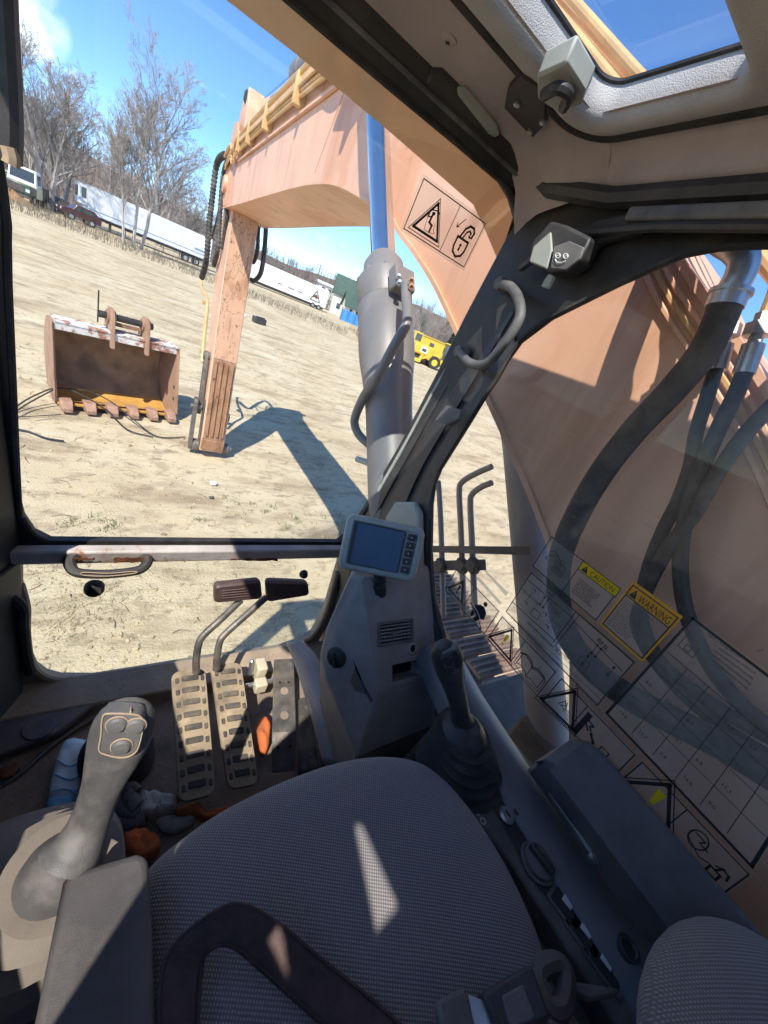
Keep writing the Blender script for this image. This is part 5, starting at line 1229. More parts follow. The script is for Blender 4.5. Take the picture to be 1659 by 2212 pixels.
for cx_, cy_ in ((1145, 1288), (1192, 1338)):
    c = inv(d, cx_, cy_); k = .012
    d.line(mb, [(c[0] - k / d.W, c[1]), (c[0] + k / d.W, c[1])], .0009); d.line(mb, [(c[0], c[1] - k / d.H), (c[0], c[1] + k / d.H)], .0009)
    for a_, b_ in ((0, -1.5), (0, 1.5), (-1.5, 0), (1.5, 0)):
        q = (c[0] + a_ * k / d.W, c[1] + b_ * k / d.H); d.line(mb, [(q[0] - .004 / d.W, q[1]), (q[0] + .004 / d.W, q[1] - .002 / d.H), (q[0] + .004 / d.W, q[1] + .004 / d.H)], .0014)
for cx_, cy_ in ((1172, 1298), (1179, 1304), (1285, 1402), (1293, 1410), (1320, 1450), (1265, 1425)):
    c = inv(d, cx_, cy_); d.line(mb, [(c[0], c[1] - .010 / d.H), (c[0], c[1] + .010 / d.H)], .0010); d.poly(mb, [(c[0] - .003 / d.W, c[1] - .008 / d.H), (c[0] + .003 / d.W, c[1] - .008 / d.H), (c[0], c[1] - .014 / d.H)]); d.poly(mb, [(c[0] - .003 / d.W, c[1] + .008 / d.H), (c[0] + .003 / d.W, c[1] + .008 / d.H), (c[0], c[1] + .014 / d.H)])
for cx_, cy_ in ((1157, 1326), (1261, 1432)):
    c = inv(d, cx_, cy_); d.line(mb, [(c[0] - .010 / d.W, c[1] - .008 / d.H), (c[0] + .010 / d.W, c[1] - .008 / d.H), (c[0] + .010 / d.W, c[1] + .008 / d.H), (c[0] - .010 / d.W, c[1] + .008 / d.H)], .0010, True)
mb.build('print', 'decal_black', s_, smooth=0)

# attachment caution card
d = sq((1192, 1157), (1342, 1272), (1288, 1342), (1150, 1223)); s_ = sticker('caution_card', d); mb = MB()
border(d, mb, .02, .0018); d.line(mb, rel((1261, 1212), (1215, 1277)), .0016)
def mach(u0, v0, k):                          # little outline digger
    d.line(mb, [(u0, v0), (u0 + .06 * k, v0 - .12 * k), (u0 + .14 * k, v0 - .05 * k), (u0 + .18 * k, v0 + .08 * k)], .0012); d.line(mb, [(u0 + .10 * k, v0), (u0 + .24 * k, v0), (u0 + .24 * k, v0 + .14 * k), (u0 + .10 * k, v0 + .14 * k)], .0012, True)
    d.line(mb, [(u0 + .08 * k, v0 + .20 * k), (u0 + .26 * k, v0 + .20 * k), (u0 + .26 * k, v0 + .28 * k), (u0 + .08 * k, v0 + .28 * k)], .0012, True); d.line(mb, [(u0 - .02 * k, v0 + .02), (u0 - .05 * k, v0 + .12 * k), (u0 + .01 * k, v0 + .16 * k)], .0012)
mach(.14, .44, 1.0); d.line(mb, [(.10, .36), (.15, .26), (.22, .30)], .0014)
b_ = rel((1250, 1229), (1330, 1289)); d.line(mb, b_, .0016)
for i, t in enumerate(('BUCKET CAN CONTACT CAB', 'AND MACHINE WHEN EQUIPPED', 'WITH SOME ATTACHMENTS.', 'ALWAYS CHECK BUCKET', 'CLEARANCE TO CAB AND', 'MACHINE BEFORE OPERATION.')):
    k = i / 5; dtext(d, mb, t, lerp(1251, 1234, k), lerp(1252, 1277, k), .0060, lerp(1251, 1234, k) + (44 if len(t) > 21 else 36), lerp(1252, 1277, k) + (36 if len(t) > 21 else 30))
mb.build('print', 'decal_black', s_, smooth=0)
dy = sq((1261, 1212), (1342, 1272), (1330, 1289), (1250, 1229))
mb = MB(); dy.poly(mb, [(0, 0), (1, 0), (1, 1), (0, 1)], .0016); h_ = mb.build('yellow_header', 'decal_yellow', s_, smooth=0)
mb = MB(); dy.line(mb, [(0, 0), (1, 0), (1, 1), (0, 1)], .0014, True, .0022); dy.poly(mb, [(.15, .15), (.235, .88), (.065, .88)], .0022); dy.text(mb, 'CAUTION', .29, .82, dy.H * .80, dy.W * .62, off=.0022); mb.build('header_print', 'decal_black', s_, smooth=0)
mb = MB(); dy.poly(mb, [(.143, .40), (.157, .40), (.153, .68), (.147, .68)], .0030); mb.build('header_mark', 'decal_yellow', s_, smooth=0)

# warning card
d = sq((1369, 1255), (1476, 1332), (1388, 1430), (1296, 1348)); s_ = sticker('warning_card', d)
mb = MB(); 
for q in ([(0, 0), (1, 0), (1, .06), (0, .06)], [(0, .06), (.045, .06), (.045, .95), (0, .95)], [(.955, .06), (1, .06), (1, .95), (.955, .95)], [(0, .95), (1, .95), (1, 1), (0, 1)], [(.045, .06), (.955, .06), (.955, .27), (.045, .27)]): d.poly(mb, q, .0010)
mb.build('orange_border', 'decal_orange', s_, smooth=0)
mb = MB(); d.line(mb, [(.045, .06), (.955, .06), (.955, .95), (.045, .95)], .0020, True, .0018); d.line(mb, [(.045, .27), (.955, .27)], .0020, off=.0018)
d.poly(mb, [(.16, .085), (.235, .245), (.085, .245)], .0018); d.text(mb, 'WARNING', .27, .245, d.H * .19, d.W * .64, off=.0018)
for i in range(13):
    t = ('Overhead power lines can cause', 'serious injury or death.', 'Keep machine and attachment', 'well away from lines.', 'Read and understand the', 'operator manual before', 'operating this machine.', 'Check that no one is near', 'before swinging or moving.', 'Fasten the seat belt.', 'Lower the bucket to ground', 'and lock the controls', 'before leaving the cab.')[i]
    d.text(mb, t, .09, .345 + i * .045, .0044, d.W * (.60 if len(t) > 24 else .48), off=.0018)
mb.build('print', 'decal_black', s_, smooth=0)
mb = MB(); d.poly(mb, [(.155, .14), (.165, .14), (.163, .19), (.157, .19)], .0026); mb.build('header_mark', 'decal_orange', s_, smooth=0)

# big load chart running to the rear
d = sq((1496, 1330), (1818, 1575), (1628, 1880), (1306, 1539)); s_ = sticker('load_chart', d); mb = MB()
border(d, mb, .012, .0040)
dtext(d, mb, 'NOTE:', 1529, 1372, .0060, 1545, 1384)
for i, t in enumerate(('1. Ratings are based on ISO rules.', '2. Load point is the bucket pin.', '3. Do not exceed rated lift at any radius.', '4. Uneven or soft ground lowers ratings.', '5. Least stable position is over side.')):
    dtext(d, mb, t, 1548 - i * 4, 1386 + i * 9, .0055, 1640 - i * 6, 1447 + i * 11)
for v_ in (.30, .46, .62, .78): d.line(mb, [(.03, v_), (.97, v_)], .0009)
for u_ in (.2, .36, .52, .68, .84): d.line(mb, [(u_, .30), (u_, .95)], .0009)
for i in range(5):
    for j in range(4): d.text(mb, '%d.%d' % (random.randint(2, 16), random.randint(0, 9)), .06 + .16 * i, .42 + .16 * j, .0075)
d.line(mb, [(.06, .10), (.06, .22), (.18, .22), (.18, .14)], .0010); d.line(mb, [(.10, .17), (.14, .17), (.14, .21), (.10, .21)], .001, True)
mb.build('print', 'decal_black', s_, smooth=0)
# two strips of pale tape
glass('tape', tint=(.9, .9, .88), refl=.05, haze=.45, hmax=.6, hcol=(.75, .73, .66), rough=.3)
for c in (((1043, 1230), (1050, 1233), (1098, 1280), (1093, 1288)), ((1027, 1248), (1034, 1246), (1084, 1302), (1079, 1306))):
    MB().sheet([wx(*p, XS - .0005) for p in c]).build('tape_strip', 'tape', cab, smooth=0)

# ================================================================== pedals and loose things on the cab floor
GPD = 'travel pedals on the cab floor'
def pedal(cpx, zt, zb, label, lever, gripc, gr_w):
    c = [wz(*cpx[0], zt), wz(*cpx[1], zt), wz(*cpx[2], zb), wz(*cpx[3], zb)]
    d = Decal(*c)
    t = thing('travel_pedal', label, 'pedal', d.p(.5, .9, -.1), GPD)
    MB().loft([rr_uv(d, 0, 1, 0, 1, .022, -.016), rr_uv(d, 0, 1, 0, 1, .022, -.003), rr_uv(d, .02, .98, .005, .995, .021, .0)]).build('foot_plate', 'pedal_plate', t, smooth=30)
    mbs = None
    for i in range(9):
        v0 = .055 + i * .103
        for u0, u1 in ((.09, .20), (.27, .76), (.83, .93)):
            b0 = v0 + (.012 if u0 != .27 else 0)
            MB().loft([rr_uv(d, u0, u1, b0, b0 + .048, .003, .0, 2), rr_uv(d, u0 + .01, u1 - .01, b0 + .003, b0 + .045, .003, .004, 2)]).build('tread_pad', 'pedal_rubber', t, smooth=30)
    MB().bar(d.p(.5, .55, -.02), d.p(.5, .80, -.10), .03, .03).build('pedal_arm', 'steel_worn', t)
    pts = [wy(*p) for p in lever]
    MB().tube(catmull(pts, 4), .0105, 10).build('hand_lever', 'steel_worn', t)
    g = Decal(*[wy(*p) for p in gripc])
    go = MB().loft([rr_uv(g, .02, .98, .04, .96, .012, -.014), rr_uv(g, 0, 1, 0, 1, .013, -.006), rr_uv(g, 0, 1, 0, 1, .013, .004), rr_uv(g, .03, .97, .07, .93, .011, .011)]).build('hand_grip', 'brown_rubber', t, smooth=40)
    for k in range(4):
        v = .28 + .14 * k; MB().tube([g.p(.16, v, .0115), g.p(.88, v, .0115)], .0022, 6).build('grip_rib', 'brown_rubber', go)
    return t
pedal(((370, 1451), (444, 1442), (467, 1714), (386, 1736)), -1.075, -1.155, 'left one of two dusty travel pedals with tread pads', ((424, 1452, .79), (424, 1425, .80), (429, 1392, .815), (440, 1372, .825), (480, 1335, .84), (520, 1296, .85)), ((461, 1262, .845), (562, 1251, .845), (566, 1290, .845), (461, 1299, .845)), .1)
pedal(((455, 1436), (521, 1429), (560, 1693), (493, 1706)), -1.075, -1.155, 'right one of two dusty travel pedals with tread pads', ((467, 1446, .79), (469, 1420, .80), (475, 1386, .815), (488, 1368, .825), (530, 1330, .84), (575, 1290, .85)), ((572, 1252, .845), (664, 1256, .845), (667, 1282, .845), (575, 1298, .845)), .1)
fp = thing('foot_pedal', 'bare grey steel foot pedal bent in the middle with round holes', 'pedal', wz(612, 1660, -1.2))
d = Decal(wz(592, 1424, -1.06), wz(635, 1422, -1.06), wz(640, 1580, -1.09), wz(588, 1582, -1.09)); d2 = Decal(d.c[3], d.c[2], wz(637, 1665, -1.15), wz(588, 1670, -1.15))
MB().loft([[d.p(0, 0, 0), d.p(1, 0, 0), d.p(1, 0, -.006), d.p(0, 0, -.006)], [d.p(0, 1, 0), d.p(1, 1, 0), d.p(1, 1, -.006), d.p(0, 1, -.006)], [d2.p(0, 1, 0), d2.p(1, 1, 0), d2.p(1, 1, -.006), d2.p(0, 1, -.006)]]).build('pedal_plate', 'steel_worn', fp, smooth=20, bevel=.002)
for u, v, r, dd in ((.5, .48, .0125, d), (.5, .80, .0125, d), (.3, .36, .004, d), (.7, .36, .004, d), (.25, .40, .004, d2), (.75, .38, .004, d2)):
    x_, n_, z_ = axes(dd.n, (0, 1, .2)); MB().ring(circ(dd.p(u, v, .0003), x_, z_, r * 1.15, 18), circ(dd.p(u, v, .0003), x_, z_, r, 18), dd.n * .0008).build('hole_rim', 'steel_worn', fp)
    MB().sheet(circ(dd.p(u, v, .0006), x_, z_, r, 18)).build('hole', 'decal_black' if r < .01 else 'floor_mat', fp, smooth=0)
MB().bar(d2.p(.5, .3, -.01), d2.p(.5, .3, -.09), .02, .02, (0, 1, 0)).build('pedal_post', 'steel_worn', fp)
sp = thing('side_pedal', 'narrow dark rubber rest pad right of the bare pedal', 'pedal', wz(660, 1660, -1.2))
MB().prism([wz(*p, -1.17) for p in ((645, 1508), (668, 1502), (690, 1660), (648, 1668))], (0, 0, -.03)).build('rest_pad', 'pedal_rubber', sp, bevel=.006)
br = thing('pedal_bracket', 'cream painted pivot bracket behind the pedals', 'bracket', wz(560, 1470, -1.2))
MB().box(wz(562, 1445, -1.13), (.035, .05, .06)).build('bracket_body', 'bracket_cream', br, bevel=.006)
MB().lathe(wz(530, 1482, -1.15), (1, 0, 0), [(0, .008), (.10, .008)], 12).build('pivot_pin', 'steel_bare', br)
MB().box(wz(562, 1480, -1.15), (.04, .035, .04)).build('bracket_ear', 'bracket_cream', br, bevel=.005)
MB().lathe(wz(540, 1456, -1.15), (0, .3, 1), [(0, .008), (.05, .008), (.055, .004)], 10).build('pivot_bolt', 'steel_bare', br)
# silver duct along the console foot
dt = thing('air_duct', 'shiny silver plastic duct curving down beside the console column', 'duct', wz(680, 1560, -1.22))
L_ = [wy(610, 1404, .80), wy(618, 1388, .80), wy(632, 1420, .76), wy(652, 1480, .68), wy(676, 1560, .58), wy(698, 1650, .49)]
R_ = [wy(668, 1398, .76), wy(655, 1384, .79), wy(690, 1428, .70), wy(712, 1490, .62), wy(738, 1560, .53), wy(776, 1660, .43)]
Lc, Rc = catmull(L_[1:], 5), catmull(R_[1:], 5)
rings = []
for a_, b_ in zip(Lc, Rc):
    w = (b_ - a_); o = w.cross(Vector((0, -.6, -.8))).normalized() if False else (V(0, 0, 0) - (a_ + b_) / 2).normalized()
    rings.append([lerp(a_, b_, t) + o * (.025 * math.sin(PI * t)) for t in [i / 10 for i in range(11)]])
MB().loft(rings, False, False).build('duct_shell', 'duct_silver', dt, smooth=70, solid=.003)
for k in (2, 3):
    MB().tube([r[10 - k] + Vector((0, 0, .002)) for r in rings], .0018, 6).build('duct_ridge', 'duct_silver', dt)

# blue and white packet
def crumple(pts, h, name, m, par, seedv, nsub=10, amp=.006, z=-1.235):
    """closed outline of picture points filled with a creased skin standing h above the floor"""
    out = catmull([wz(*p, z) for p in pts], 4, True); c = sum(out, Vector()) / len(out); rings = []
    for s, zz in ((1.0, 0), (1.02, .25), (1.0, .55), (.9, .85), (.7, 1.0), (.45, 1.05), (.2, 1.0), (.03, 1.0)):
        rr = []
        for p in out:
            q = c + (p - c) * s; nv = noise.noise(q * 30 + Vector((seedv, 0, 0))) + .6 * noise.noise(q * 70 + Vector((0, seedv, 0)))
            rr.append(q + Vector((nv * amp * .6, nv * amp * .6, h * zz + nv * amp * (1 if zz else 0))))
        rings.append(rr)
    return MB().loft(rings).build(name, m, par, smooth=50)
pk = thing('paper_packet', 'crumpled blue and white packet lying on the floor mat', 'packet', wz(150, 1690, -1.25))
crumple(((139, 1612), (180, 1605), (195, 1633), (178, 1700), (160, 1738), (108, 1738), (112, 1690)), .035, 'packet_body', 'packet_white', pk, 1)
crumple(((108, 1736), (160, 1736), (149, 1766), (125, 1770), (103, 1764)), .036, 'packet_band', 'packet_blue', pk, 4)
dk = Decal(*[wz(*p, -1.190) for p in ((138, 1738), (160, 1734), (158, 1752), (138, 1756))]); mb = MB(); dk.text(mb, '10', 0, .9, dk.H * 1.1, off=.002); mb.build('packet_print', 'decal_white', pk, smooth=0)
for k, (a_, b_, c2) in enumerate((((122, 1640), (150, 1655), (185, 1640)), ((118, 1672), (150, 1684), (180, 1672)), ((112, 1708), (140, 1704), (168, 1714)))):
    MB().tube(catmull([wz(*p, -1.196) for p in (a_, b_, c2)], 6), .0022, 6).build('packet_stripe', 'packet_blue', pk)
bt = thing('rubber_boot_cover', 'ribbed dark rubber boot on the floor behind the left lever', 'rubber boot', wz(250, 1640, -1.26))
bellows(bt, wz(250, 1600, -1.10), wz(250, 1640, -1.25), .055, .085, 5, 'rubber', 'ribbed_boot', .5)
MB().lathe(wz(250, 1600, -1.10), (0, 0, 1), [(-.01, .052), (0, .048), (.012, .02), (.013, .001)], 24).build('boot_cap', 'rubber', bt)
gv = thing('work_glove', 'grubby grey and white work glove crumpled by the seat', 'glove', wz(310, 1745, -1.26))
crumple(((300, 1728), (340, 1722), (378, 1738), (372, 1766), (335, 1776), (300, 1768)), .045, 'palm', 'glove_cloth', gv, 9, amp=.010)
for i, pts in enumerate((((300, 1745), (282, 1730), (276, 1712), (284, 1703), (296, 1712)), ((300, 1755), (270, 1748), (258, 1722), (266, 1708)), ((310, 1765), (285, 1775), (268, 1765), (260, 1750)), ((350, 1765), (370, 1782), (400, 1778), (415, 1765)))):
    MB().tube(catmull([wz(*p, -1.205 - .01 * i) for p in pts], 6), lambda t: .020 - .006 * t, 10).build('finger', 'glove_grey' if i < 3 else 'glove_cloth', gv, smooth=60)
dk = Decal(*[wz(*p, -1.178) for p in ((326, 1752), (342, 1728), (352, 1735), (336, 1758))]); mb = MB(); dk.text(mb, 'GRIP', 0, .9, dk.H * .9, dk.W, off=.004); mb.build('glove_print', 'decal_black', gv, smooth=0)
GR = 'orange rags scattered round the pedals'
for pts, lab, h in ((((550, 1575), (566, 1564), (577, 1580), (578, 1620), (566, 1634), (552, 1620)), 'bright orange rag tucked between the travel pedal and the bare pedal', .05),
                    (((378, 1752), (410, 1748), (440, 1758), (470, 1752), (500, 1760), (470, 1775), (420, 1775)), 'orange rag lying under the left travel pedal', .03),
                    (((322, 1724), (350, 1718), (385, 1724), (384, 1734), (350, 1736)), 'thin orange rag strip above the work glove', .02),
                    (((266, 1810), (300, 1800), (335, 1808), (340, 1850), (300, 1865), (268, 1850)), 'dirty orange rag beside the seat front left corner', .04)):
    r_ = crumple(pts, h, 'orange_rag', 'rag_orange', None, random.random() * 9, amp=.009); tag(r_, lab, 'rag', GR)
# grit on the floor
gt = MB(); rnd = random.Random(3)
for _ in range(900):
    x, y = rnd.uniform(-.2, .55), rnd.uniform(.3, .95); s = rnd.uniform(.001, .0035)
    z = fz(x, y) if y < .86 else -1.214
    gt.box(V(x, y, z + s * .3), (s * rnd.uniform(.7, 1.6), s, s * .7), Matrix.Rotation(rnd.uniform(0, 3), 3, 'Z'))
mat('grit', (.30, .22, .15), .9, var=.4, scale=40)
tag(gt.build('floor_grit', 'grit', None, smooth=0), 'dry grit and crumbs of soil scattered on the cab floor', 'grit', kind='stuff')

# ================================================================== rest of the machine seen below the boom
mat('track_steel', (.20, .125, .09), .7, metal=.2, var=.35, scale=9, bump=.3, bscale=60, dirt=(.33, .27, .22), dscale=6, damt=.5)
mat('frame_dark', (.06, .05, .045), .7, var=.3, scale=6, dirt=(.2, .15, .11), dscale=4, damt=.5)
tk = thing('crawler_track', 'rusty crawler track with ribbed shoes right of the machine', 'track', (2.5, .6, 0))
sh = MB(); sh.box(tk.location, (.60, .165, .03))
for k in (-.05, .0, .05): sh.box(tk.location + Vector((0, k, .025)), (.60, .014, .03))
sho = sh.build('track_shoe', 'track_steel', tk, smooth=0)
path = [Vector((0, -1.4 + .19 * i, 1.0)) for i in range(19)] + [Vector((0, 2.05 + .5 * math.sin(a), .5 + .5 * math.cos(a))) for a in (.35, .75, 1.15, 1.55, 1.95, 2.4, 2.8)]
for i, p in enumerate(path):
    o = sho if i == 0 else sho.copy()
    if i: COL.objects.link(o); o.parent = tk
    o.location = Vector((0, p.y - .6, p.z))
    if i > 18: o.rotation_euler = (-(.35 + .4 * (i - 19)), 0, 0)
MB().lathe(Vector((2.35, 2.0, .5)), (1, 0, 0), [(0, .40), (.06, .42), (.24, .42), (.3, .40)], 24).build('idler_wheel', 'track_steel', tk)
MB().box((2.5, .4, .5), (.34, 3.0, .5)).build('track_frame', 'frame_dark', tk, bevel=.02)
uf = thing('machine_frame', 'dark greasy machine frame below the boom foot', 'frame', (1.2, -.4, 1.0))
MB().box((1.45, -.12, 1.28), (1.34, 1.75, .22)).build('deck', 'frame_dark', uf, bevel=.01)
for x in (.86, 1.52): MB().prism([Vector((x, y, z)) for y, z in ((-1.0, 1.4), (.35, 1.4), (.15, 1.75), (-.5, 2.0), (-.9, 1.9))], (.035, 0, 0)).build('foot_bracket', 'paint_orange', uf)
MB().box((1.61, .27, 1.52), (.20, .34, .30)).build('cylinder_bracket', 'frame_dark', uf, bevel=.02)
MB().box((1.3, -.1, .75), (1.9, 2.0, .5)).build('car_body', 'frame_dark', uf, bevel=.03)
tb = thing('pipe_rack', 'bent grey steel tubes and clamps in front of the machine frame', 'pipes', wx(990, 1250, 1.40))
for pts in (((946, 1040), (948, 1055), (953, 1150), (958, 1330)), ((1062, 1008), (1030, 1022), (1000, 1040), (992, 1062), (996, 1150), (1002, 1330)), ((1062, 1043), (1040, 1052), (1020, 1068), (1016, 1090), (1020, 1180), (1026, 1330)), ((936, 1040), (942, 1046), (947, 1056))):
    MB().tube(catmull([wx(*p, 1.40) for p in pts], 5), .015, 10).build('tube', 'cylinder_grey', tb)
MB().bar(wx(930, 1186, 1.38), wx(1150, 1190, 1.38), .03, .035).build('tube_clamp', 'frame_dark', tb)
MB().bar(wx(930, 1222, 1.385), wx(1045, 1220, 1.385), .03, .05).build('tube_clamp', 'frame_dark', tb)
for px in (953, 998, 1023): MB().box(wx(px, 1222, 1.37), (.05, .06, .06)).build('clamp_block', 'frame_dark', tb, bevel=.006)

# ================================================================== bucket lying upright on the sand
U_ = Vector((.968, .25, 0)).normalized(); FB = Vector((-.25, .968, 0)).normalized()
BO = Vector((-.13, 7.78, gz(-.1, 8))) + Vector((0, 0, -.02))
bu = thing('digger_bucket', 'rusty toothed digger bucket standing open on the sand', 'bucket', BO)
def bp(u, f, z): return BO + U_ * u + FB * f + Vector((0, 0, z * 1.06))
prof = [(.0, .13), (.12, .07), (.45, .02), (.80, .10), (1.05, .34), (1.14, .66), (1.06, .96), (.86, 1.14), (.58, 1.20), (.28, 1.19)]
pc = [(p.x, p.y) for p in catmull([(a, b, 0) for a, b in prof], 4)]
HWB = .86
inner_p = [(lerp(f, .55, .03), lerp(z, .62, .03)) for f, z in pc]
MB().loft([[bp(-HWB, f, z), bp(HWB, f, z)] for f, z in pc], False, False).build('outer_shell', 'bucket_steel', bu, smooth=50)
k_ = len(inner_p) * 45 // 100
MB().loft([[bp(-HWB + .02, f, z), bp(HWB - .02, f, z)] for f, z in inner_p[:k_ - 3]], False, False).build('bucket_floor', 'bucket_floor', bu, smooth=50)
MB().loft([[bp(-HWB + .02, f, z), bp(HWB - .02, f, z)] for f, z in inner_p[k_ - 4:]], False, False).build('bucket_back', 'bucket_inner', bu, smooth=50)
for s in (-1, 1):
    MB().prism([bp(s * HWB, f, z) for f, z in pc], U_ * (s * .022)).build('side_plate', 'bucket_steel', bu, smooth=0)
    MB().prism([bp(s * (HWB + .022), f, z) for f, z in ((-.02, .12), (.05, .10), (.33, 1.19), (.24, 1.22))], U_ * (s * .016)).build('side_cutter', 'bucket_steel', bu, bevel=.004)
    for z in (.35, .55): MB().lathe(bp(s * (HWB - .0), .09 + z * .2, z), U_ * -s, [(0, .035), (.01, .035), (.012, .01)], 10).build('side_bolt', 'frame_dark', bu)
MB().bar(bp(-HWB, .03, .10), bp(HWB, .03, .10), .16, .035).build('cutting_edge', 'bucket_floor', bu, bevel=.006)
MB().prism([bp(-HWB, .26, 1.215), bp(HWB, .26, 1.215), bp(HWB, .26, 1.10), bp(-HWB, .26, 1.10)], FB * .03).build('top_edge', 'bucket_white', bu, bevel=.005)
MB().prism([bp(-HWB, .25, 1.222), bp(HWB, .25, 1.222), bp(HWB, .60, 1.232), bp(-HWB, .60, 1.232)], Vector((0, 0, -.02))).build('top_plate', 'bucket_white', bu)
for i in range(6):
    u = lerp(-.76, .76, i / 5)
    MB().loft([[bp(u - .085, .10, .165), bp(u + .085, .10, .165), bp(u + .085, .10, .04), bp(u - .085, .10, .04)], [bp(u - .08, -.08, .17), bp(u + .08, -.08, .17), bp(u + .08, -.08, .04), bp(u - .08, -.08, .04)], [bp(u - .065, -.22, .10), bp(u + .065, -.22, .10), bp(u + .065, -.22, .03), bp(u - .065, -.22, .03)]]).build('tooth', 'tooth_steel', bu, smooth=0, bevel=.012)
for u in (-.16, .34):
    MB().prism([bp(u, f, z) for f, z in ((.18, 1.00), (.27, 1.00), (.36, 1.20), (.72, 1.20), (.66, 1.42), (.50, 1.55), (.34, 1.55), (.25, 1.44), (.22, 1.2))], U_ * .06).build('hanger_ear', 'bucket_steel', bu, bevel=.008)
    MB().lathe(bp(u - .03, .43, 1.43), U_, [(0, .10), (.12, .10)], 18).build('ear_boss', 'bucket_steel', bu)
MB().lathe(bp(-.30, .43, 1.43), U_, [(0, .03), (.01, .055), (.78, .055), (.79, .03)], 16).build('hinge_pin', 'steel_black', bu)
MB().bar(bp(-.10, .62, 1.30), bp(.34, .62, 1.30), .05, .06).build('ear_brace', 'bucket_steel', bu)
MB().bar(bp(-.30, .43, 1.30), bp(-.30, .43, 1.75), .02, .03, (0, 1, 0)).build('pin_keeper', 'steel_black', bu)
# thin cables in front of it
GC = 'black cables trailing over the sand by the bucket'
def gcable(pts, lab, r=.011):
    o = MB().tube(catmull([GP(*p) + Vector((0, 0, h)) for *p, h in pts], 6), r, 6).build('ground_cable', 'rubber', None); tag(o, lab, 'cable', GC)
gcable([(20, 905, .04), (60, 886, .10), (110, 874, .22), (130, 870, .24), (190, 872, .22), (240, 890, .18), (290, 918, .08), (340, 944, .01), (400, 945, .01)], 'long black cable rising over the bucket lip to the arm')
gcable([(20, 893, .03), (70, 876, .14), (128, 868, .24), (180, 880, .2), (230, 900, .12), (275, 930, .02), (330, 945, .01)], 'black cable crossing the bucket teeth just below the longest one')
gcable([(20, 903, .01), (80, 900, .01), (132, 898, .02)], 'short thin cable ending at the leftmost bucket tooth', .007)
gcable([(20, 926, .01), (60, 934, .015), (100, 948, .01), (138, 954, .01)], 'braided black cable on bare sand below the bucket', .014)

# ================================================================== loose ground cover
rnd = random.Random(11)
mat('clod', (.36, .285, .18), .95, var=.4, scale=3, bump=.3, bscale=60)
mat('grass_green', (.10, .14, .04), .8, var=.4, scale=20)
mat('grass_dry', (.36, .29, .17), .9, var=.3, scale=10)
mat('twig', (.13, .095, .07), .9, var=.3, scale=10)
cl = MB()
def gtop(x, y): return gz(x, y) + gbump(x, y)
for _ in range(5200):
    r = 2.0 + 22 * rnd.random() ** 1.6; a = math.radians(rnd.uniform(-20, 62)); x, y = r * math.sin(a), r * math.cos(a)
    if noise.noise(Vector((x * .7, y * .9, 4))) < -.05 and rnd.random() < .75: continue
    s = rnd.uniform(.006, .022) * (2.0 if rnd.random() < .06 else 1)
    e = Euler((rnd.uniform(-.5, .5), rnd.uniform(-.5, .5), rnd.uniform(0, 3))).to_matrix()
    z0 = gtop(x, y)
    vs = [Vector((x, y, z0 + s * .12)) + e @ Vector((cx * s * rnd.uniform(.4, 1.1), cy * s * rnd.uniform(.4, 1.0), cz * s * rnd.uniform(.25, .6))) for cx, cy, cz in ((-1, -1, -1), (1, -1, -1), (1, 1, -1), (-1, 1, -1), (-.6, -.6, 1), (.6, -.6, 1), (.6, .6, 1), (-.6, .6, 1))]
    cl.add(vs, [(0, 3, 2, 1), (4, 5, 6, 7), (0, 1, 5, 4), (1, 2, 6, 5), (2, 3, 7, 6), (3, 0, 4, 7)])
tag(cl.build('soil_clods', 'clod', None, smooth=0), 'small clods and crumbs scattered over the sandy field', 'soil', kind='stuff')
def blades(mb, x, y, n_, h, spread, lean=.6, w=.006):
    z0 = gtop(x, y) - .01
    for _ in range(n_):
        a = rnd.uniform(0, 2 * PI); b = Vector((x + rnd.gauss(0, spread * .35), y + rnd.gauss(0, spread * .35), z0)); hh = h * rnd.uniform(.5, 1.1); L = lean * rnd.random()
        d = Vector((math.cos(a), math.sin(a), 0)); q = Vector((-d.y, d.x, 0)) * w
        m1 = b + d * (L * hh * .4) + Vector((0, 0, hh * .6)); t = b + d * (L * hh * 1.2) + Vector((0, 0, hh * (1 - .4 * L)))
        mb.add([b - q, b + q, m1 + q * .7, m1 - q * .7, t], [(0, 1, 2, 3), (3, 2, 4)])
gg = MB()
for p in ((212, 1117), (236, 1126), (167, 1130), (222, 1140), (505, 1085), (545, 1087), (430, 1120), (640, 1120), (648, 1128), (575, 1105), (47, 816), (590, 1095), (520, 1112), (700, 1115), (620, 1140), (250, 1130), (150, 1126)):
    g_ = GP(*p); blades(gg, g_.x, g_.y, 16, .07, .12, 1.2, .004)
tag(gg.build('grass_tufts', 'grass_green', None, smooth=0), 'small green grass tufts dotted over the sand', 'grass', kind='stuff')
gd = MB()
for p in ((135, 1345), (150, 1350), (120, 1360), (215, 1290), (235, 1287), (195, 1325), (70, 1235), (110, 1232), (90, 1280), (250, 1165), (365, 1178), (500, 1060), (660, 1105), (690, 1140), (720, 1110), (180, 1300), (330, 1290)):
    g_ = GP(*p); blades(gd, g_.x, g_.y, 30, .06, .28, 1.6, .0035)
for _ in range(220):
    r = rnd.uniform(3, 14); a = math.radians(rnd.uniform(-18, 45)); blades(gd, r * math.sin(a), r * math.cos(a), 5, .05, .12, 1.8, .003)
tag(gd.build('dry_grass', 'grass_dry', None, smooth=0), 'flattened straw-coloured grass wisps lying on the sand', 'grass', kind='stuff')
tw = MB()
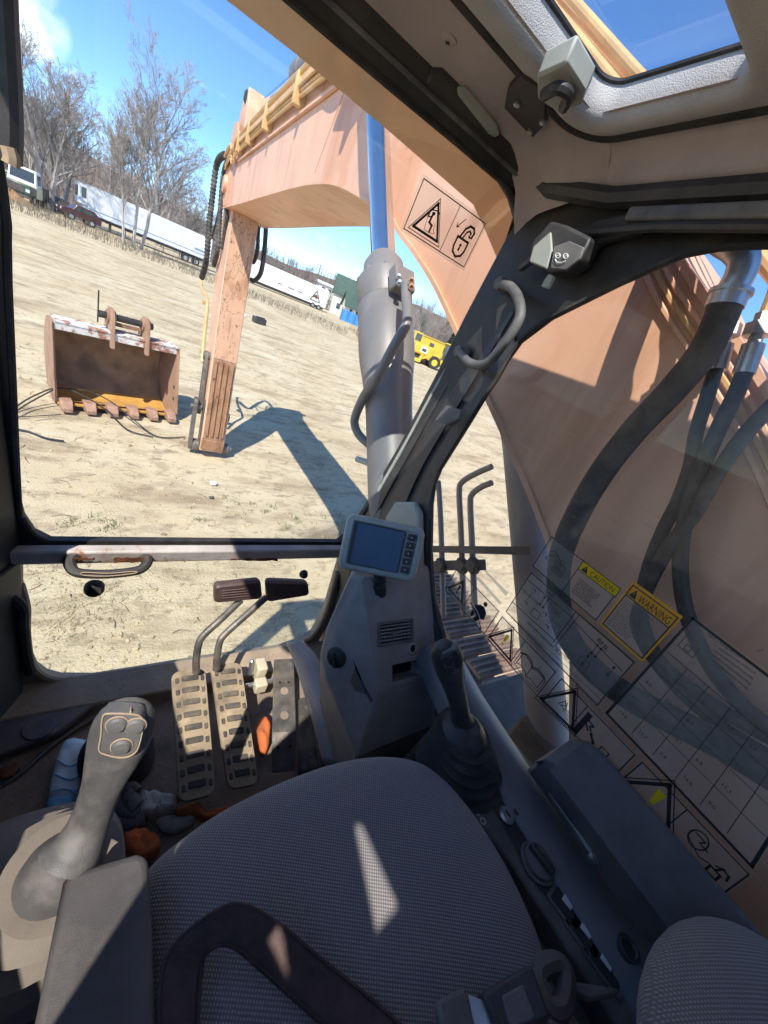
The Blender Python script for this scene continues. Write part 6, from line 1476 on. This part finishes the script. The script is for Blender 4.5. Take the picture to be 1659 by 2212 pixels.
for _ in range(260):
    r = rnd.uniform(2.3, 15); a = math.radians(rnd.uniform(-18, 48)); x, y = r * math.sin(a), r * math.cos(a); t = rnd.uniform(0, PI); L = rnd.uniform(.04, .22)
    p0 = Vector((x, y, gtop(x, y) + .006)); d = Vector((math.cos(t), math.sin(t), 0)); m_ = p0 + d * L * .5 + Vector((-d.y, d.x, 0)) * rnd.uniform(-.03, .03)
    e = p0 + d * L; m_.z = gtop(m_.x, m_.y) + .012; e.z = gtop(e.x, e.y) + .006
    tw.tube([p0, m_, e], .003, 4)
tag(tw.build('twigs', 'twig', None, smooth=0), 'short dark twigs lying about on the sand', 'twigs', kind='stuff')
def stone(p, s, m, name, lab, cat):
    mb = MB(); c = p + Vector((0, 0, s * .3))
    def f(u, v):
        th, ph = u * 2 * PI, (v - .5) * PI; q = Vector((math.cos(ph) * math.cos(th), math.cos(ph) * math.sin(th) * .8, math.sin(ph) * .6)); return c + q * s * (1 + .25 * noise.noise(q * 1.7 + p))
    mb.grid(f, 14, 8); return tag(mb.build(name, m, None, smooth=50), lab, cat)
stone(GP(461, 1046), .055, 'decal_white', 'pale_stone', 'pale round stone on the sand below the arm', 'stone')
stone(GP(457, 1076), .035, 'frame_dark', 'dark_stone', 'small dark stone on the sand just below the pale one', 'stone')
stone(GP(527, 684), .16, 'decal_white', 'pale_stone', 'pale lump far out in the field beside the dark box', 'stone')
bb = thing('dark_box', 'small black plastic box lying out in the field', 'box', GP(559, 698))
MB().box(GP(559, 698) + Vector((0, 0, .16)), (.75, .5, .34), Matrix.Rotation(.3, 3, 'Z')).build('box_body', 'plastic_black', bb, bevel=.02)
MB().box(GP(559, 698) + Vector((.05, 0, .36)), (.6, .1, .06), Matrix.Rotation(.3, 3, 'Z')).build('box_handle', 'plastic_black', bb, bevel=.02)
# brush along the field edge
br_ = MB()
for _ in range(3000):
    t = rnd.random(); px = lerp(-20, 1010, t); base = (lerp(425, 800, t)); b = at(px, lerp(440, 800, t), rnd.uniform(46, 60) if t < .75 else rnd.uniform(56, 68))
    x, y = b.x, b.y; h = rnd.uniform(.25, 1.0) * (1.3 if noise.noise(Vector((x * .2, y * .2, 0))) > .1 else .7)
    z0 = gz(x, y); d = Vector((rnd.uniform(-.3, .3), rnd.uniform(-.3, .3), 1)) * h; q = Vector((.02, .012, 0)); p0 = Vector((x, y, z0))
    br_.add([p0 - q, p0 + q, p0 + d], [(0, 1, 2)])
    if rnd.random() < .5: br_.add([p0 - q * .6, p0 + q * .6, p0 + Vector((d.x * 3 + rnd.uniform(-.3, .3), d.y * 2, d.z * .8))], [(0, 1, 2)])
mat('brush', (.30, .24, .165), .95, var=.35, scale=.5)
tag(br_.build('dry_brush', 'brush', None, smooth=0), 'strip of dry brush and weeds along the far edge of the field', 'brush', kind='stuff')

# ================================================================== far background
mat('bark', (.29, .26, .24), .9, var=.25, scale=2)
mat('bark_pale', (.42, .38, .34), .85, var=.25, scale=1.5, dirt=(.2, .17, .14), dscale=2, damt=.5)
mat('bark_mid', (.27, .235, .21), .9, var=.25, scale=2)
mat('woods', (.15, .115, .095), .95, var=.25, scale=.3)
mat('hill_soil', (.135, .10, .075), .95, var=.3, scale=.08, dirt=(.20, .16, .12), dscale=.15, damt=.8)
mat('trailer_white', (.78, .79, .80), .5, var=.04, scale=.6, dirt=(.55, .54, .52), dscale=.5, damt=.5)
mat('trailer_blue', (.20, .30, .45), .5, var=.1)
mat('tire', (.025, .025, .025), .85, var=.2)
mat('car_dark', (.03, .03, .035), .3, var=.1, coat=.5)
mat('car_red', (.06, .014, .016), .3, var=.1, coat=.5)
mat('truck_green', (.03, .07, .045), .35, var=.1, coat=.3)
mat('truck_cream', (.62, .58, .40), .4, var=.08)
mat('dark_glass', (.03, .04, .045), .1, var=.1, spec=.8)
mat('cat_yellow', (.66, .43, .04), .45, var=.1, scale=2, dirt=(.4, .27, .08), dscale=2, damt=.4)
mat('wall_cream', (.70, .67, .58), .8, var=.05, scale=.5)
mat('roof_green', (.045, .085, .065), .85, var=.15, scale=1)
mat('tarp_blue', (.05, .22, .50), .5, var=.2, scale=2)
mat('pole_wood', (.16, .12, .09), .9, var=.2)
mat('spoil', (.26, .15, .07), .95, var=.3, scale=2, bump=.3, bscale=8)
mat('pine_needles', (.03, .055, .03), .9, var=.4, scale=2)

# wooded hills
def hz_(x, y):
    r = max(0, y - 105) / 150; r = min(1, r); r = r * r * (3 - 2 * r)
    left = 20 * math.exp(-((x + 75) / 95) ** 2); right = 18 * math.exp(-((x - 190) / 110) ** 2)
    return gz(x, min(y, 100)) + r * (6 + left + right + 2.2 * noise.noise(Vector((x * .02, y * .02, 0))) + 1.0 * noise.noise(Vector((x * .06, y * .06, 2)))) - .6
hl = MB().grid(lambda u, v: (lambda x, y: Vector((x, y, hz_(x, y))))(lerp(-260, 460, u), lerp(100, 420, v)), 120, 50)
struct(hl.build('hill', 'hill_soil', None, smooth=180))
wd_ = MB(); rnd = random.Random(5)
for _ in range(3800):
    y = 110 + 190 * rnd.random() ** 1.3; x = rnd.uniform(-.36 * y - 6, 1.0 * y); z = hz_(x, y); h = rnd.uniform(3.0, 6.5)
    lean = Vector((rnd.uniform(-.05, .05), rnd.uniform(-.05, .05), 1)); q = Vector((.07, .0, 0)); p = Vector((x, y, z))
    wd_.add([p - q, p + q, p + lean * h], [(0, 1, 2)])
    for _ in range(13):
        t = rnd.uniform(.2, .9); b = p + lean * h * t; a = rnd.uniform(0, 2 * PI); L = h * (1.05 - t) * rnd.uniform(.3, .75)
        d = Vector((math.cos(a), math.sin(a), rnd.uniform(.6, 1.5))).normalized() * L; qq = Vector((.045, .02, .02))
        wd_.add([b - qq, b + qq, b + d], [(0, 1, 2)])
tag(wd_.build('woodland', 'woods', None, smooth=0), 'grey-brown leafless woodland covering the hills behind', 'woodland', kind='stuff')

# single bare trees
def bare_tree(base, H, seed, label, m='bark', r0=.22, spread=.55, lean=(0, 0), first=.22, forks=1, group='bare trees at the field edge'):
    rd = random.Random(seed); t = thing('bare_tree', label, 'tree', base, group); trunk = MB(); crown = MB()
    def seg(mb, a, b, ra, rb, n_):
        d = (b - a); L = d.length
        if L < 1e-4: return
        d /= L; u = d.orthogonal().normalized(); w = d.cross(u); o = len(mb.v)
        for c, r in ((a, ra), (b, rb)):
            for k in range(n_): an = 2 * PI * k / n_; mb.v.append(c + (u * math.cos(an) + w * math.sin(an)) * r)
        for k in range(n_): j = (k + 1) % n_; mb.f.append((o + k, o + j, o + n_ + j, o + n_ + k))
    def grow(p, d, L, r, lev):
        n_ = 5 if lev < 2 else 3; mb = trunk if lev == 0 else crown
        steps = 5 if lev < 2 else 3 if lev < 3 else 2 if lev < 5 else 1
        q = p; dd = d.copy(); pts = [(p, r)]
        for i in range(steps):
            dd = (dd + Vector((rd.gauss(0, .09), rd.gauss(0, .09), rd.gauss(.04, .06))) * (1 if lev else .5)).normalized()
            nq = q + dd * (L / steps); nr = r * (1 - .75 * (i + 1) / steps) if lev else r * (1 - .6 * (i + 1) / steps)
            seg(mb, q, nq, pts[-1][1], max(nr, .012), n_); q = nq; pts.append((nq, max(nr, .012)))
        if lev >= 5 or L < .35: return
        nb = (12, 8, 5, 4, 2)[min(lev, 4)]
        for k in range(nb):
            f = (first if lev == 0 else .22) + (1 - (first if lev == 0 else .22)) * (k + rd.random()) / nb
            i = min(int(f * steps), steps - 1); b = lerp(pts[i][0], pts[i + 1][0], f * steps - i); rr = lerp(pts[i][1], pts[i + 1][1], f * steps - i)
            ax_ = dd.orthogonal().normalized(); ax_.rotate(Matrix.Rotation(rd.uniform(0, 2 * PI), 3, dd)); ang = rd.uniform(.35, .85) * (spread / .55)
            nd = (dd * math.cos(ang) + ax_ * math.sin(ang)); nd.z += .15; nd.normalize()
            grow(b, nd, L * rd.uniform(.42, .68) * (1.05 - .45 * f if lev == 0 else 1 - .3 * f), rr * rd.uniform(.45, .68), lev + 1)
    for k in range(forks):
        d0 = Vector((lean[0] + (k - (forks - 1) / 2) * .28, lean[1] + rd.uniform(-.1, .1), 1)).normalized()
        grow(Vector(base) + Vector(((k - (forks - 1) / 2) * .3, 0, -.2)), d0, H * rd.uniform(.9, 1.0), r0, 0)
    trunk.build('trunk', m, t, smooth=60); crown.build('crown', 'bark' if m == 'bark' else 'bark_mid', t, smooth=60); return t
bare_tree(at(104, 412, 66), 10.8, 1, 'dark bare tree at far left with a broad twiggy crown', r0=.30, forks=2, spread=.6)
bare_tree(at(128, 420, 70), 9.6, 2, 'dark bare tree between the far left tree and the trailer nose', r0=.26, forks=2, spread=.6, lean=(.05, 0))
bare_tree(at(62, 400, 78), 9.0, 9, 'thin bare tree behind the parked trucks', r0=.18, forks=1)
bare_tree(at(268, 508, 55), 7.5, 3, 'short pale-barked tree in front of the white trailer', 'bark_pale', .13, .5, (-.02, 0), .4)
bare_tree(at(289, 514, 56), 11.5, 4, 'tall pale tree with twin stems before the trailer', 'bark_pale', .17, .5, (.05, 0), .3)
bare_tree(at(305, 518, 57), 12.5, 5, 'tallest pale tree leaning right in front of the trailer', 'bark_pale', .19, .55, (.16, 0), .3)
bare_tree(at(345, 500, 84), 12.5, 6, 'dark spreading bare tree behind the white trailer', 'bark', .30, .7, (.08, 0), .15, 2)
bare_tree(at(405, 540, 92), 9.0, 7, 'low bare tree near the right end of the white trailer', 'bark', .22, .7, (0, 0), .15, 2)
bare_tree(at(230, 470, 90), 9.5, 8, 'bare tree half hidden behind the trailer roof', 'bark', .2, .6, (0, 0), .2, 1)
bare_tree(at(900, 740, 110), 9.0, 12, 'hazy bare tree behind the yellow machines, left', 'bark', .22, .65, (0, 0), .2, 2)
bare_tree(at(940, 755, 115), 9.5, 13, 'hazy bare tree behind the yellow machines, middle', 'bark', .22, .65, (0, 0), .2, 2)
bare_tree(at(985, 775, 108), 9.0, 14, 'hazy bare tree behind the yellow machines, right', 'bark', .22, .65, (0, 0), .2, 2)

# local frame helper for far things: u along, f across (away), z up
def frame(base, yaw):
    u = Vector((math.cos(yaw), math.sin(yaw), 0)); f = Vector((-u.y, u.x, 0)); b = Vector(base)
    return lambda x, y, z: b + u * x + f * y + Vector((0, 0, z)), u, f
def fbox(Pf, x0, x1, y0, y1, z0, z1):
    mb = MB(); v = [Pf(x, y, z) for z in (z0, z1) for x, y in ((x0, y0), (x1, y0), (x1, y1), (x0, y1))]
    return mb.add(v, [(0, 3, 2, 1), (4, 5, 6, 7), (0, 1, 5, 4), (1, 2, 6, 5), (2, 3, 7, 6), (3, 0, 4, 7)])
def wheel(Pf, f, x, y, r, w, par, rim='steel_bare'):
    o = MB().lathe(Pf(x, y, r), f, [(0, r * .55), (0, r * .95), (w * .1, r), (w * .9, r), (w, r * .95), (w, r * .55)], 22).build('tyre', 'tire', par)
    MB().lathe(Pf(x, y - .01, r), f, [(0, .02), (0, r * .52), (w + .02, r * .52), (w + .02, .02)], 18).build('rim', rim, o)

# long white trailer
A_, B_ = at(178, 470, 66), at(452, 572, 70)
yaw = math.atan2(B_.y - A_.y, B_.x - A_.x); Lg = (B_ - A_).length
Pf, u, f = frame(A_, yaw); base_z = (B_.z - A_.z) / Lg
t = thing('box_trailer', 'long white refrigerated trailer parked behind the pale trees', 'trailer', A_, 'white trailers')
fbox(Pf, .5, Lg, 0, 2.5, 1.15, 3.95).build('box', 'trailer_white', t)
fbox(Pf, .5, Lg, -.012, 0, 1.18, 1.50).build('lower_rail', 'trailer_white', t)
fbox(Pf, .5, Lg, -.02, -.012, 1.62, 1.70).build('stripe', 'trailer_blue', t)
fbox(Pf, .5, Lg, -.02, -.012, 1.15, 1.21).build('stripe', 'trailer_blue', t)
fbox(Pf, Lg - 2.2, Lg - .2, -.03, -.022, 2.0, 2.18).build('tail_stripe', 'trailer_blue', t)
fbox(Pf, -.35, .5, .15, 2.35, 1.8, 3.9).build('cooling_unit', 'trailer_white', t, bevel=.08)
fbox(Pf, -.37, -.35, .6, 1.9, 2.5, 3.5).build('unit_grille', 'dark_glass', t)
fbox(Pf, -.1, .35, .13, .15, 2.5, 3.5).build('unit_grille', 'dark_glass', t)
fbox(Pf, .0, .45, .3, 2.2, 1.15, 1.75).build('unit_tank', 'trailer_white', t)
for x in (2.6,): fbox(Pf, x, x + .25, .2, .4, 0, 1.15).build('landing_leg', 'frame_dark', t)
fbox(Pf, .6, Lg - .3, .4, 2.1, .85, 1.15).build('chassis', 'frame_dark', t)
for x in (Lg - 3.2, Lg - 1.8): wheel(Pf, f, x, .0, .5, .5, t)
for x in (4.2, 8.5, 10.5, 12.6): fbox(Pf, x, x + .10, -.05, -.02, .2, 1.15).build('side_post', 'frame_dark', t)
# second trailer with a mountain emblem
A_, B_ = at(545, 590, 84), at(703, 662, 88)
yaw = math.atan2(B_.y - A_.y, B_.x - A_.x); Lg = (B_ - A_).length; Pf, u, f = frame(A_, yaw)
t = thing('box_trailer', 'white trailer with a dark triangular mountain emblem right of the arm', 'trailer', A_, 'white trailers')
fbox(Pf, -3.0, Lg, 0, 2.5, .75, 4.0).build('box', 'trailer_white', t)
fbox(Pf, -2.5, Lg - .3, .3, 2.2, .3, .75).build('chassis', 'frame_dark', t)
for x in (Lg - 2.6, Lg - 1.3, -1.5): wheel(Pf, f, x, -.02, .48, .5, t)
ex = Lg - 2.4
mb = MB(); tri_ = [(ex - 1.15, 1.25), (ex + 1.15, 1.25), (ex, 3.3)]; tin = [(ex - .85, 1.40), (ex + .85, 1.40), (ex, 2.95)]
mb.ring([Pf(x, -.03, z) for x, z in tri_], [Pf(x, -.03, z) for x, z in tin], -f * .01)
em = mb.build('emblem_triangle', 'frame_dark', t, smooth=0)
MB().sheet([Pf(x, -.04, z) for x, z in ((ex - .75, 1.75), (ex - .55, 2.1), (ex - .2, 2.35), (ex + .05, 2.55), (ex + .35, 2.2), (ex + .75, 1.75), (ex + .4, 1.95), (ex + .1, 1.75), (ex - .3, 1.95))]).build('emblem_peak', 'rust', em, smooth=0)
for x, w in ((ex - 3.6, .9), (ex - 5.6, 1.2), (ex - 7.6, .8)): MB().sheet([Pf(x, -.03, 1.7), Pf(x + w, -.03, 1.7), Pf(x + w, -.03, 1.85), Pf(x, -.03, 1.85)]).build('small_print', 'frame_dark', t, smooth=0)

# parked vehicles at far left
def truck(base, yaw, label, hood, cabm, roofm, L=5.5, W=2.3, H=2.9):
    Pf, u, f = frame(base, yaw); t = thing('parked_truck', label, 'truck', base, 'vehicles parked at the field edge')
    fbox(Pf, 0, 1.6, 0, W, .7, 1.6).build('hood', hood, t, bevel=.12); fbox(Pf, 1.5, 3.2, .0, W, .7, 1.75).build('cab', cabm, t, bevel=.06)
    mb = MB(); mb.loft([[Pf(1.55, .05, 1.72), Pf(3.2, .05, 1.72), Pf(3.2, W - .05, 1.72), Pf(1.55, W - .05, 1.72)], [Pf(1.85, .12, H), Pf(3.1, .12, H), Pf(3.1, W - .12, H), Pf(1.85, W - .12, H)]]).build('cab_top', roofm, t, bevel=.06)
    MB().sheet([Pf(1.585, .2, 1.9), Pf(1.585, W - .2, 1.9), Pf(1.80, W - .26, H - .18), Pf(1.80, .26, H - .18)]).build('windshield', 'dark_glass', t, smooth=0)
    MB().sheet([Pf(1.95, .055, 1.9), Pf(2.95, .055, 1.9), Pf(2.95, .085, H - .25), Pf(2.05, .085, H - .25)]).build('side_window', 'dark_glass', t, smooth=0)
    fbox(Pf, -.03, 0, .55, W - .55, .85, 1.45).build('grille', 'frame_dark', t)
    for y in (.12, W - .42): fbox(Pf, -.04, 0, y, y + .3, 1.0, 1.25).build('headlight', 'switch_white', t)
    fbox(Pf, -.2, 0, 0, W, .45, .7).build('bumper', 'frame_dark', t); fbox(Pf, 3.2, L, .1, W - .1, .8, 1.9).build('bed', 'frame_dark', t)
    for x in (.7, L - 1.0):
        for y in (-.05, W - .25): wheel(Pf, f, x, y, .48, .3, t)
    return t
def car(base, yaw, label, m, L=4.6, W=1.8, H=1.7):
    Pf, u, f = frame(base, yaw); t = thing('parked_car', label, 'car', base, 'vehicles parked at the field edge')
    side = [(0, .45), (.0, .95), (.25, 1.0), (1.2, 1.05), (1.75, H), (3.7, H), (4.45, 1.1), (4.6, .95), (4.6, .45)]
    MB().prism([Pf(x * L / 4.6, 0, z) for x, z in side], f * W).build('body', m, t, bevel=.08, seg=3)
    for y in (-.006, W + .006): MB().sheet([Pf(x * L / 4.6, y, z) for x, z in ((1.4, 1.08), (1.85, H - .12), (3.6, H - .12), (4.1, 1.08))]).build('side_window', 'dark_glass', t, smooth=0)
    MB().sheet([Pf(1.2 * L / 4.6, .2, 1.09), Pf(1.2 * L / 4.6, W - .2, 1.09), Pf(1.71 * L / 4.6, W - .25, H - .08), Pf(1.71 * L / 4.6, .25, H - .08)]).build('windshield', 'dark_glass', t, smooth=0)
    MB().sheet([Pf(4.47 * L / 4.6, .2, 1.12), Pf(4.47 * L / 4.6, W - .2, 1.12), Pf(3.75 * L / 4.6, W - .25, H - .08), Pf(3.75 * L / 4.6, .25, H - .08)]).build('rear_window', 'dark_glass', t, smooth=0)
    for y in (.08, W - .4): fbox(Pf, -.03, .02, y, y + .32, .72, .9).build('headlight', 'switch_white', t)
    for y in (.06, W - .3): fbox(Pf, L - .02, L + .03, y, y + .24, .75, 1.0).build('tail_light', 'red_plastic', t)
    for x in (.85, L - .9):
        for y in (-.03, W - .19): wheel(Pf, f, x, y, .36, .22, t)
    return t
truck(at(68, 425, 60), PI * .46, 'cream and dark green truck with white roof facing the field', 'truck_green', 'truck_cream', 'trailer_white', H=3.0)
truck(at(36, 415, 62), PI * .42, 'dark pickup truck parked left of the cream truck', 'car_dark', 'car_dark', 'car_dark', H=2.2, W=2.0)
car(at(112, 444, 66), PI * .40, 'dark car with red tail between the cream truck and the dark red car', 'car_dark', L=4.4, H=1.5)
car(at(133, 452, 62), PI * .12, 'dark red car parked by the nose of the white trailer', 'car_red', L=3.6, H=1.6)
sp_ = MB(); c0 = at(22, 410, 58)
def pile(u_, v_):
    a = u_ * 2 * PI; r = v_ * 2.0; return c0 + Vector((math.cos(a) * r, math.sin(a) * r * .7, .9 * (1 - v_) ** .8 * (1 + .3 * noise.noise(Vector((math.cos(a) * 2, math.sin(a) * 2, v_ * 4)))) - .1))
tag(sp_.grid(pile, 24, 8).build('soil_pile', 'spoil', None, smooth=50), 'rusty orange heap of soil at the far left field edge', 'soil pile')

# houses
def house(base, yaw, L, W, hw, hr, label, roofm='roof_green', wins=(), chimney=None):
    Pf, u, f = frame(base, yaw); t = thing('house', label, 'house', base, 'houses behind the field')
    fbox(Pf, 0, L, 0, W, -.5, hw).build('wall', 'wall_cream', t)
    g = MB()
    for x in (0.003, L - .003): g2 = MB().prism([Pf(x, 0, hw), Pf(x, W, hw), Pf(x, W / 2, hw + hr)], u * (.01 if x > 1 else .01)); g2.build('gable', 'wall_cream', t, smooth=0)
    o = .45; s = hr / (W / 2)
    rf = None
    for sgn in (0, 1):
        y0, y1 = (-o, W / 2) if sgn == 0 else (W + o, W / 2); z0 = hw - o * s
        r_ = MB().prism([Pf(-o, y0, z0), Pf(L + o, y0, z0), Pf(L + o, y1, hw + hr), Pf(-o, y1, hw + hr)], Vector((0, 0, .14))).build('roof', roofm, t, smooth=0); rf = rf or r_
    if chimney: fbox(Pf, chimney - .35, chimney + .35, W / 2 - .35, W / 2 + .35, hw, hw + hr + 1.1).build('chimney', 'rust', rf)
    for (face, a, z, w, h) in wins:
        if face == 'f': q = [(a, -.03, z), (a + w, -.03, z), (a + w, -.03, z + h), (a, -.03, z + h)]; n_ = -f
        else: q = [(-.03, a, z), (-.03, a + w, z), (-.03, a + w, z + h), (-.03, a, z + h)]; n_ = -u
        fr = MB().prism([Pf(*p) for p in q], n_ * .06).build('window', 'trailer_white', t)
        c = [Pf(*p) + n_ * .065 for p in q]; m_ = sum(c, Vector()) / 4; MB().sheet([lerp(p, m_, .16) for p in c]).build('pane', 'dark_glass', fr, smooth=0)
    return t
hb = at(712, 672, 100)
house(hb, -.35, 12, 7.5, 4.6, 3.6, 'cream house with green roof and gable window behind the trailer', wins=[('s', 1.4, 3.4, 1.6, 1.3), ('s', 4.2, 3.4, 1.2, 1.3), ('f', 1.0, 1.2, 1.1, 1.4), ('f', 3.4, 1.2, 1.1, 1.4), ('f', 5.6, 3.0, .9, 1.1), ('s', 2.0, 5.2, .9, .9)], chimney=4.5)
house(at(742, 682, 92), -.25, 11, 6.5, 2.9, 2.6, 'lower wing with long green roof nearest the blue tarp', wins=[('f', .8, 1.6, .8, .9), ('f', 2.2, 1.6, .8, .9), ('f', 3.6, 1.6, .8, .9), ('f', 7.5, .8, .9, 1.3), ('s', 2.5, 1.2, 1.0, 1.2)])
house(at(680, 648, 135), -.2, 14, 7, 6.2, .6, 'flat white building with a row of windows beyond the trailer', 'trailer_white', [('f', 1 + i * 2.0, 4.6, 1.2, .9) for i in range(6)])
tp = thing('tarp_fence', 'bright blue tarp hung along the yard of the house', 'tarp', at(735, 690, 84))
Pf, u, f = frame(at(733, 692, 84), -.22)
MB().grid(lambda a, b: Pf(a * 9, .10 * math.sin(a * 40), b * 1.9 + (.12 * math.sin(a * 9) if b > .5 else 0)), 60, 6).build('tarp_sheet', 'tarp_blue', tp, smooth=60)
for i in range(5): MB().tube([Pf(i * 2.2, .15, -.2), Pf(i * 2.2, .15, 2.2)], .04, 6).build('post', 'pole_wood', tp)
for px, py, dist, lab in ((676, 640, 118, 'wooden utility pole with crossarms above the second trailer'), (1003, 780, 95, 'pale utility pole rising behind the yellow machines')):
    b = at(px, py, dist); p = thing('utility_pole', lab, 'pole', b, 'utility poles')
    MB().tube([b, b + Vector((0, 0, 9.5))], lambda t_: .16 - .05 * t_, 8).build('pole', 'pole_wood', p)
    for z in (8.6, 9.2): MB().bar(b + Vector((-1.1, 0, z)), b + Vector((1.1, 0, z)), .1, .12).build('crossarm', 'pole_wood', p)
def conifer(base, H, R, seed, label):
    rd = random.Random(seed); t = thing('pine_tree', label, 'tree', base, 'evergreen trees'); b = Vector(base)
    MB().tube([b, b + Vector((0, 0, H))], lambda k: .2 * (1 - k) + .02, 6).build('trunk', 'bark', t)
    cr = MB()
    for _ in range(1500):
        k = rd.random() ** .8; z = H * (.15 + .85 * k); r = R * (1 - k) * rd.uniform(.3, 1.05) + .1; a = rd.uniform(0, 2 * PI); p = b + Vector((math.cos(a) * r, math.sin(a) * r, z - r * .25))
        d = Vector((math.cos(a), math.sin(a), rd.uniform(-.5, .3))) * rd.uniform(.25, .6); q = Vector((-d.y, d.x, rd.uniform(-.2, .2))) * .35
        cr.add([p - q, p + q, p + d], [(0, 1, 2)])
    cr.build('crown', 'pine_needles', t, smooth=0)
conifer(at(775, 690, 120), 11, 3.2, 1, 'dark pine behind the house roof')
conifer(at(968, 765, 80), 6.5, 2.0, 2, 'small dark evergreen between the yellow machines and the boom')

# yellow machines
Pf, u, f = frame(at(884, 770, 60), -.38)
yc = thing('site_cabin', 'yellow site cabin with small dark windows behind the machines', 'cabin', at(884, 770, 60))
fbox(Pf, -1.5, 7.5, 0, 2.4, .3, 3.1).build('cabin_wall', 'cat_yellow', yc, bevel=.05)
for x in (2.2, 5.4): 
    w_ = fbox(Pf, x, x + .7, -.03, .0, 2.1, 2.6).build('window', 'dark_glass', yc)
fbox(Pf, -1.6, 7.6, -.1, 2.5, 3.1, 3.22).build('cabin_roof', 'cat_yellow', yc)
b0 = at(880, 790, 51); Pf, u, f = frame(b0, -.30)
ex_ = thing('yellow_excavator', 'yellow tracked machine seen from its counterweight end', 'excavator', b0, 'yellow machines parked on the field')
fbox(Pf, 0, 2.7, 0, 2.6, .95, 2.15).build('counterweight', 'cat_yellow', ex_, bevel=.2, seg=3)
fbox(Pf, .9, 1.8, -.02, .0, 1.25, 1.95).build('white_plate', 'trailer_white', ex_); fbox(Pf, 1.05, 1.65, -.03, -.02, 1.4, 1.75).build('plate_mark', 'frame_dark', ex_)
cbn = fbox(Pf, -.1, 1.0, 1.4, 2.8, 2.1, 3.3).build('machine_cab', 'cat_yellow', ex_, bevel=.08); fbox(Pf, .1, .9, 1.38, 1.4, 2.3, 3.15).build('cab_window', 'dark_glass', cbn)
for y in (.0, 1.9): fbox(Pf, -.4, 3.1, y, y + .6, .0, .75).build('track', 'tire', ex_, bevel=.3, seg=3)
fbox(Pf, .6, 2.2, .5, 2.0, .6, 1.0).build('turntable', 'frame_dark', ex_)
b0 = at(925, 803, 50); Pf, u, f = frame(b0, -.55)
wl_ = thing('wheel_loader', 'yellow wheel loader with big ribbed tyres left of the front pillar', 'loader', b0, 'yellow machines parked on the field')
for x, rr in ((.3, .72), (3.3, .72)):
    for y in (-.1, 1.9): wheel(Pf, f, x, y, rr, .5, wl_, 'cat_yellow')
fbox(Pf, 2.0, 4.6, .3, 2.0, .9, 2.0).build('engine_hood', 'cat_yellow', wl_, bevel=.12); fbox(Pf, 4.6, 4.66, .45, 1.85, 1.0, 1.85).build('rear_grille', 'frame_dark', wl_)
fbox(Pf, 3.9, 4.75, .25, 2.05, .75, 1.15).build('counterweight', 'cat_yellow', wl_, bevel=.1); fbox(Pf, -.7, 1.2, .5, 1.8, .7, 1.35).build('front_frame', 'cat_yellow', wl_, bevel=.08)
fbox(Pf, 2.7, 3.9, -.15, .3, 1.5, 1.62).build('fender', 'cat_yellow', wl_); fbox(Pf, -.3, .9, -.15, .3, 1.5, 1.62).build('fender', 'cat_yellow', wl_)
cb_ = fbox(Pf, .95, 2.15, .5, 1.85, 1.3, 3.2).build('cab', 'dark_glass', wl_, bevel=.05)
fbox(Pf, .85, 2.3, .4, 1.95, 3.2, 3.32).build('cab_roof', 'cat_yellow', cb_)
for x, y in ((.93, .48), (2.1, .48), (.93, 1.8), (2.1, 1.8)): fbox(Pf, x, x + .09, y, y + .09, 1.3, 3.2).build('cab_post', 'frame_dark', cb_)
for y in (.55, 1.6): MB().bar(Pf(.9, y, 1.9), Pf(-1.5, y, .6), .16, .28).build('lift_arm', 'cat_yellow', wl_)
MB().prism([Pf(x, -.1, z) for x, z in ((-1.4, .15), (-2.4, .1), (-2.3, .45), (-1.7, .5), (-1.5, 1.2), (-1.3, 1.15))], f * 2.5).build('loader_bucket', 'cat_yellow', wl_)
b0 = at(765, 735, 52); Pf, u, f = frame(b0, -.3)
pb = thing('plow_blade', 'worn brown plow blade on a frame beside the boom cylinder', 'blade', b0)
MB().loft([[Pf(0, y, z), Pf(2.4, y, z)] for y, z in ((.0, .2), (.18, .5), (.15, .8), (-.05, 1.15))], False, False).build('blade_face', 'tooth_steel', pb, smooth=50, solid=.06)
for x in (.6, 1.9): MB().bar(Pf(x, .2, .5), Pf(x, 2.2, .4), .12, .14).build('push_arm', 'frame_dark', pb)
fbox(Pf, .3, 2.3, 1.0, 1.15, .1, .45).build('cross_beam', 'frame_dark', pb)
